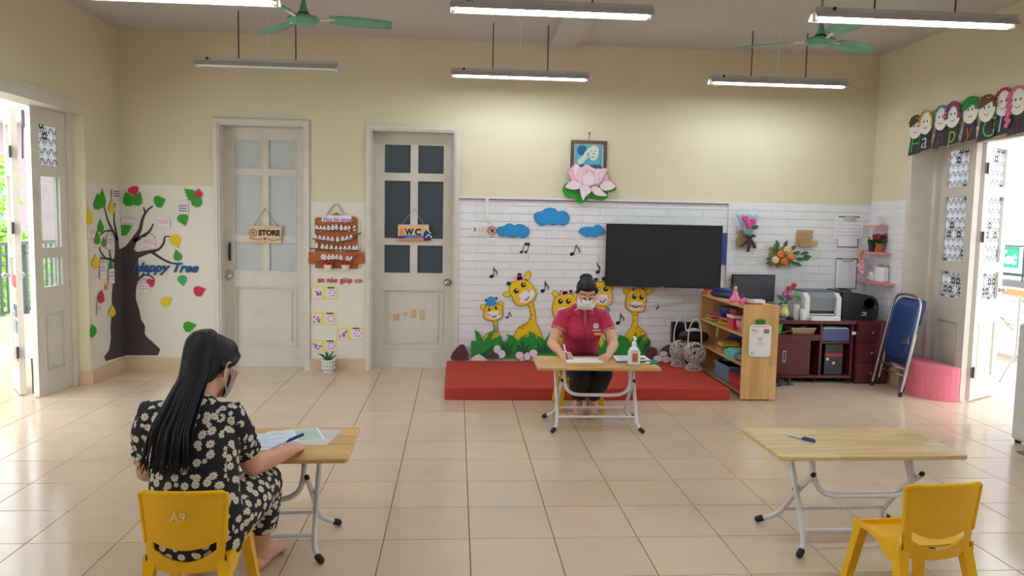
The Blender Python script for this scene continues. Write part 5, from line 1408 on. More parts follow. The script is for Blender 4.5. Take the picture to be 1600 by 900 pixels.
# ================================================================== lamps and fans
K_fix = C('lamp_reflector', '#b9b6b8', .45); K_rod = C('brown_rod', '#5a4038', .5)
def tube_mat(on):
    k = NT('lit_tube' if on else 'unlit_tube')
    k.b.inputs['Base Color'].default_value = (.85, .86, .86, 1)
    k.b.inputs['Roughness'].default_value = .3
    if on:
        k.b.inputs['Emission Color'].default_value = (.88, .96, 1, 1)
        k.b.inputs['Emission Strength'].default_value = TUBE_STRENGTH
    return k.m
M_on, M_off = tube_mat(True), tube_mat(False)
def lamp(x0, x1, y, lab, on=True, z=2.75):
    t = thing('ceiling_lamp', lab, 'lamp', ((x0 + x1) / 2, y, z), group='hanging tube lamps')
    h = (x1 - x0) / 2
    m = MB()
    pr = [(-.035, .055), (.035, .055), (.035, .03), (.068, -.01), (.064, -.012), (.03, .026), (-.03, .026), (-.064, -.012), (-.068, -.01), (-.035, .03)]
    m.prism(pr, lambda a, b, k: (-h + 2 * h * k, a, b))
    m.build('reflector', K_fix, t, world=False)
    m = MB(); m.sm = True
    m.chain([(-h + .035, 0, .002), (h - .035, 0, .002)], .0165, n=12)
    m.build('tube', M_on if on else M_off, t, world=False)
    for s_ in (-1, 1):
        m = MB(); m.box((s_ * (h - .02) - .012, -.02, -.022), (s_ * (h - .02) + .012, .02, .026)); m.build('lamp_holder', M_white, t, world=False)
        m = MB(); m.tube([(s_ * h * .4, 0, .055), (s_ * h * .4, 0, ZC - z)], .0055, 7, True); m.build('rod', K_rod, t, world=False)
    m = MB(); m.lathe([(.011, 0), (.011, .012)], (-h * .82, -.035, .045), 8, Matrix.Rotation(PI / 2, 3, 'X')); m.build('starter', M_black, t, world=False)
    m = MB(); m.tube([(0.0, 0.02, .055), (0.0, .02, ZC - z)], .004, 6); m.build('wire', M_trimw, t, world=False)
lamp(-2.28, -1.10, 3.26, 'unlit hanging tube lamp above the STORE door', False)
lamp(-.143, 1.06, 3.35, 'lit hanging tube lamp in the middle near the brick wall')
lamp(2.135, 3.38, 3.29, 'lit hanging tube lamp above the desk corner on the right')
lamp(-.135, 1.09, 1.232, 'lit hanging tube lamp at the top middle of the photo')
lamp(2.05, 3.33, 1.13, 'lit hanging tube lamp at the top right nearest the right doorway')
lamp(-2.36, -1.14, 1.25, 'lit hanging tube lamp at the top left whose end just shows')
for x, n in ((-1.75, 'left'), (.48, 'middle'), (2.69, 'right')):
    lamp(x - .61, x + .61, -1.2, 'hanging tube lamp behind the camera, %s of the first row' % n)
K_fan = C('fan_turquoise', '#68b09a', .35)
def fan(x, y, z, a0, lab):
    t = thing('ceiling_fan', lab, 'fan', (x, y, z), 0, 'ceiling fans')
    m = MB(); m.sm = True
    m.lathe([(.01, -.03), (.06, -.028), (.1, -.012), (.108, .004), (.09, .02), (.05, .03)], n=24); m.build('motor_housing', K_fan, t, world=False)
    m = MB(); m.lathe([(.045, .028), (.04, .045), (.03, .05)], n=16); m.build('collar', C('fan_dark', '#2c4a4e', .4), t, world=False)
    m = MB(); m.sm = True; m.lathe([(.036, .048), (.022, .085), (.014, .13), (.011, .16), (.011, ZC - z - .06), (.05, ZC - z - .05), (.055, ZC - z)], n=14); m.build('down_rod', K_fan, t, world=False)
    for k in range(3):
        a_ = math.radians(a0) + k * 2 * PI / 3
        M = Matrix.Rotation(a_, 3, 'Z')
        rows = []
        for i in range(9):
            f = i / 8
            r_ = .17 + .42 * f
            w_ = .035 + .045 * math.sin(PI * min(1, f * .75 + .1)) * (1 if f < .95 else .8)
            rows.append([M @ Vector((r_, s_ * w_, .012 - s_ * .012 - .01 * f)) for s_ in (-1, -.3, .3, 1)])
        m = MB(); m.sm = True; m.slab(rows, lambda p: p + Vector((0, 0, .004))); b_ = m.build('blade', K_fan, t, world=False)
        m = MB(); m.chain([M @ Vector((.09, 0, .0)), M @ Vector((.2, 0, .014))], [(.012, .004), (.02, .004)], side=M @ Vector((0, 1, 0)), n=8); m.build('blade_bracket', K_wht, b_, world=False)
fan(-1.125, 1.9, 2.812, 8, 'turquoise ceiling fan on the left above the STORE door side')
fan(2.47, 1.9, 2.795, 28, 'turquoise ceiling fan on the right above the television side')
# ================================================================== folding tables
def table(x, y, rz, lab, top_mat, W=.88, Dp=.47, h=.475):
    t = thing('folding_table', lab, 'table', (x, y, 0), rz, 'low folding tables')
    m = MB(); m.rbox((-W / 2, -Dp / 2, h - .02), (W / 2, Dp / 2, h), .022, 3); m.build('table_top', top_mat, t, world=False)
    m = MB(); m.box((-W / 2 + .08, -.05, h - .032), (W / 2 - .08, .05, h - .02)); m.box((-.33, -.19, h - .03), (-.24, .19, h - .02)).box((.24, -.19, h - .03), (.33, .19, h - .02)); m.build('under_rail', M_wtube, t, world=False)
    r_ = .0125
    for s_ in (-1, 1):
        # straight leg from the top down to the near foot
        m = MB(); m.sm = True
        m.chain(spline([(s_ * .285, .02, h - .025), (s_ * .285, -.07, .28), (s_ * .285, -.155, .11), (s_ * .292, -.185, .055), (s_ * .315, -.21, .02)], 4), r_, n=10)
        lg = m.build('leg', M_wtube, t, world=False)
        m = MB(); m.chain([(s_ * .308, -.204, .028), (s_ * .322, -.216, .017)], .016, n=10); m.build('rubber_foot', M_rubber, lg, world=False)
        # crossing leg with the open end
        m = MB(); m.sm = True
        m.chain(spline([(s_ * .258, -.17, .365), (s_ * .258, -.02, .235), (s_ * .262, .11, .1), (s_ * .29, .17, .045), (s_ * .335, .2, .022)], 4), r_, n=10)
        lg = m.build('leg', M_wtube, t, world=False)
        m = MB(); m.chain([(s_ * .325, .195, .025), (s_ * .342, .204, .017)], .016, n=10); m.build('rubber_foot', M_rubber, lg, world=False)
        m = MB(); m.chain([(s_ * .258, -.172, .367), (s_ * .258, -.182, .375)], .0115, n=10); m.build('tube_plug', M_rubber, lg, world=False)
        m = MB(); m.lathe([(.008, -.022), (.008, .022)], (s_ * .272, -.055, .262), 8, Matrix.Rotation(PI / 2, 3, 'Y')); m.build('pivot_bolt', M_metal, lg, world=False)
    m = MB(); m.sm = True
    m.chain(spline([(-.235, -.1, h - .025), (-.235, -.14, .36), (-.215, -.15, .30), (-.15, -.155, .268), (0, -.155, .265), (.15, -.155, .268), (.215, -.15, .30), (.235, -.14, .36), (.235, -.1, h - .025)], 5), r_, n=10)
    m.build('hinge_bow', M_wtube, t, world=False)
    m = MB(); m.sm = True; m.chain([(-.285, -.158, .105), (.285, -.158, .105)], .0095, n=8); m.build('stretcher', M_wtube, t, world=False)
    m = MB(); m.sm = True; m.chain([(-.262, .1, .11), (.262, .1, .11)], .0095, n=8); m.build('stretcher', M_wtube, t, world=False)
    return t
table(1.80, -.035, 0.012, 'worn pale folding table with a pen on it beside the empty yellow chair', M_bamboow)
table(-.97, -.04, 0.02, 'bamboo folding table where the woman in the daisy dress sits', M_bamboo, Dp=.5)
table(.94, 2.0, -.015, 'bamboo folding table where the woman in red writes', M_bamboo, Dp=.48)
# tape patches left on the right table
K_tape = pm('clear_tape', '#e4d8ba', .12, .08, 30)
for i, (x, y, tl) in enumerate(((2.115, -.15, 'left'), (2.19, -.09, 'farthest'), (2.185, -.165, 'nearest'))):
    m = MB(); m.box((x - .03, y - .02, .4752), (x + .03, y + .025, .4757 + .0003 * i)); m.build('tape_patch', K_tape, None, label='clear tape patch on the worn table, %s of the three near its right corner' % tl, cat='tape', group='tape on the worn table')
# ================================================================== children's chairs
def chair(x, y, rz, lab):
    t = thing('child_chair', lab, 'chair', (x, y, 0), rz, 'yellow plastic chairs')
    m = MB(); m.sm = False
    rows = []
    for i in range(9):
        f = i / 8
        yy = -.13 + .29 * f
        zz = .272 + .012 * math.cos(PI * f) * .5 - (.03 * max(0, f - .85) / .15 if f > .85 else 0)
        row = []
        for k in range(9):
            g = -1 + k / 4
            row.append((g * (.148 + .006 * f), yy, zz + .012 * g * g))
        rows.append(row)
    m.slab(rows, lambda p: p - Vector((0, 0, .009)))
    for s_ in (-1, 1):
        m.prism([(-.14, .205), (-.06, .21), (-.02, .25), (.05, .268), (.16, .262), (.16, .282), (-.14, .288)], lambda a, b, k: (s_ * (.151 + .01 * k), a, b))
    m.prism([(-.15, .235), (.15, .235), (.155, .272), (-.155, .272)], lambda a, b, k: (a, .148 + .012 * k, b))
    m.build('seat', M_yplast, t, world=False)
    m = MB()
    xs = [-1 + k / 8 for k in range(17)]
    yb = lambda z: -.128 - (z - .22) * .17
    def panel(zt, zb, n=6, xr=None):
        rows = []
        for g in (xr or xs):
            col = []
            for j in range(n + 1):
                z = zb(g) + (zt(g) - zb(g)) * j / n
                hw = .138 + (z - .22) * .075
                col.append((g * hw, yb(z) + .035 * g * g * (z - .18) / .35, z))
            rows.append(col)
        m.slab(rows, lambda p: p + Vector((0, -.011, 0)))
    panel(lambda g: .532 - .01 * g * g, lambda g: .312 + .05 * g * g)
    panel(lambda g: .265 + .075 * g * g, lambda g: .222 + .02 * g * g, 3)
    panel(lambda g: .40, lambda g: .24, 4, [-1, -.9, -.8])
    panel(lambda g: .40, lambda g: .24, 4, [.8, .9, 1])
    # rim round the back panel
    rim = []
    for g, z in [(-1, .345), (-1, .44), (-1, .52), (-.9, .527), (-.5, .53), (0, .532), (.5, .53), (.9, .527), (1, .52), (1, .44), (1, .345)]:
        hw = .138 + (z - .22) * .075
        rim.append((g * hw, yb(z) + .035 * g * g * (z - .18) / .35 - .008, z))
    m.chain(rim, .0085, n=6)
    m.build('backrest', M_yplast, t, world=False)
    for sx in (-1, 1):
        for sy in (-1, 1):
            m = MB()
            p0 = Vector((sx * .135, .125 if sy > 0 else -.118, .268)); p1 = Vector((sx * .172, .165 if sy > 0 else -.175, .0))
            m.prism([(-.021, -.021), (.021, -.021), (.021, .021), (-.021, .021)], lambda a, b, k: (p0 + (p1 - p0) * k) + Vector((a, b, 0)) * (1 - .22 * k))
            m.build('leg', M_yplast, t, world=False)
    return t
chair(1.762, -.63, .1, 'empty yellow plastic child chair at the worn table on the right')
ch_l = chair(-1.015, -.655, -.03, 'yellow plastic child chair the woman in the daisy dress sits on')
chair(.915, 2.56, PI, 'yellow plastic child chair under the woman in red')
cm_ = text('chalk_mark', 'A9', .05, Matrix.Rotation(PI / 2, 4, 'X'), C('chalk_white', '#efe3b8', .9), None, .0006, .1)
ch_l.scale = (.94, 1, 1)
cm_.parent = ch_l
cm_.location = (-.01, -.186, .43)
cm_.rotation_euler = (.17, 0, 0)
# ================================================================== red platform mat
M_mat = pm('red_fabric_mat', '#b74438', .9, .05, 6, .3, 220, spec=.2)
m = MB()
m.rbox((-.163, 2.795, 0), (2.262, 4.025, .105), .012)
m.build('platform_mat', M_mat, None, label='low red fabric covered platform in front of the brick wall', cat='platform')
# ================================================================== pine bookcase
bc = thing('bookcase', 'pine open bookcase standing end on between the red platform and the desk', 'bookcase', (2.5, 3.36, 0))
X0, X1, Y0, Y1, HB = 2.35, 2.655, 2.79, 3.93, .825
m = MB(); m.box((X0, Y0, .012), (X1, Y0 + .02, HB)); m.build('end_panel', M_pine, bc)
m = MB(); m.box((X0, Y1, .012), (X1, Y1 + .02, HB)); m.build('end_panel', M_pine, bc)
for z in (.055, .295, .545):
    m = MB(); m.box((X0 + .005, Y0 + .02, z), (X1 - .01, Y1, z + .018)); m.build('shelf', M_pinex, bc)
m = MB(); m.box((X0, Y0 + .02, HB - .035), (X1, Y1, HB - .017)); m.build('top_board', M_pinex, bc)
m = MB(); m.box((X1 - .008, Y0 + .02, .06), (X1, Y1, HB - .035)); m.build('back_panel', M_pinex, bc)
for z in (.08, .31, .47, .8):
    for x in (X0 + .035, X1 - .05):
        m = MB(); m.lathe([(.004, 0), (.004, .002)], (x, Y0, z), 8, Matrix.Rotation(PI / 2, 3, 'X')); m.build('screw_head', C('brown_plug', '#8a5a2c'), bc)
for x in (X0 + .05, X1 - .06):
    for y in (Y0 + .03, Y1 - .02):
        m = MB(); m.box((x - .012, y - .012, 0), (x + .012, y + .012, .014)); m.build('foot', M_rubber, bc)
t = thing('notice_card', 'white rounded safety notice card hanging on the end of the pine bookcase', 'notice', (2.497, 2.785, .38))
m = MB(); m.sm = False
m.prism([(x, z) for x, z in [(2.402 + .0, .40), (2.422, .382), (2.572, .382), (2.592, .40), (2.592, .635), (2.572, .655), (2.422, .655), (2.402, .635)]], lambda a, b, k: (a, 2.787 - .005 * k, b)); m.build('card', M_white, t)
m = MB()
for x0, x1, z0, z1 in ((2.42, 2.44, .60, .615), (2.45, 2.47, .595, .612), (2.478, 2.51, .525, .545), (2.425, 2.445, .395, .42)):
    m.tube([((x0 + x1) / 2 + (x1 - x0) / 2 * math.cos(k * PI / 5), 2.781, (z0 + z1) / 2 + (z1 - z0) / 2 * math.sin(k * PI / 5)) for k in range(11)], .002, 5)
m.build('red_pictograms', C('pictogram_red', '#c45b4e'), t)
m = MB(); m.box((2.525, 2.7805, .585), (2.572, 2.782, .6)); m.build('green_mark', C('mark_green', '#2f7e5e'), t)
m = MB(); m.box((2.525, 2.7805, .604), (2.572, 2.782, .618)); m.build('red_mark', C('pictogram_red', '#c45b4e'), t)
m = MB()
for x0, x1, z, h_ in ((2.43, 2.565, .637, .008), (2.47, 2.52, .505, .006), (2.455, 2.54, .488, .005), (2.425, 2.455, .575, .004), (2.53, 2.57, .575, .004)):
    m.box((x0, 2.7812, z), (x1, 2.7822, z + h_))
m.build('faint_text_line', C('notice_pink', '#dcb0b6'), t, kind='stuff')
m = MB(); m.rbox((2.455, 2.776, .662), (2.535, 2.789, .7), .012); m.build('green_hanger', C('hanger_green', '#2e7a3c', .4), t)
# things on the bookcase
cols = dict(red='#d2404a', pink='#ea7f96', green='#49b04b', yellow='#e5d34c', teal='#5fc3bd', blue='#32427e', navy='#2b3560', orange='#e0823c', white='#e8e6e4', tan='#c9a176', grey='#868c94')
K = {k: C('toy_' + k, v, .45, var=.1) for k, v in cols.items()}
def boxy(name, lab, cat, a, b, mat, group=None, r=.006, parts=()):
    m = MB(); m.rbox(a, b, r)
    if not parts:
        return m.build(name, mat, None, label=lab, cat=cat, group=group)
    t = thing(name, lab, cat, ((a[0] + b[0]) / 2, (a[1] + b[1]) / 2, a[2]), group=group)
    m.build('body', mat, t)
    for nm, p, q, mm in parts:
        m = MB(); m.rbox(p, q, r * .6); m.build(nm, mm, t)
    return t
def bowl(name, lab, c, r, h, mat, group=None):
    m = MB(); m.sm = True
    m.lathe([(r * .5, 0), (r * .85, h * .5), (r, h), (r * .94, h), (r * .78, h * .5), (r * .45, h * .12)], c, 20)
    return m.build(name, mat, None, label=lab, cat='bowl', group=group)
zt = HB - .017
boxy('toy_box', 'orange and red box at the far end of the bookcase top', 'box', (2.36, 3.78, zt), (2.47, 3.9, zt + .06), K['orange'], parts=(('lid', (2.358, 3.778, zt + .042), (2.472, 3.902, zt + .065), K['red']),))
t = thing('cloth_bundle', 'navy blue folded cloth on the bookcase top behind the pink doll', 'cloth', (2.46, 3.55, zt))
m = MB(); m.sm = True; m.chain([(2.4, 3.68, zt + .03), (2.48, 3.5, zt + .032), (2.55, 3.42, zt + .025)], [(.06, .028), (.075, .032), (.05, .026)], side=(1, 0, 0), n=14); m.build('fold', K['navy'], t)
m = MB(); m.sm = True; m.chain([(2.42, 3.66, zt + .07), (2.5, 3.5, zt + .07)], [(.04, .018), (.05, .015)], side=(1, 0, 0), n=12); m.build('fold', K['blue'], t)
t = thing('doll', 'small doll in a pink frilled dress on the bookcase top', 'doll', (2.39, 3.15, zt))
m = MB(); m.sm = True; m.lathe([(.05, 0), (.058, .015), (.042, .04), (.024, .065), (.02, .09), (.009, .105)], (2.4, 3.15, zt), 14); m.build('dress', C('doll_pink', '#ee86b0', .7, var=.2, scale=60), t)
m = MB(); m.sm = True; m.lathe([(.04, 0), (.046, .015), (.028, .035), (.008, .042)], (2.45, 3.08, zt), 12); m.build('dress_frill', C('doll_rose', '#e56ba6', .7, var=.2, scale=60), t)
m = MB(); m.sm = True; m.ball((2.4, 3.15, zt + .122), (.018, .018, .022), 12); m.build('head', M_skin, t)
m = MB(); m.sm = True; m.ball((2.397, 3.16, zt + .13), (.023, .022, .022), 12); m.ball((2.394, 3.168, zt + .15), .013, 10); m.build('hair', C('doll_brown_hair', '#6b4a36'), t)
t = thing('book_stand', 'dark wire book stand on the near end of the bookcase top', 'stand', (2.47, 2.95, zt))
m = MB(); m.tube([(2.38, 3.0, zt + .005), (2.37, 2.84, zt + .005), (2.43, 2.95, zt + .09), (2.6, 2.95, zt + .09)], .004, 6, True); m.tube([(2.37, 2.84, zt + .005), (2.56, 2.84, zt + .006)], .004, 6, True); m.build('wire', M_dkmetal, t)
m = MB(); m.box((2.4, 2.86, zt + .01), (2.55, 2.9, zt + .018)); m.build('rest', C('rest_maroon', '#6b2c32'), t)
boxy('tissue_pack', 'white paper packet behind the wire stand on the bookcase', 'packet', (2.52, 3.0, zt), (2.62, 3.1, zt + .035), K['white'])
boxy('sponge', 'small yellow block on the near end of the bookcase top', 'block', (2.53, 2.83, zt), (2.6, 2.87, zt + .02), K['yellow'])
z1, z2, z3 = .563, .313, .073
t = thing('toy_basin', 'blue toy basin with wire rim on the upper bookcase shelf', 'basin', (2.44, 3.45, z1 + .06))
m = MB(); m.sm = True; m.lathe([(.06, 0), (.09, .05), (.1, .09), (.094, .09), (.05, .01)], (2.46, 3.47, z1 + .075), 20); m.build('body', K['blue'], t)
m = MB(); m.tube([(2.46 + .1 * math.cos(k * PI / 12), 3.47 + .1 * math.sin(k * PI / 12), z1 + .165) for k in range(25)], .004, 6); m.build('rim', K['grey'], t)
bowl('toy_plate', 'yellow green toy plate under the blue basin on the bookcase', (2.45, 3.42, z1), .1, .035, K['yellow'], 'toy plates on the upper shelf')
bowl('toy_plate', 'pink toy plate between the yellow plate and the blue basin', (2.46, 3.45, z1 + .037), .1, .034, K['pink'], 'toy plates on the upper shelf')
for k, (c_, nm) in enumerate((('green', 'green'), ('yellow', 'yellow'), ('red', 'red'), ('pink', 'pink'))):
    boxy('picture_book', '%s thin book in the far pile on the upper bookcase shelf' % nm, 'book', (2.37, 3.66, z1 + .014 * k), (2.52, 3.86 - .01 * k, z1 + .012 + .014 * k), K[c_], 'books on the upper shelf', .003)
boxy('red_box', 'red lidded box, largest on the upper bookcase shelf', 'box', (2.38, 3.12, z1), (2.5, 3.27, z1 + .11), K['red'], parts=(('lid', (2.375, 3.115, z1 + .1), (2.505, 3.275, z1 + .125), K['white']),))
boxy('red_box', 'dark red box stacked on the lidded box on the upper shelf', 'box', (2.4, 3.15, z1 + .13), (2.52, 3.28, z1 + .175), C('toy_darkred', '#b23242'), r=.01)
bowl('toy_cup', 'pink toy cup nearest the end panel on the upper shelf', (2.42, 3.0, z1), .055, .1, K['pink'])
boxy('red_box', 'small red box behind the pink cup on the upper shelf', 'box', (2.5, 2.98, z1), (2.6, 3.1, z1 + .13), K['red'])
boxy('green_box', 'bright green upright box at the near end of the upper shelf', 'box', (2.38, 2.85, z1), (2.5, 2.9, z1 + .13), K['green'], parts=(('white_side', (2.378, 2.9, z1 + .002), (2.5, 2.906, z1 + .13), K['white']),))
for k, (c_, nm) in enumerate((('orange', 'orange'), ('tan', 'tan'), ('red', 'red'), ('green', 'green'), ('yellow', 'yellow'), ('orange', 'topmost orange'))):
    boxy('picture_book', '%s book in the pile on the middle bookcase shelf' % nm, 'book', (2.36, 3.3, z2 + .018 * k), (2.52, 3.47 - .008 * k, z2 + .016 + .018 * k), K[c_], 'books on the middle shelf', .003)
boxy('teal_tray', 'teal plastic tray of small things on the middle bookcase shelf', 'tray', (2.36, 3.02, z2), (2.54, 3.26, z2 + .06), K['teal'], parts=(('contents', (2.38, 3.05, z2 + .06), (2.52, 3.22, z2 + .075), C('teal_light', '#9bdad4')),))
t = thing('cloth_bundle', 'dark blue cloth bundle at the back of the middle shelf', 'cloth', (2.55, 3.4, z2))
m = MB(); m.sm = True; m.chain([(2.58, 3.7, z2 + .06), (2.57, 3.4, z2 + .065), (2.58, 3.2, z2 + .06)], [(.05, .05), (.055, .065), (.05, .06)], n=12); m.build('fold', K['navy'], t)
m = MB(); m.sm = True; m.chain([(2.57, 3.62, z2 + .125), (2.57, 3.4, z2 + .14)], [(.04, .03), (.045, .03)], n=10); m.build('fold', K['blue'], t)
t = thing('toy_car', 'small toy with black and red parts beside the end panel on the middle shelf', 'toy', (2.45, 2.9, z2))
m = MB(); m.rbox((2.37, 2.86, z2 + .015), (2.5, 2.98, z2 + .06), .012); m.build('body', K['grey'], t)
m = MB(); m.rbox((2.39, 2.88, z2 + .06), (2.48, 2.95, z2 + .11), .012); m.build('cab', M_black, t)
for x in (2.385, 2.485):
    for y in (2.87, 2.97):
        m = MB(); m.lathe([(.018, -.008), (.018, .008)], (x, y, z2 + .018), 10, Matrix.Rotation(PI / 2, 3, 'Y')); m.build('wheel', K['red'] if y < 2.9 else M_black, t)
boxy('tan_box', 'flat tan tray on the middle shelf in front of the cloth', 'tray', (2.38, 2.98, z2), (2.5, 3.015, z2 + .02), K['tan'])
t = thing('storage_crate', 'grey blue plastic crate with a black strap on the bottom bookcase shelf', 'crate', (2.45, 3.3, z3))
K_cr = C('crate_bluegrey', '#7484a8', .5)
m = MB(); m.rbox((2.36, 3.14, z3), (2.63, 3.5, z3 + .15), .02); m.build('body', K_cr, t)
m = MB(); m.rbox((2.352, 3.13, z3 + .12), (2.638, 3.51, z3 + .15), .02); m.build('rim', K_cr, t)
m = MB(); m.sm = True; m.tube(spline([(2.4, 3.5, z3 + .15), (2.42, 3.36, z3 + .2), (2.5, 3.25, z3 + .16), (2.56, 3.4, z3 + .2), (2.45, 3.48, z3 + .17)]), .012, 8, True); m.build('strap', C('strap_black', '#26262c'), t)
m = MB(); m.sm = True; m.chain([(2.46, 3.47, z3 + .17), (2.5, 3.34, z3 + .19), (2.54, 3.2, z3 + .17)], [(.06, .03), (.07, .035), (.05, .03)], n=10); m.build('crumpled_bag', K['grey'], t)
boxy('red_case', 'red flat case at the near end of the bottom bookcase shelf', 'case', (2.355, 2.83, z3), (2.6, 3.1, z3 + .09), K['red'], parts=(('lid', (2.352, 2.828, z3 + .085), (2.603, 3.103, z3 + .11), C('toy_darkred', '#b23242')),))
t = thing('strap_loop', 'pale green strap loop hanging off the upper bookcase shelf', 'strap', (2.34, 3.5, .5))
m = MB(); m.tube(spline([(2.345, 3.4, .565), (2.34, 3.42, .5), (2.338, 3.4, .455), (2.34, 3.38, .5), (2.345, 3.4, .565)]), .005, 6); m.build('loop', C('pale_green_strap', '#9fb08c'), t)
# ================================================================== maroon desk and its drawers
dk = thing('desk', 'maroon computer desk with sliding door behind the pine bookcase', 'desk', (3.2, 3.75, 0))
DX0, DX1, DY0, DY1, DT = 2.67, 3.71, 3.52, 4.02, .605
m = MB(); m.rbox((DX0 - .01, DY0 - .03, DT - .035), (DX1 + .015, DY1, DT), .01); m.build('desk_top', M_maroon, dk)
for x in (DX0, 3.385, DX1 - .02):
    m = MB(); m.box((x, DY0, .05), (x + .02, DY1, DT - .035)); m.build('side_panel', M_maroon, dk)
m = MB(); m.box((DX0 + .02, DY0, .05), (3.385, DY1 - .01, .075)).box((3.405, DY0, .05), (DX1 - .02, DY1 - .01, .075)); m.build('bottom_board', M_maroon, dk)
m = MB(); m.box((DX0 + .02, DY0 + .005, .445), (3.385, DY1 - .01, .465)); m.build('shelf', M_maroon, dk)
m = MB(); m.box((DX0, DY1 - .008, .05), (DX1, DY1, DT - .035)); m.build('back_panel', C('dark_back', '#2a0e12'), dk)
m = MB(); m.box((DX0 + .02, DY0 + .004, .41), (3.385, DY0 + .02, .445)); m.build('top_rail', M_maroon, dk)
m = MB(); m.box((DX0 + .02, DY0 + .012, .078), (3.3, DY0 + .027, .41)); dr = m.build('sliding_door', M_maroon, dk)
m = MB(); m.box((3.03, DY0 + .006, .2), (3.06, DY0 + .013, .31)); pl_ = m.build('pull_plate', M_metal, dr)
m = MB(); m.box((3.038, DY0 + .0045, .212), (3.052, DY0 + .008, .298)); m.build('pull_recess', M_black, dr)
for x in (2.75, 3.36, 3.6):
    m = MB(); m.lathe([(.022, -.01), (.022, .01)], (x, DY0 + .05, .022), 12, Matrix.Rotation(PI / 2, 3, 'Y')); m.box((x - .014, DY0 + .035, .03), (x + .014, DY0 + .065, .05)); m.build('castor', M_rubber, dk)
for x in (3.66, 3.69):
    m = MB(); m.chain([(x, DY0 + .01, .05), (x - .006, DY0 - .02, .005)], .006, n=6); m.build('cable_end', M_black, dk)
m = MB(); m.box((3.695, DY0 - .002, .47), (3.735, DY0 + .0, .5)); m.build('tape_tag', K_wht, dk)
boxy('file_box', 'slate blue box of papers in the right compartment of the desk', 'box', (3.41, 3.53, .405), (3.68, 3.9, .52), C('slate_blue_box', '#575c96', .5), parts=(('papers', (3.42, 3.54, .515), (3.67, 3.88, .535), C('paper_stack', '#c3d9d6')), ('green_sheet', (3.43, 3.535, .535), (3.55, 3.7, .545), K['green'])))
m = MB(); m.box((3.405, 3.54, .38), (3.69, 3.95, .4)); m.build('compartment_shelf', M_maroon, dk)
t = thing('computer_tower', 'black computer tower with a red stripe inside the desk', 'computer', (3.55, 3.7, .075))
m = MB(); m.rbox((3.455, 3.56, .075), (3.635, 3.94, .374), .008); m.build('case', M_black, t)
m = MB(); m.box((3.457, 3.552, .08), (3.633, 3.56, .25)); m.build('lower_front', C('tower_grey', '#3a4046', .4), t)
m = MB(); m.box((3.457, 3.55, .252), (3.633, 3.56, .285)); m.build('red_stripe', C('tower_red', '#b03044', .3), t)
m = MB(); m.box((3.457, 3.552, .288), (3.633, 3.56, .37)); m.build('drive_front', C('tower_dark', '#2b2f33', .3), t)
m = MB(); m.box((3.47, 3.547, .215), (3.495, 3.552, .24)); m.build('badge', K_wht, t)
m = MB(); m.lathe([(.015, 0), (.015, .004)], (3.545, 3.552, .19), 12, Matrix.Rotation(PI / 2, 3, 'X')); m.build('power_button', M_metal, t)
t = thing('green_basket', 'bright green plastic basket on the desk shelf beside the bookcase', 'basket', (2.96, 3.6, .465))
m = MB(); m.lathe([(.055, 0), (.075, .11), (.085, .112), (.085, .12), (.07, .12), (.05, .005)], (2.985, 3.62, .466), 4, Matrix.Rotation(PI / 4, 3, 'Z')); m.build('basin', C('basket_green', '#3fd05c', .4), t)
t = thing('wicker_basket', 'brown woven tray basket on the desk shelf', 'basket', (3.22, 3.62, .465))
K_wk = C('wicker', '#8a6a4a', .7); K_wk2 = C('wicker_pale', '#c9b294', .7)
m = MB()
m.box((3.13, 3.55, .466), (3.33, 3.72, .472))
m.build('base', K_wk, t)
m = MB()
for r_ in range(4):
    z = .476 + .016 * r_; e = .006 * r_
    m.tube([(3.13 - e, 3.55 - e * .5, z), (3.33 + e, 3.55 - e * .5, z), (3.33 + e, 3.72, z), (3.13 - e, 3.72, z), (3.13 - e, 3.55 - e * .5, z)], .0055, 6)
m.build('weave', K_wk2, t, kind='stuff')
m = MB()
for k in range(14):
    x = 3.13 + .2 * k / 13
    m.tube([(x, 3.547, .468), (x + (k / 13 - .5) * .03, 3.543, .53)], .004, 5)
m.build('stakes', K_wk, t, kind='stuff')
m = MB(); m.box((0, 0, 0), (.22, .14, .006), Matrix.Translation((3.03, 3.56, .47)) @ Matrix.Rotation(-.3, 4, 'Y')); m.build('cardboard_sheet', C('cardboard', '#9c7a4a', .8), None, label='tan cardboard sheet leaning between the green basket and the wicker tray', cat='cardboard')
dr = thing('drawer_cabinet', 'maroon three drawer cabinet beside the desk in the right corner', 'cabinet', (3.88, 3.78, 0))
m = MB(); m.box((3.735, 3.5, .0), (4.05, 4.02, .6)); m.build('carcass', M_maroon, dr)
for z0, z1_ in ((.015, .2), (.21, .395), (.405, .59)):
    m = MB(); m.rbox((3.742, 3.485, z0), (4.043, 3.5, z1_), .004); q = m.build('drawer', M_maroon, dr)
    m = MB(); m.sm = True; m.lathe([(.006, 0), (.006, .012), (.013, .02), (.006, .027)], (3.875, 3.485, (z0 + z1_) / 2), 10, Matrix.Rotation(PI / 2, 3, 'X')); m.build('knob', M_metal, q)
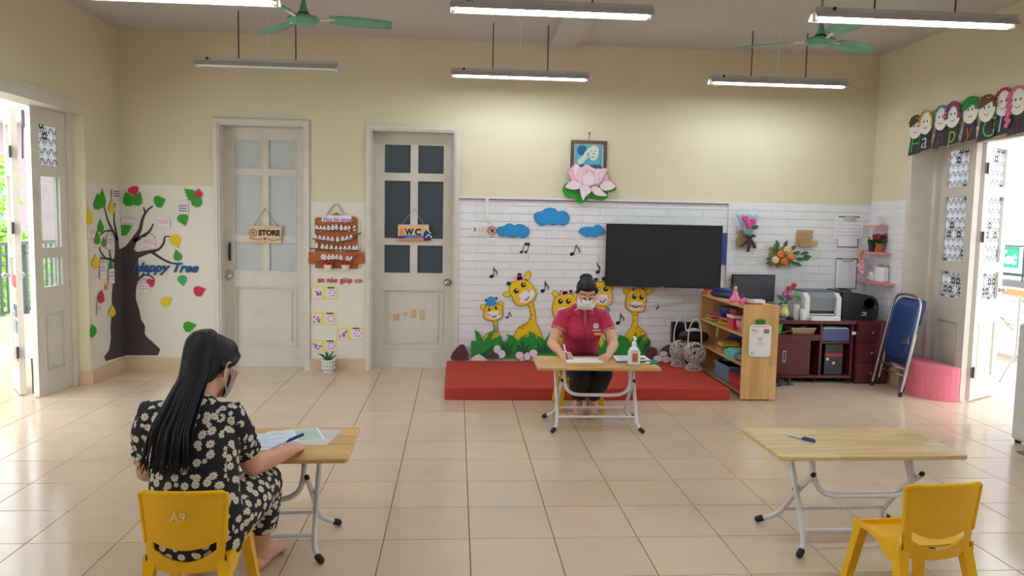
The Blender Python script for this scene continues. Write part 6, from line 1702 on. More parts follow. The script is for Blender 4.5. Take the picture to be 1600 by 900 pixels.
# on the desk
t = thing('monitor', 'black computer monitor on the left of the desk', 'monitor', (2.88, 3.98, DT))
m = MB(); m.rbox((2.668, 3.965, .735), (3.108, 3.998, 1.002), .006); m.build('casing', M_black, t)
m = MB(); m.box((2.68, 3.962, .747), (3.096, 3.966, .99)); m.build('screen', pm('monitor_screen', '#4b515a', .2, .05, 2), t)
m = MB(); m.box((2.85, 3.975, .615), (2.91, 3.995, .75)); m.build('neck', M_black, t)
m = MB(); m.rbox((2.78, 3.88, DT), (2.98, 4.0, DT + .015), .02); m.build('base', M_black, t)
t = thing('keyboard', 'dark keyboard in front of the monitor on the desk', 'keyboard', (2.85, 3.6, DT))
m = MB(); m.rbox((2.68, 3.53, DT), (3.04, 3.65, DT + .018), .006); m.build('case', C('keyboard_grey', '#6c6f74'), t)
m = MB()
for r_ in range(4):
    for c in range(14):
        m.box((2.69 + .0245 * c, 3.54 + .026 * r_, DT + .018), (2.71 + .0245 * c, 3.562 + .026 * r_, DT + .024))
m.build('keys', M_black, t, kind='stuff')
t = thing('mouse', 'black computer mouse on the desk edge beside the white cups', 'mouse', (3.1, 3.54, DT))
m = MB(); m.sm = True; m.ball((3.1, 3.56, DT + .012), (.03, .05, .022), 14); m.build('shell', M_black, t)
m = MB(); m.tube([(3.095, 3.6, DT + .02), (3.095, 3.585, DT + .031)], .005, 6, True); m.build('wheel', M_rubber, t)
t = thing('desk_speaker', 'small dark round headset between the monitor and the flower vase', 'headset', (3.06, 3.75, DT))
m = MB(); m.sm = True; m.tube(spline([(3.04, 3.72, .68), (3.05, 3.72, .73), (3.09, 3.72, .74), (3.12, 3.72, .68)]), .008, 8, True); m.build('band', M_black, t)
for x in (3.04, 3.12):
    m = MB(); m.sm = True; m.ball((x, 3.72, .655), (.018, .03, .045), 12); m.build('ear_cup', C('headset_grey', '#43474f'), t)
t = thing('rose_vase', 'yellow and white vase of red and magenta roses on the desk', 'vase', (3.085, 3.66, DT))
m = MB(); m.sm = True; m.lathe([(.025, 0), (.05, .03), (.052, .06), (.03, .1), (.026, .125), (.034, .135), (.03, .135), (.02, .1)], (3.085, 3.66, DT), 18); m.build('body', pm('vase_glaze', '#e3cf5a', .2, .05, 7, col2='#dfe4de'), t)
for x, z, c_ in ((3.065, .845, '#c05ab0'), (3.125, .83, '#cc63b6'), (3.105, .895, '#b52c48'), (3.155, .925, '#c2324a')):
    rose('rose', (x, 3.64, z), .033, C('vase_rose_' + c_[1:], c_, .6, var=.15, scale=40), t)
    m = MB(); m.tube([(3.085, 3.66, .73), (x, 3.65, z - .02)], .004, 6); m.build('stem', K_lf, t)
for k, (x, z, dx, dz) in enumerate(((3.100, .78, .06, .06), (3.140, .8, .05, .09), (3.060, .77, -.05, .05), (3.160, .82, .05, -.02), (3.090, .8, -.02, .08))):
    m = MB(); leaf3(m, (x, 3.65, z), (dx, 0, dz), .085, .045); m.build('leaf', K_lf2 if k % 2 else K_lf, t)
for x, y, h_, lab in ((3.175, 3.6, .14, 'taller white cup on the desk'), (3.215, 3.545, .105, 'shorter white cup in front of the printer'), ):
    m = MB(); m.sm = False; m.lathe([(.026, 0), (.032, h_), (.029, h_), (.024, .005)], (x, y, DT), 18); m.build('white_cup', C('cup_white', '#e9edf0', .3), None, label=lab, cat='cup', group='white cups on the desk')
t = thing('printer', 'grey and white laser printer on the desk', 'printer', (3.43, 3.75, DT))
PX0, PX1, PY0, PY1 = 3.235, 3.59, 3.55, 3.93
K_pg = C('printer_grey', '#83898f', .4); K_pw = C('printer_white', '#dfe1e2', .4); K_pd = C('printer_dark', '#5d6269', .4)
for a, b in ((PX0, PX0 + .045), (PX1 - .045, PX1)):
    m = MB(); m.prism([(PY0, DT), (PY1, DT), (PY1, DT + .255), (PY0 + .06, DT + .255), (PY0, DT + .21)], lambda y, z, k: (a + (b - a) * k, y, z)); m.build('side_cheek', K_pw, t)
m = MB(); m.prism([(PY0 + .04, DT + .085), (PY1 - .005, DT + .005), (PY1 - .005, DT + .26), (PY0 + .07, DT + .26), (PY0 + .012, DT + .21)], lambda y, z, k: (PX0 + .045 + (PX1 - PX0 - .09) * k, y, z)); m.build('front_cover', K_pg, t)
m = MB(); m.box((PX0 + .02, PY0 + .075, DT + .256), (PX1 - .02, PY1 - .01, DT + .27)); m.build('top_cover', K_pd, t)
m = MB(); m.box((PX0 + .045, PY0 + .05, DT + .01), (PX1 - .045, PY0 + .06, DT + .085)); m.build('paper_slot', M_black, t)
m = MB(); m.box((PX0 + .05, PY0 + .02, DT + .045), (PX1 - .05, PY0 + .06, DT + .055)); m.build('guide', K_pw, t)
m = MB(); m.box((PX0 + .045, PY0 - .06, DT), (PX1 - .03, PY0 + .05, DT + .03)); m.build('paper_tray', K_pw, t)
m = MB(); m.box((PX0 + .06, PY0 - .05, DT + .03), (PX1 - .05, PY0 + .045, DT + .036)); m.build('paper', M_paper, t)
t = thing('loudspeaker', 'black rounded loudspeaker on the drawer cabinet beside the printer', 'loudspeaker', (3.85, 3.75, .6))
K_sp = C('speaker_black', '#1e2023', .45, bump=.3, bscale=150)
m = MB(); m.sm = False
pf = spline([(3.645, .602, 0), (3.64, .75, 0), (3.645, .86, 0), (3.7, .872, 0), (3.85, .85, 0), (3.96, .82, 0), (4.0, .74, 0), (4.0, .64, 0), (3.99, .602, 0)], 4)
m.prism([(p.x, p.y) for p in pf], lambda a, b, k: (a, 3.98 - .36 * k, b)); m.build('cabinet', K_sp, t)
m = MB(); m.sm = True; m.tube([(3.9 + .06 * math.cos(k * PI / 12), 3.617, .76 + .06 * math.sin(k * PI / 12)) for k in range(25)], .008, 8); m.lathe([(.055, 0), (.045, -.012), (.02, -.02)], (3.9, 3.62, .76), 20, Matrix.Rotation(PI / 2, 3, 'X')); m.build('cone', C('cone_black', '#0f1012', .5), t)
m = MB()
for k in range(8):
    m.box((3.835 + .012 * (k % 4), 3.612, .64 + .02 * (k // 4) + .006 * (k % 3)), (3.843 + .012 * (k % 4), 3.62, .648 + .02 * (k // 4) + .006 * (k % 3)))
m.build('controls', K_wht, t)
m = MB(); m.box((3.955, 3.612, .71), (3.97, 3.62, .735)); m.build('badge', M_metal, t)
m = MB(); m.tube(spline([(3.7, 3.8, .87), (3.7, 3.8, .882), (3.8, 3.8, .87), (3.8, 3.8, .85)]), .008, 8, True); m.build('handle', M_black, t)
# sandals by the bookcase
K_sa = C('sandal_grey', '#5c6670', .6, var=.3, scale=50)
for k, (x, y, a_, lab) in enumerate(((2.9, 3.37, .3, 'grey sandal beside the bookcase, the nearer one'), (3.02, 3.44, -.1, 'grey sandal under the desk edge, the farther one'))):
    t = thing('sandal', lab, 'sandal', (x, y, 0), a_, 'grey sandals by the desk')
    m = MB(); m.sm = True; m.chain([(-.07, 0, .014), (0, .004, .014), (.07, 0, .014)], [(.03, .013), (.026, .012), (.036, .012)], side=(0, 1, 0), n=12); m.build('sole', K_sa, t, world=False)
    m = MB(); m.sm = True; m.tube([(.03, -.036, .016), (.04, -.02, .05), (.045, 0, .058), (.04, .02, .05), (.03, .036, .016)], .011, 7, True); m.tube([(-.03, -.03, .016), (-.02, 0, .05), (-.03, .03, .016)], .009, 7, True); m.build('strap', C('sandal_dark', '#2e3538', .6), t, world=False)
# ================================================================== wire baskets and bag on the platform
K_wire = C('white_rattan', '#cfc6c2', .5)
def wire_basket(c, r, hh, lab, seed):
    t = thing('wire_basket', lab, 'basket', c, 0, 'white wicker baskets')
    rr = random.Random(seed)
    c = Vector(c)
    m = MB(); m.sm = True
    for k in range(26):
        n_ = Vector((rr.gauss(0, 1), rr.gauss(0, 1), rr.gauss(0, 1))).normalized()
        e1 = n_.orthogonal().normalized(); e2 = n_.cross(e1)
        q = rr.uniform(.55, 1.0); off = math.sqrt(1 - q * q) * rr.choice((-1, 1))
        ctr = c + Vector((0, 0, hh + r * .95))
        m.tube([ctr + (n_ * off + (e1 * math.cos(2 * PI * i / 16) + e2 * math.sin(2 * PI * i / 16)) * q) * r for i in range(17)], .0034, 5)
    m.build('woven_ball', K_wire, t)
    m = MB()
    for k in range(14):
        a_ = 2 * PI * k / 14
        P = [c + Vector((r * .45 * math.cos(a_), r * .45 * math.sin(a_), hh)), c + Vector((r * .8 * math.cos(a_ + .5), r * .8 * math.sin(a_ + .5), .006))]
        m.tube(P, .0034, 5); m.tube([P[1], c + Vector((r * .45 * math.cos(a_ + 1), r * .45 * math.sin(a_ + 1), hh))], .0034, 5)
    for z, q in ((.006, .8), (hh, .45)):
        m.tube([c + Vector((r * q * math.cos(2 * PI * i / 20), r * q * math.sin(2 * PI * i / 20), z)) for i in range(21)], .005, 6)
    m.build('foot_ring', K_wire, t)
    m = MB(); m.sm = True
    top = hh + r * 1.9
    m.tube(spline([c + Vector((-r * .62, 0, top - .06)), c + Vector((-r * .6, 0, top + .1)), c + Vector((-r * .3, 0, top + .2)), c + Vector((r * .1, 0, top + .22)), c + Vector((r * .5, 0, top + .15)), c + Vector((r * .65, 0, top - .06))]), .0065, 7, True)
    m.build('handle', C('white_handle', '#dedbd8', .4), t)
wire_basket((2.12, 3.83, .105), .098, .06, 'white wicker ball basket at the back against the wall', 4)
wire_basket((2.205, 3.63, .105), .105, .06, 'white wicker ball basket in front, nearer the bookcase', 9)
t = thing('wall_panel_box', 'black wall box on the brick wall behind the wicker baskets', 'box', (2.2, 4.0, .3))
m = MB(); m.rbox((2.08, 3.975, .31), (2.345, 4.035, .515), .008); m.build('case', M_black, t)
m = MB(); m.rbox((2.1, 3.968, .4), (2.33, 3.976, .5), .004); m.build('cover', C('dark_glass_cover', '#23272b', .15), t)
t = thing('handbag', 'black handbag with a pale fur ball standing behind the front wicker basket', 'handbag', (2.25, 3.8, .34))
m = MB(); m.sm = True; m.chain([(2.15, 3.83, .40), (2.25, 3.84, .40), (2.36, 3.83, .39)], [(.045, .05), (.06, .06), (.045, .05)], side=(0, 1, 0), n=14); m.build('body', C('bag_leather', '#1f1f23', .35), t)
m = MB(); m.sm = True; m.chain([(2.18, 3.8, .455), (2.25, 3.8, .465), (2.31, 3.8, .455)], [(.03, .014), (.045, .018), (.03, .014)], side=(0, 1, 0), n=12); m.build('pale_trim', C('pale_fur', '#cfcac6', .8), t)
m = MB(); m.sm = True; m.chain([(2.2, 3.86, .15), (2.24, 3.87, .25), (2.25, 3.86, .36)], [(.05, .05), (.06, .05), (.05, .05)], n=12); m.build('lower_pouch', C('bag_leather', '#1f1f23', .35), t)
# ================================================================== folding chair and stool in the right corner
K_bv = C('blue_vinyl', '#22427e', .45); K_bv2 = C('blue_vinyl_dark', '#1b3468', .5)
fc = thing('folding_chair', 'blue padded steel folding chair folded and leaning on the right wall', 'chair', (3.95, 3.2, 0))
def P3(u, v, w=0):
    """point on the leaning chair: u along the wall, v up along the frame, w out towards the room"""
    top = Vector((4.035, 0, .89)); bot = Vector((3.865, 0, .0))
    d = (top - bot)
    n_ = Vector((-d.z, 0, d.x)).normalized()
    p = bot + d * v + n_ * w
    return Vector((p.x, 3.19 + u, p.z))
m = MB(); m.sm = True
m.tube(spline([P3(-.235, .0), P3(-.225, .5), P3(-.215, .85), P3(-.18, .965), P3(-.09, 1.0), P3(.09, 1.0), P3(.18, .965), P3(.215, .85), P3(.225, .5), P3(.235, .0)], 5), .0125, 10, True); m.build('front_frame', M_metal, fc)
m = MB(); m.sm = True
m.tube([P3(-.2, .06, -.03), P3(-.195, .62, -.03)], .011, 10, True); m.tube([P3(.2, .06, -.03), P3(.195, .62, -.03)], .011, 10, True)
m.tube([P3(-.198, .2, -.03), P3(.198, .2, -.03)], .008, 8); m.tube([P3(-.23, .27), P3(.23, .27)], .008, 8); m.build('rear_frame', M_metal, fc)
def pad(u0, u1, v0, v1, w0, w1, name, mat):
    rows = []
    for i in range(9):
        f = i / 8
        row = []
        for k in range(9):
            g = k / 8
            e = 1 - (2 * f - 1) ** 8 * .0
            du = (u1 - u0) / 2 * (1 - .18 * (max(0, abs(2 * f - 1) - .7) / .3) ** 2)
            row.append(P3((u0 + u1) / 2 + (2 * g - 1) * du, v0 + (v1 - v0) * f, w1 - .012 * ((2 * g - 1) ** 4 + (2 * f - 1) ** 4)))
        rows.append(row)
    m = MB(); m.sm = True
    nn = (P3(0, .5, 1) - P3(0, .5, 0)).normalized()
    m.slab(rows, lambda p: p - nn * (w1 - w0)); return m.build(name, mat, fc)
pad(-.175, .175, .36, .945, -.012, .022, 'seat_pad', K_bv)
pad(-.17, .17, .3, .56, -.03, -.005, 'seat_underside', K_bv2)
pad(-.185, .185, .72, .97, -.05, -.02, 'backrest', K_bv)
m = MB(); m.prism([(-.21, .52), (-.1, .5), (-.11, .53), (-.19, .6)], lambda a, b, k: P3(a, b, .024 + .004 * k)); m.build('bracket', M_metal, fc)
for u, v, w in ((-.235, 0, 0), (.235, 0, 0), (-.2, .06, -.03), (.2, .06, -.03)):
    m = MB(); m.chain([P3(u, v + .0, w), P3(u, v + .035, w)], .0165, n=10); m.build('rubber_foot', M_rubber, fc)
st = thing('foam_stool', 'pink half round foam stool against the right door leaf', 'stool', (4.15, 3.02, 0))
m = MB()
pts = [(4.285, 3.36)] + [(4.285 - .295 * math.sin(PI * k / 20), 3.045 + .315 * math.cos(PI * k / 20)) for k in range(1, 20)] + [(4.26, 2.735)]
c0_ = .004
m.prism(pts, lambda a, b, k: (a, b, .3 * k)); m.build('foam_block', C('pink_vinyl', '#ea7f92', .4), st)
# potted plant between the doors
t = thing('potted_plant', 'small white patterned pot with a spiky green plant on the floor between the doors', 'plant', (-1.302, 3.95, 0))
c = (-1.302, 3.945, 0)
m = MB(); m.sm = False; m.lathe([(.045, 0), (.05, .012), (.066, .04), (.071, .075), (.066, .1), (.062, .108), (.07, .12), (.068, .125), (.055, .125), (.05, .105)], c, 22); pt_ = m.build('pot', C('pot_white', '#ece8e2', .4), t)
m = MB()
for z, r_ in ((.034, .0645), (.102, .0665)):
    m.tube([(c[0] + r_ * math.cos(k * PI / 12), c[1] + r_ * math.sin(k * PI / 12), z) for k in range(25)], .003, 5)
for k in range(16):
    a_ = 2 * PI * k / 16
    m.chain([(c[0] + .0705 * math.cos(a_), c[1] + .0705 * math.sin(a_), .06), (c[0] + .0705 * math.cos(a_), c[1] + .0705 * math.sin(a_), .085)], .004, n=5)
m.build('pattern', C('pot_grey', '#8d8f8a', .6), pt_)
m = MB(); m.lathe([(.054, .1), (.054, .108)], c, 16); m.build('soil', C('soil', '#4a3b2e', .9), t)
for k in range(9):
    a_ = 2 * PI * k / 9 + .3
    sp = .35 + .5 * (k % 3) / 2
    L = .1 + .03 * ((k * 7) % 4) / 3
    P = [Vector((c[0], c[1], .105)) + Vector((math.cos(a_) * L * f * sp * 1.1, math.sin(a_) * L * f * sp * .5, L * (f - .35 * f * f * sp * 1.2))) for f in (0, .3, .6, .85, 1)]
    m = MB(); m.chain(P, [(.007, .003), (.009, .003), (.008, .003), (.005, .002), (.001, .001)], n=6); m.build('leaf', K_lf, t)
# appliance at the right edge
t = thing('water_dispenser', 'pale grey appliance with knobs standing at the right edge of the photo', 'appliance', (4.0, 1.35, 0))
K_ap = C('appliance_grey', '#cfd4d0', .35)
m = MB(); m.rbox((3.86, 1.12, .02), (4.105, 1.58, .845), .02); m.build('body', K_ap, t)
m = MB(); m.box((3.856, 1.14, .04), (3.862, 1.56, .46)); m.build('lower_door', K_ap, t)
m = MB(); m.prism([(1.485, .73), (1.52, .73), (1.5025, .765)], lambda a, b, k: (3.86 - .003 * k, a, b)); m.build('warning_mark', M_black, t)
for z in (.56, .62):
    m = MB(); m.lathe([(.025, 0), (.02, .02)], (3.86, 1.43, z), 14, Matrix.Rotation(-PI / 2, 3, 'Y')); m.build('knob', M_white, t)
for x in (3.89, 4.07):
    for y in (1.16, 1.54):
        m = MB(); m.lathe([(.02, 0), (.02, .022)], (x, y, 0), 10); m.build('foot', M_rubber, t)
m = MB(); m.rbox((3.705, .9, .0005), (3.855, 1.33, .008), .03); m.build('door_mat', C('mat_brown', '#7b6a5e', .95), None, label='dark brown floor mat at the right edge beside the grey appliance', cat='mat')
# ================================================================== on the tables
def pen(a, b, r, lab, m1, m2, frac=.55):
    a, b = Vector(a), Vector(b)
    t = thing('pen', lab, 'pen', a)
    q = a + (b - a) * frac
    m = MB(); m.sm = True; m.chain([a, q], r, n=8); m.build('barrel', m1, t)
    m = MB(); m.sm = True; m.chain([q, b], r * 1.2, n=8); cp_ = m.build('cap', m2, t)
    m = MB(); e = (b - a).normalized(); m.tube([q + e * .005 + Vector((0, 0, r * 1.5)), b + Vector((0, 0, r * 1.5))], r * .35, 5, True); m.build('clip', m2, cp_)
    return t
K_penb = C('pen_blue', '#27418f', .3); K_penw = C('pen_clear', '#c9d3e6', .2)
pen((1.545, .05, .4815), (1.62, -.055, .4815), .0055, 'blue and white ballpoint pen lying on the worn table', K_penw, K_penb)
def sheet(name, lab, pts, z, mat, t_=.0012, cat='paper', group=None, parent=None):
    m = MB(); m.prism(pts, lambda a, b, k: (a, b, z + t_ * k)); return m.build(name, mat, parent, label=lab, cat=cat, group=group)
sheet('paper', 'white sheet the woman in red is writing on', [(.73, 1.955), (1.0, 1.965), (1.005, 2.165), (.735, 2.155)], .4755, M_paper)
t = thing('clipboard', 'dark clipboard with printed sheets behind the sanitizer bottle', 'clipboard', (1.25, 2.12, .475))
m = MB(); m.prism([(1.1, 1.975), (1.365, 2.0), (1.37, 2.22), (1.12, 2.215)], lambda a, b, k: (a, b, .4755 + .006 * k)); m.build('board', C('navy_board', '#33405a', .4), t)
m = MB(); m.prism([(1.1, 1.99), (1.36, 2.015), (1.365, 2.215), (1.115, 2.21)], lambda a, b, k: (a, b, .482 + .004 * k)); m.build('paper', M_paper, t)
m = MB()
for k in range(6):
    m.box((1.14, 2.02 + .03 * k, .4862), (1.22 + .09 * (k % 2), 2.026 + .03 * k, .4866))
m.build('print', C('print_grey', '#7d8794'), t)
m = MB(); m.prism([(1.3, 2.05), (1.34, 2.06), (1.33, 2.12), (1.27, 2.1)], lambda a, b, k: (a, b, .4866 + .0005 * k)); m.build('green_picture', K_tuft, t)
t = thing('sanitizer_bottle', 'white pump bottle with an orange label on the table of the woman in red', 'bottle', (1.2, 1.885, .475))
m = MB(); m.rbox((1.158, 1.85, .4755), (1.245, 1.905, .585), .018, 3); m.build('body', C('bottle_white', '#e9edf0', .25), t)
m = MB(); m.lathe([(.038, .585), (.03, .602), (.016, .61), (.014, .622)], (1.2015, 1.8775, 0), 16); m.build('shoulder', C('bottle_white', '#e9edf0', .25), t)
m = MB(); m.lathe([(.018, .615), (.018, .64), (.008, .645), (.006, .675)], (1.2015, 1.8775, 0), 14); pmp = m.build('pump', M_white, t)
m = MB(); m.chain([(1.2015, 1.895, .678), (1.2015, 1.845, .676), (1.2015, 1.835, .668)], .007, n=8); m.build('nozzle', M_white, pmp)
m = MB(); m.box((1.183, 1.8485, .503), (1.222, 1.8505, .565)); m.build('label', C('orange_label', '#d9743a', .5), t)
m = MB(); m.box((1.188, 1.8475, .508), (1.217, 1.8487, .54)); m.build('label_print', C('label_brown', '#b96a45', .5), t)
pen((1.3, 1.915, .484), (1.385, 1.94, .484), .0085, 'teal and white marker pen beside the sanitizer bottle', K_wht, C('marker_teal', '#14a08c', .35), .4)
sheet('paper', 'plain grey backing sheet under the papers of the woman in the daisy dress', [(-.80, -.08), (-.645, -.09), (-.61, .17), (-.77, .18)], .4755, C('grey_sheet', '#cdc9c4', .6))
t = thing('document', 'green bordered document lying under the bluish sheets', 'paper', (-.75, .05, .4768))
m = MB(); m.prism([(-.90, -.07), (-.665, .0), (-.735, .2), (-.96, .13)], lambda a, b, k: (a, b, .4768 + .001 * k)); m.build('sheet', M_paper, t)
m = MB(); m.prism([(-.89, -.055), (-.68, .007), (-.742, .185), (-.945, .122)], lambda a, b, k: (a, b, .4778 + .0004 * k)); m.build('green_print', C('certificate_green', '#b4cdb8', .6), t)
t = thing('paper', 'bluish printed sheet the woman in the daisy dress is writing on', 'paper', (-.9, -.1, .479))
rows = []
for i in range(7):
    f = i / 6
    row = []
    for k in range(6):
        g = k / 5
        p = Vector((-1.02, -.24)) + Vector((.27, .13)) * f + Vector((-.09, .26)) * g
        row.append((p.x, p.y, .479 + .006 * math.sin(3 * f + 2 * g) ** 2))
    rows.append(row)
m = MB(); m.slab(rows, lambda p: p + Vector((0, 0, .001))); m.build('sheet', M_bpaper, t)
m = MB()
for k in range(6):
    a_ = Vector((-1.0 - .012 * k, -.2 + .036 * k)); b_ = a_ + Vector((.2, .097)) * (.6 + .35 * (k % 2))
    m.chain([(a_.x, a_.y, .487), (b_.x, b_.y, .487)], .0006, n=4)
m.build('print', C('print_grey', '#7d8794'), t)
# ================================================================== people
def box_uv(me):
    uv = me.uv_layers.new(name='UVMap')
    for p in me.polygons:
        n = p.normal
        a = (abs(n.x), abs(n.y), abs(n.z))
        k = a.index(max(a))
        for li in p.loop_indices:
            c = me.vertices[me.loops[li].vertex_index].co
            uv.data[li].uv = (c.y, c.z) if k == 0 else (c.x, c.z) if k == 1 else (c.x, c.y)
def V3(*a):
    return Vector(a)
def hand(m, w, d, up, flip, curls, thumb_in=.5, s=.92):
    """palm at wrist w, fingers along d, back of the hand towards up; flip = +1 if the thumb is on the d x up side"""
    w, d, up = Vector(w), Vector(d).normalized(), Vector(up)
    up = (up - d * up.dot(d)).normalized()
    rt = d.cross(up) * flip
    m.chain([w - d * .02 * s, w + d * .03 * s, w + d * .085 * s], [(.024 * s, .019 * s), (.036 * s, .016 * s), (.038 * s, .013 * s)], side=rt, n=12)
    for i, (off, L, r) in enumerate(((.029, .068, .0085), (.0105, .076, .0088), (-.009, .07, .0083), (-.027, .055, .0075))):
        p = w + d * (.082 - .004 * abs(i - 1)) * s + rt * off * s
        e = (d + rt * (.06 - .045 * i)).normalized()
        a = 0
        P = [p - e * .02 * s, p]
        for k, f in enumerate((.45, .31, .24)):
            a += curls[i] * (1.0, 1.1, .8)[k]
            p = p + (e * math.cos(a) - up * math.sin(a)) * L * f * s
            P.append(p)
        m.chain(P, [r * s, r * s, r * s, r * .92 * s, r * .78 * s], n=8)
    b = w + d * .025 * s + rt * .026 * s
    e1 = (d * .62 + rt * .7 - up * .35).normalized()
    e2 = (d * .95 + rt * (.25 - thumb_in) - up * .35).normalized()
    m.chain([w + d * .012 * s + rt * .012 * s, b, b + e1 * .036 * s, b + e1 * .036 * s + e2 * .03 * s, b + e1 * .036 * s + e2 * .05 * s], [.014 * s, .0135 * s, .011 * s, .0098 * s, .008 * s], n=8)
def foot(m, heel, toe, h=.075):
    """bare foot: heel and big-toe tip on the floor"""
    a, b = Vector(heel), Vector(toe)
    d = (b - a); L = d.length; d.normalize()
    s = d.cross(V3(0, 0, 1)).normalized()
    z = V3(0, 0, 1)
    m.chain([a + z * .028, a + d * L * .25 + z * .036, a + d * L * .5 + z * .032, a + d * L * .72 + z * .022], [(.027, .028), (.03, .034), (.034, .028), (.041, .02)], side=s, n=12)
    m.chain([a + d * .03 + z * .03, a + d * .055 + z * h], [.03, .033], n=12)
    return d, s, L
def toes(m, heel, toe, big):
    a, b = Vector(heel), Vector(toe)
    d = (b - a); L = d.length; d.normalize()
    s = d.cross(V3(0, 0, 1)).normalized() * big
    for i in range(5):
        p = a + d * L * (.74 - .025 * i) + s * (.03 - .0155 * i) + V3(0, 0, .016)
        l_ = L * (.24, .22, .2, .17, .15)[i]
        m.chain([p, p + d * l_ * .6 + V3(0, 0, .002), p + d * l_ - V3(0, 0, .004)], [(.0125, .0085, .0082, .0078, .0074)[i]] * 3, n=8)
def head(m, M):
    """head in its own frame: centre at eye height, facing -y"""
    T = lambda x, y, z: M @ V3(x, y, z)
    R3 = M.to_3x3()
    m.ball(T(0, .012, .022), (.073, .09, .092), 20, R3)
    m.ball(T(0, -.012, -.035), (.06, .07, .075), 18, R3)
    m.ball(T(0, -.05, -.085), (.034, .032, .026), 14, R3)
    m.chain([T(0, -.083, .005), T(0, -.098, -.028), T(0, -.093, -.04)], [.009, .0125, .012], n=10)
    m.ball(T(0, -.078, -.062), (.024, .012, .008), 12, R3)
    m.ball(T(0, -.078, -.073), (.02, .012, .008), 12, R3)
    for sx in (-1, 1):
        m.ball(T(sx * .033, -.072, .012), (.021, .013, .01), 12, R3)
        m.ball(T(sx * .0755, .012, -.012), (.009, .017, .03), 12, R3)
        m.chain([T(sx * .055, -.062, -.005), T(sx * .035, -.08, -.03)], [.014, .014], n=8)
def mask_mesh(M):
    rows = []
    for i in range(11):
        f = i / 10
        row = []
        for k in range(15):
            g = -1 + k / 7
            a = g * 1.28
            bulge = math.sin(PI * min(1, f * .95 + .05)) ** .7 * .022
            x = .071 * math.sin(a)
            zc = -.006 - .098 * f + .012 * g * g * (1 - 1.4 * f)
            y = -.008 - (.074 + bulge + .008 * math.exp(-(g * 2.5) ** 2) * (1 - f) * 2) * math.cos(a) ** .9 + .012 * f * f
            y += .0022 * math.sin(f * 24) * (1 - g * g)
            row.append(M @ V3(x, y, zc))
        rows.append(row)
    m = MB(); m.sm = True
    c = M @ V3(0, .03, -.05)
    m.slab(rows, lambda p: p + (c - p).normalized() * .003)
    return m
def ear_loops(M, mat, parent):
    for sx in (-1, 1):
        m = MB(); m.sm = True
        m.tube(spline([M @ V3(sx * .068, -.03, -.02), M @ V3(sx * .083, .0, .018), M @ V3(sx * .086, .022, .015), M @ V3(sx * .086, .026, -.02), M @ V3(sx * .08, -.0, -.06), M @ V3(sx * .064, -.035, -.088)], 4), .0022, 6, True)
        m.build('ear_loop', mat, parent)
M_lash = C('eyelash_dark', '#2a1f1e'); M_brow = C('eyebrow_dark', '#3a2b28')
def eyes(M, parent):
    for sx in (-1, 1):
        m = MB(); m.sm = True
        m.tube([M @ V3(sx * (.017 + .0065 * k), -.0845 + .0016 * k * k * .5, .006 - .004 * math.sin(PI * k / 5)) for k in range(6)], .0022, 6, True); m.build('closed_eyelid', M_lash, parent)
        m = MB(); m.sm = True
        m.tube([M @ V3(sx * (.014 + .008 * k), -.082 + .0012 * k * k, .028 + .007 * math.sin(PI * (k + .6) / 5.5)) for k in range(6)], .0032, 6, True); m.build('eyebrow', M_brow, parent)
def locks(m, paths, r0, n=8):
    for P, w in paths:
        P = spline(P, 4)
        N = len(P)
        m.chain(P, [(max(.0015, w * (1 - .75 * (i / (N - 1)) ** 2)), max(.0012, r0 * (1 - .6 * i / (N - 1)))) for i in range(N)], side=V3(1, 0, .2), n=n)
# ------------------------------------------------------------------ the woman in red, facing the room
T_ = thing('person', 'woman in a red polo shirt and white mask writing at the table before the platform', 'person', (.92, 2.5, 0))
hc = Vector((.922, 2.325, .945))
MH = Matrix.Translation(hc) @ Matrix.Rotation(-.04, 4, 'Z') @ Matrix.Rotation(.42, 4, 'X')
b = MB()
head(b, MH)
neck0 = V3(.92, 2.43, .80)
b.chain([neck0, V3(.92, 2.40, .86), hc + V3(0, .035, -.03)], [(.06, .055), (.05, .05), (.05, .05)], side=(1, 0, 0), n=14)
b.chain([V3(.92, 2.58, .34), V3(.92, 2.53, .5), V3(.92, 2.47, .66), V3(.92, 2.43, .79)], [(.14, .1), (.12, .085), (.13, .09), (.1, .06)], side=(1, 0, 0), n=16)
SR, ER, WR = V3(.765, 2.43, .752), V3(.667, 2.345, .555), V3(.712, 2.165, .51)
SL, EL, WL = V3(1.075, 2.43, .752), V3(1.150, 2.345, .55), V3(1.075, 2.165, .50)
for S_, E_, W_ in ((SR, ER, WR), (SL, EL, WL)):
    b.chain([S_ + (V3(.92, 2.43, .78) - S_) * .25, S_, S_ + (E_ - S_) * .5, E_], [.05, .05, .046, .039], n=12)
    b.chain([E_, E_ + (W_ - E_) * .3, E_ + (W_ - E_) * .75, W_], [.038, .039, .03, .025], n=12)
hand(b, WR + V3(.005, -.01, 0), V3(.35, -.75, -.28), V3(-.55, -.25, .8), -1, (.55, .6, .75, .85), .45)
hand(b, WL + V3(-.002, -.01, 0), V3(-.45, -.75, -.12), V3(.1, -.1, 1), 1, (.12, .16, .2, .25), .1)
KR, KL = V3(.855, 2.12, .365), V3(1.025, 2.12, .365)
AR, AL = V3(.885, 2.355, .1), V3(.982, 2.35, .1)
for K_, A_, hx in ((KR, AR, .85), (KL, AL, .99)):
    b.chain([V3(hx, 2.55, .34), K_], [.075, .055], n=12)
    b.chain([K_, K_ + (A_ - K_) * .3, K_ + (A_ - K_) * .8, A_, A_ + V3(0, .005, -.04)], [.052, .053, .036, .033, .033], n=12)
FR = ((.876, 2.385, 0), (.862, 2.17, 0)); FL = ((.99, 2.38, 0), (.985, 2.165, 0))
for f_, bg in ((FR, -1), (FL, 1)):
    foot(b, *f_); toes(b, *f_, bg)
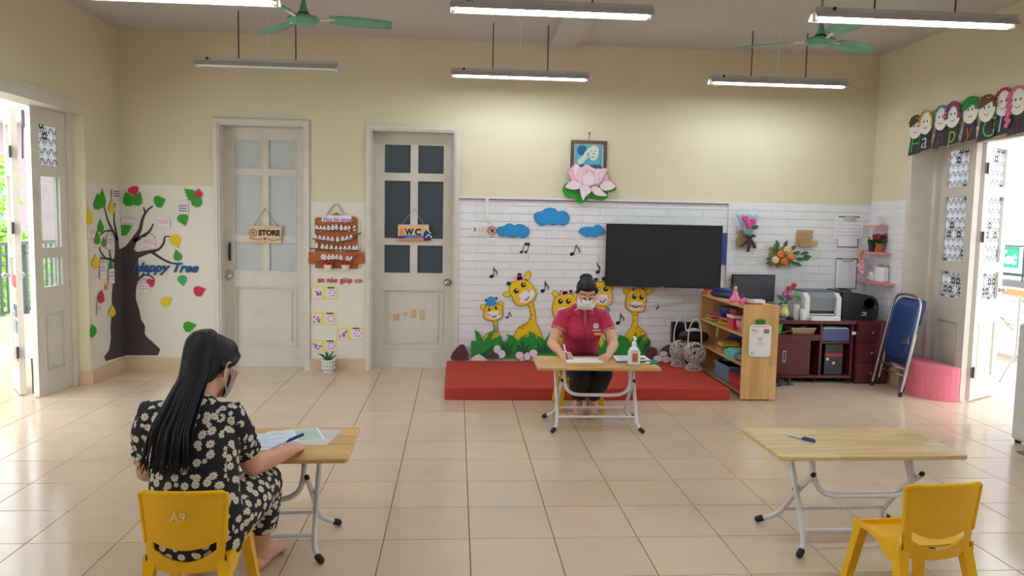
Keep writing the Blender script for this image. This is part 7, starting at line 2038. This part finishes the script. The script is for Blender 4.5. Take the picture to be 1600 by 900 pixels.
me = remesh(b, .0045, 3)
put('body', me, M_skin, T_)
# polo shirt
M_polo = pm('crimson_polo_cloth', '#ba2350', .75, .05, 14, .25, 40, sheen=.15)
b = MB()
b.chain([V3(.92, 2.575, .455), V3(.92, 2.55, .50), V3(.92, 2.515, .555), V3(.92, 2.475, .63), V3(.92, 2.45, .70), V3(.92, 2.44, .755), V3(.92, 2.438, .80)], [(.152, .118), (.15, .115), (.147, .11), (.16, .118), (.165, .116), (.15, .09), (.085, .065)], side=(1, 0, 0), n=22)
b.ball(V3(.865, 2.385, .65), (.085, .06, .085), 14); b.ball(V3(.98, 2.385, .65), (.085, .06, .085), 14)
b.chain([V3(.86, 2.44, .81), V3(.92, 2.44, .825), V3(.98, 2.44, .81)], [.045, .05, .045], n=12)
for S_, E_ in ((SR, ER), (SL, EL)):
    b.chain([S_ + (V3(.92, 2.43, .79) - S_) * .5 + V3(0, 0, .01), S_ + V3(0, 0, .004), S_ + (E_ - S_) * .3, S_ + (E_ - S_) * .5], [.055, .062, .063, .06], n=14, cap=False)
me = remesh(b, .006, 4)
sh_ = put('polo_shirt', me, M_polo, T_)
m = MB(); m.sm = True
for S_, E_ in ((SR, ER), (SL, EL)):
    e = (E_ - S_).normalized(); p = S_ + (E_ - S_) * .5
    e1 = e.orthogonal().normalized(); e2 = e.cross(e1)
    m = MB(); m.sm = True
    m.tube([p - e * .005 + (e1 * math.cos(2 * PI * k / 20) + e2 * math.sin(2 * PI * k / 20)) * .0595 for k in range(21)], .003, 6); m.build('sleeve_trim', C('cream_trim', '#dcc9a8', .7), sh_)
# collar: two folded flaps and the open placket
for sx in (-1, 1):
    rows = []
    for i in range(8):
        a = .25 + 2.7 * i / 7
        ca, sa = math.cos(a), math.sin(a)
        rows.append([V3(.92 + sx * .062 * sa, 2.425 + .062 * ca * .9 + .012, .862 - .035 * (i / 7)), V3(.92 + sx * (.074 * sa + .002), 2.425 + .078 * ca * .95 + .008, .838 - .04 * (i / 7)), V3(.92 + sx * (.084 * sa + .012 * (i / 7)), 2.42 + .092 * ca + .004, .822 - .055 * (i / 7) ** 1.3)])
    m = MB(); m.sm = True; m.slab(rows, lambda p: p + V3(0, 0, -.004)); m.build('collar', M_polo, sh_)
m = MB(); m.prism([(.905, .80), (.938, .80), (.926, .695), (.916, .695)], lambda a, z, k: (a, 2.338 + (z - .695) * .25 - .006 * k, z)); m.build('placket', C('placket_pink', '#c24f6d', .7), sh_)
m = MB(); m.sm = True; m.ball((1.0, 2.305, .698), (.022, .006, .022), 14); lg_ = m.build('chest_emblem', C('emblem_white', '#ece6e8', .6), sh_)
m = MB(); m.tube([(1.003 + .012 * math.cos(k * .45), 2.2985, .698 + .012 * math.sin(k * .45)) for k in range(9)], .0028, 6); m.build('emblem_swirl', C('emblem_grey', '#6d7a80', .6), lg_)
m = MB(); m.box((.975, 2.292, .662), (1.035, 2.303, .668)); m.build('emblem_line', C('emblem_white', '#ece6e8', .6), sh_)
m = MB(); m.rbox((.985, 2.285, .63), (1.04, 2.296, .645), .003); m.build('name_badge', C('badge_yellow', '#e2b33c', .4), sh_)
# trousers
M_trous = pm('black_trouser_cloth', '#14151a', .8, .15, 12, .3, 30)
b = MB()
b.chain([V3(.92, 2.585, .485), V3(.92, 2.59, .4), V3(.92, 2.59, .345)], [(.153, .12), (.165, .13), (.16, .13)], side=(1, 0, 0), n=20)
for K_, A_, hx in ((KR, AR, .855), (KL, AL, .985)):
    b.chain([V3(hx, 2.57, .36), V3((hx + K_.x) / 2, 2.34, .375), K_ + V3(0, .0, .0)], [.095, .09, .078], n=16)
    sgn = -1 if K_.x < .92 else 1
    h0 = K_ + (A_ - K_) * .78
    b.chain([K_, K_ + (A_ - K_) * .35, h0], [.079, .078, .06], n=16, cap=False)
me = remesh(b, .006, 4)
put('trousers', me, M_trous, T_)
# hair pulled back in a bun
b = MB()
for i in range(1):
    b.ball(MH @ V3(0, .024, .036), (.079, .086, .088), 20, MH.to_3x3())
    b.ball(MH @ V3(0, .05, -.015), (.072, .06, .07), 16, MH.to_3x3())
    b.ball(MH @ V3(0, -.02, .075), (.066, .058, .045), 16, MH.to_3x3())
for sx in (-1, 1):
    b.chain([MH @ V3(sx * .064, -.036, .055), MH @ V3(sx * .075, -.016, .02), MH @ V3(sx * .074, .02, .0)], [.012, .011, .014], n=8)
b.ball(MH @ V3(0, .085, .092), (.052, .045, .036), 16)
me = remesh(b, .005, 4)
hr = put('hair', me, M_hair, T_)
m = MB(); m.sm = True
ctr = MH @ V3(0, .066, .078)
ax = (MH.to_3x3() @ V3(0, .6, .8)).normalized(); e1 = ax.orthogonal().normalized(); e2 = ax.cross(e1)
m.tube([ctr + (e1 * math.cos(2 * PI * k / 20) + e2 * math.sin(2 * PI * k / 20)) * .045 for k in range(21)], .008, 8); m.build('hair_tie', C('dark_teal_scrunchie', '#27434e', .8), hr)
b = mask_mesh(MH)
M_mask = pm('white_mask_cloth', '#e6e9ee', .85, .03, 30, .2, 90)
mk = b.build('face_mask', M_mask, T_)
ear_loops(MH, M_mask, mk)
eyes(MH, T_)
# her pen
tip = V3(.752, 2.07, .4775)
pen(tip, tip + V3(-.028, .03, .105), .0048, 'purple and white pen in the hand of the woman in red', C('pen_violet', '#4b3f9a', .3), K_wht, .5)
# ------------------------------------------------------------------ the woman in the daisy dress, seen from behind
T_ = thing('person', 'long haired woman in a black daisy print outfit seated with her back to us', 'person', (-1.02, -.62, 0))
hc = Vector((-1.0, -.525, .915))
MH = Matrix.Translation(hc) @ Matrix.Rotation(PI - .45, 4, 'Z') @ Matrix.Rotation(.38, 4, 'X')
b = MB()
head(b, MH)
b.chain([V3(-1.03, -.6, .76), V3(-1.02, -.59, .82), hc + V3(-.01, -.02, -.03)], [(.058, .055), (.05, .05), (.052, .052)], side=(1, 0, 0), n=14)
b.chain([V3(-1.02, -.68, .34), V3(-1.02, -.675, .5), V3(-1.03, -.64, .66), V3(-1.035, -.61, .76)], [(.14, .1), (.12, .085), (.13, .09), (.1, .06)], side=(1, 0, 0), n=16)
SR, ER, WR = V3(-.92, -.615, .735), V3(-.862, -.50, .52), V3(-.76, -.275, .512)
SL, EL, WL = V3(-1.195, -.60, .735), V3(-1.25, -.53, .51), V3(-1.15, -.29, .512)
for S_, E_, W_ in ((SR, ER, WR), (SL, EL, WL)):
    b.chain([S_ + (V3(-1.04, -.61, .74) - S_) * .25, S_, S_ + (E_ - S_) * .5, E_], [.05, .052, .048, .042], n=12)
    b.chain([E_, E_ + (W_ - E_) * .3, E_ + (W_ - E_) * .75, W_], [.041, .042, .032, .026], n=12)
hand(b, WR + V3(.003, .012, 0), V3(.06, .95, -.05), V3(.35, .1, .9), -1, (.42, .5, .6, .7), .45)
hand(b, WL + V3(.0, .012, 0), V3(.5, .85, -.06), V3(-.1, 0, 1), 1, (.15, .2, .22, .25), .1)
KR, KL = V3(-.865, -.345, .40), V3(-1.115, -.30, .385)
AR, AL = V3(-.888, -.275, .1), V3(-1.145, -.355, .1)
for K_, A_, hx in ((KR, AR, -.93), (KL, AL, -1.1)):
    b.chain([V3(hx, -.6, .345), K_], [.085, .06], n=12)
    b.chain([K_, K_ + (A_ - K_) * .3, K_ + (A_ - K_) * .75, A_, A_ + V3(0, -.005, -.04)], [.055, .058, .042, .036, .034], n=12)
FR = ((-.895, -.31, 0), (-.845, -.05, 0)); FL = ((-1.15, -.39, 0), (-1.165, -.155, 0))
for f_, bg in ((FR, -1), (FL, 1)):
    foot(b, *f_); toes(b, *f_, bg)
me = remesh(b, .0045, 3)
put('body', me, M_skin2, T_)
# blouse with puff sleeves
b = MB()
b.chain([V3(-1.02, -.685, .31), V3(-1.02, -.69, .40), V3(-1.02, -.69, .48), V3(-1.025, -.675, .57), V3(-1.035, -.655, .66), V3(-1.04, -.63, .73), V3(-1.04, -.615, .785)], [(.178, .12), (.174, .118), (.16, .11), (.158, .11), (.16, .108), (.15, .085), (.085, .06)], side=(1, 0, 0), n=24)
for S_, E_ in ((SR, ER), (SL, EL)):
    cc = V3(-1.04, -.61, .76)
    b.chain([S_ + (cc - S_) * .45, S_ + V3(0, 0, .012), S_ + (E_ - S_) * .25, S_ + (E_ - S_) * .45, S_ + (E_ - S_) * .56], [.055, .066, .073, .07, .056], n=16)
me = remesh(b, .006, 5)
box_uv(me)
bl = put('blouse', me, M_daisy, T_)
for S_, E_ in ((SR, ER), (SL, EL)):
    e = (E_ - S_).normalized(); p = S_ + (E_ - S_) * .66
    e1 = e.orthogonal().normalized(); e2 = e.cross(e1)
    m = MB(); m.sm = True
    m.tube([p + (e1 * math.cos(2 * PI * k / 24) + e2 * math.sin(2 * PI * k / 24)) * (.05 + .004 * (k % 2)) for k in range(25)], .012, 7)
    me = m.mesh('sleeve_cuff'); box_uv(me); put('sleeve_cuff', me, M_daisy, bl)
b = MB()
b.chain([V3(-1.02, -.675, .40), V3(-1.02, -.68, .345)], [(.172, .125), (.165, .115)], side=(1, 0, 0), n=20)
for K_, A_, hx in ((KR, AR, -.935), (KL, AL, -1.095)):
    b.chain([V3(hx, -.65, .36), V3((hx + K_.x) / 2 + .01, -.48, .385), K_], [.105, .105, .082], n=16)
    b.chain([K_, K_ + (A_ - K_) * .35, K_ + (A_ - K_) * .72], [.083, .078, .062], n=16, cap=False)
me = remesh(b, .006, 4)
box_uv(me)
put('trousers', me, M_daisy, T_)
# hair: cap, high ponytail root and a long fall over the left shoulder blade
b = MB()
R3 = MH.to_3x3()
b.ball(MH @ V3(0, .02, .034), (.081, .092, .092), 20, R3)
b.ball(MH @ V3(0, .055, -.012), (.072, .058, .075), 16, R3)
b.ball(MH @ V3(0, -.02, .075), (.068, .06, .047), 16, R3)
for sx in (-1, 1):
    b.chain([MH @ V3(sx * .06, -.05, .06), MH @ V3(sx * .078, -.02, .025), MH @ V3(sx * .073, .03, .0)], [.013, .012, .016], n=8)
root = MH @ V3(0, .06, .10)
b.chain(spline([root, root + V3(-.02, -.05, -.01), V3(-1.03, -.655, .90), V3(-1.05, -.70, .83), V3(-1.065, -.745, .76), V3(-1.07, -.765, .72)], 4), [(.035, .035)] + [(.048 + .02 * i / 19, .034 - .014 * i / 19) for i in range(20)], side=(1, 0, 0), n=16)
me = remesh(b, .006, 4)
hr = put('hair', me, M_hair, T_)
rr = random.Random(11)
m = MB(); m.sm = True
paths = []
for k in range(70):
    u = rr.uniform(-1, 1); q = rr.uniform(-.012, .012)
    L = rr.uniform(.75, 1.0) * (1 - .12 * abs(u))
    P = [root + V3(u * .03, -.02 + q, .01), V3(-1.02 + u * .046, -.645 + q, .935 - .01 * abs(u)), V3(-1.035 + u * .055, -.69 + q, .87), V3(-1.055 + u * .066, -.745 + q, .79), V3(-1.068 + u * .074, -.785 + q, .73), V3(-1.075 + u * (.074 + .015 * rr.random()), -.80 + q, .73 - .09 * L), V3(-1.08 + u * (.07 + .03 * rr.random()) + rr.uniform(-.012, .012), -.803 + q, .70 - .12 * L)]
    paths.append((P, rr.uniform(.004, .009)))
locks(m, paths, .004, 6)
m.build('ponytail_strands', M_hair, hr, kind='stuff')
m = MB(); m.sm = True
for k in range(9):
    u = rr.uniform(-1, 1)
    m.tube(spline([MH @ V3(.072, -.045 - .004 * k, .045), MH @ V3(.078 + .004 * u, -.062, .01 + .01 * u), MH @ V3(.074, -.07, -.02 - .012 * (k % 3))], 4), .0011, 5)
m.build('loose_fringe', M_hair, hr, kind='stuff')
b = mask_mesh(MH)
mk = b.build('face_mask', C('grey_lilac_mask', '#9f9aa6', .85), T_)
ear_loops(MH, M_mask, mk)
eyes(MH, T_)
pen((-.865, -.185, .492), (-.74, -.135, .538), .0048, 'blue pen in the right hand of the woman in the daisy dress', K_penw, K_penb, .5)
# ================================================================== outside the left doorway
K_kerb = C('pink_kerb', '#dcc3b4', .7); K_rail = C('dark_green_rail', '#3d4a48', .5)
m = MB(); m.box((-5.45, 1.0, 0), (-5.25, 8.8, .24)); struct(m, 'balcony_parapet', K_kerb)
m = MB(); m.box((-5.45, 7.1, 0), (-2.6, 7.25, .24)); struct(m, 'balcony_parapet', K_kerb)
t = thing('balcony_railing', 'dark green metal balcony railing beyond the left doorway', 'railing', (-5.35, 4, .24))
m = MB(); m.box((-5.375, 1.2, 1.09), (-5.325, 8.6, 1.13)); m.build('top_rail', K_rail, t)
m = MB(); m.box((-5.365, 1.2, .98), (-5.335, 8.6, 1.0)); m.build('middle_rail', K_rail, t)
m = MB(); m.box((-5.365, 1.2, .29), (-5.335, 8.6, .32)); m.build('bottom_rail', K_rail, t)
for k in range(58):
    y = 1.3 + .125 * k
    m = MB(); m.box((-5.36, y - .011, .3), (-5.34, y + .011, 1.09)); m.build('baluster', K_rail, t, world=True)
for y in (1.25, 4.0, 6.3, 8.5):
    m = MB(); m.box((-5.375, y - .025, .24), (-5.325, y + .025, 1.09)); m.build('post', K_rail, t)
M_leafA = pm('yellow_green_leaf', '#7fc53a', .5, .3, 3, col2='#a8dc52')  # yellow-green foliage, two leaf tones mixed by noise
M_leafB = pm('deep_leaf', '#4f9d33', .5, .3, 3, col2='#7cc04a')
K_bark = C('bark', '#6b5744', .9)
def tree_out(c, h_, r_, n, lab, mat, seed):
    t = thing('garden_tree', lab, 'tree', c, group=None)
    rr = random.Random(seed)
    m = MB(); m.sm = True
    cx, cy, cz = c
    m.chain([(cx, cy, cz), (cx + .1, cy, cz + h_ * .5), (cx - .05, cy + .1, cz + h_ * .85)], [.14, .11, .05], n=9)
    for k in range(5):
        a_ = k * 1.3
        m.chain([(cx, cy, cz + h_ * (.45 + .06 * k)), (cx + r_ * .6 * math.cos(a_), cy + r_ * .6 * math.sin(a_), cz + h_ * (.65 + .06 * k))], [.05, .02], n=7)
    m.build('trunk', K_bark, t)
    m = MB()
    lobes = [(Vector((cx + rr.uniform(-.7, .7) * r_, cy + rr.uniform(-.7, .7) * r_, cz + h_ * rr.uniform(.45, 1.0))), r_ * rr.uniform(.35, .6)) for _ in range(14)]
    for k in range(n):
        p, q = lobes[k % 14]
        d = Vector((rr.gauss(0, 1), rr.gauss(0, 1), rr.gauss(0, 1))).normalized()
        p = p + d * q * rr.uniform(.75, 1.05)
        u_ = Vector((rr.gauss(0, 1), rr.gauss(0, 1), rr.gauss(-.4, .6))).normalized()
        v_ = u_.cross(d + Vector((.01, 0, .3))).normalized()
        L, W = rr.uniform(.11, .2), rr.uniform(.05, .08)
        m.face([m.v(p), m.v(p + u_ * L * .5 + v_ * W * .5), m.v(p + u_ * L), m.v(p + u_ * L * .5 - v_ * W * .5)])
    m.build('foliage', mat, t, kind='stuff')
tree_out((-8.6, 9.8, -4.0), 6.2, 1.35, 9000, 'bright green tree behind the balcony railing at the far left', M_leafA, 1)
tree_out((-6.3, 12.6, -4.0), 5.8, 1.25, 7000, 'deeper green tree seen through the glass of the left door leaf', M_leafB, 2)
tree_out((-11.0, 7.6, -4.0), 5.6, 1.35, 7000, 'low leafy tree nearest the left edge beyond the balcony', M_leafA, 5)
tree_out((-7.7, 6.7, -4.0), 4.4, .95, 6000, 'leafy shrub tree just outside the balcony rail', M_leafB, 8)
K_mauve = C('mauve_render', '#b79aa6', .85); K_white_r = C('white_render', '#f0edee', .85)
t = thing('far_building', 'mauve building with a white eave and pale corrugated roof beyond the garden', 'building', (-11, 17, -4))
m = MB(); m.box((-16.5, 16.0, -4), (-5.0, 22, 3.6)); m.build('wall', K_mauve, t)
m = MB(); m.box((-17, 15.4, 3.6), (-4.6, 22.4, 4.05)); m.build('eave', K_white_r, t)
m = MB()
rows = []
for i in range(2):
    row = []
    for k in range(121):
        row.append((-17 + .1033 * k, 15.2 + 7.2 * i, 4.1 + 2.3 * i + .05 * (k % 2)))
    rows.append(row)
m.slab(rows, lambda p: p + Vector((0, 0, .02))); m.build('corrugated_roof', C('pale_roof', '#d9cfe0', .6), t)
for k in range(4):
    x = -14.5 + 2.4 * k
    m = MB(); m.box((x, 15.95, .6), (x + 1.2, 16.02, 2.2)); wn_ = m.build('window', K_white_r, t)
    m = MB(); m.box((x + .08, 15.93, .68), (x + 1.12, 15.96, 2.12)); m.build('pane', C('far_glass', '#8f9aa5', .2), wn_)
m = MB(); m.box((-40, 0.9, -4.1), (-5.5, 40, -4.0)); struct(m, 'garden_ground', C('lawn', '#6e9a4a', .95, var=.2))
# ================================================================== outside the right doorway
m = MB(); m.box((7.6, 1.0, 0), (7.75, 8.8, .72)); struct(m, 'corridor_parapet', K_white_r)
m = MB(); m.box((7.55, 1.0, .72), (7.8, 8.8, .80)); struct(m, 'corridor_coping', C('coping_grey', '#6d7076', .6))
t = thing('corridor_rail', 'dark metal rail along the far corridor edge outside the right doorway', 'railing', (7.65, 5, .8))
for z in (.86,):
    m = MB(); m.box((7.63, 1.0, z), (7.67, 8.8, z + .04)); m.build('rail', K_rail, t)
for k in range(6):
    m = MB(); m.box((7.62, 1.2 + 1.5 * k, .8), (7.68, 1.26 + 1.5 * k, .9)); m.build('post', K_rail, t)
t = thing('green_sign', 'green sign with white letters hanging outside the right doorway', 'sign', (7.5, 6.5, 1.0))
m = MB(); m.box((7.48, 6.36, .98), (7.5, 6.84, 1.265)); m.build('board', C('sign_green', '#13a07c', .5), t)
Mx = Matrix.Translation((7.478, 6.81, 1.04)) @ Matrix(((0, 0, -1, 0), (-1, 0, 0, 0), (0, 1, 0, 0), (0, 0, 0, 1)))
text('lettering', 'Ưet', .2, Mx, K_wht, t, .003, .15, .01, width=.42)
m = MB(); m.box((7.46, 6.33, 1.268), (7.52, 6.87, 1.29)); m.build('hanging_bar', K_rail, t)
for y in (6.34, 6.84):
    m = MB(); m.box((7.55, y, .8), (7.57, y + .02, 1.29)).box((7.5, y, 1.27), (7.57, y + .02, 1.29)); m.build('sign_post', K_rail, t)
t = thing('timber_board', 'orange brown timber board leaning outside the right doorway', 'board', (7.3, 5.5, 0))
m = MB(); m.box((7.3, 3.2, .62), (7.36, 6.8, .705)); m.build('board', C('orange_timber', '#c58450', .6), t)
for y in (3.4, 6.6):
    m = MB(); m.box((7.3, y, 0), (7.36, y + .06, .6)); m.build('leg', C('orange_timber', '#c58450', .6), t)
t = thing('drying_rack', 'folding metal drying rack standing outside the right doorway', 'rack', (5.35, 3.55, 0))
r_ = .012
for y in (3.5, 4.1):
    m = MB(); m.sm = True; m.tube([(5.2, y, .03), (5.36, y + .02, .3), (5.36, y + .02, .85)], r_, 8, True); m.tube([(5.52, y, .03), (5.36, y + .02, .3)], r_, 8, True); m.tube([(5.36, y + .02, .85), (5.75, y, .45)], r_, 8, True); m.build('leg_frame', M_metal, t)
for k in range(7):
    m = MB(); m.sm = True; m.tube([(5.36 + .055 * k, 3.5, .85 - .056 * k), (5.36 + .055 * k, 4.12, .85 - .056 * k)], .006, 6); m.build('bar', M_metal, t)
t = thing('white_cabinet', 'white slatted crate standing outside behind the drying rack', 'crate', (6.4, 4.6, 0))
m = MB(); m.box((6.35, 3.8, .05), (6.6, 6.0, .6)); m.build('body', K_white_r, t)
for k in range(4):
    m = MB(); m.box((6.33, 3.8, .12 + .12 * k), (6.35, 6.0, .18 + .12 * k)); m.build('slat', C('slat_grey', '#c9c8cc', .6), t)
t = thing('far_building', 'white building with a tall green panel beyond the right corridor', 'building', (14, 12, -4))
m = MB(); m.box((13.0, 4, -4), (18, 26, 6.2)); m.build('wall', K_white_r, t)
m = MB(); m.box((12.93, 10.6, .2), (13.0, 12.0, 2.9)); m.build('green_panel', C('panel_green', '#6f9a58', .6), t)
m = MB(); m.box((12.9, 12.0, .2), (13.0, 12.35, 3.0)); m.build('beige_post', C('post_beige', '#c9bfae', .7), t)
for k in range(26):
    m = MB(); m.box((11.4, 4, 3.45 + .055 * k), (13.0 + .02 * k, 26, 3.475 + .055 * k)); m.build('eave_slat', C('eave_lilac', '#d9c9de', .7), t)
m = MB(); m.box((13.2, 0, -4.1), (30, 30, -4.0)); struct(m, 'courtyard_ground', C('paving_grey', '#a8a5a0', .9))
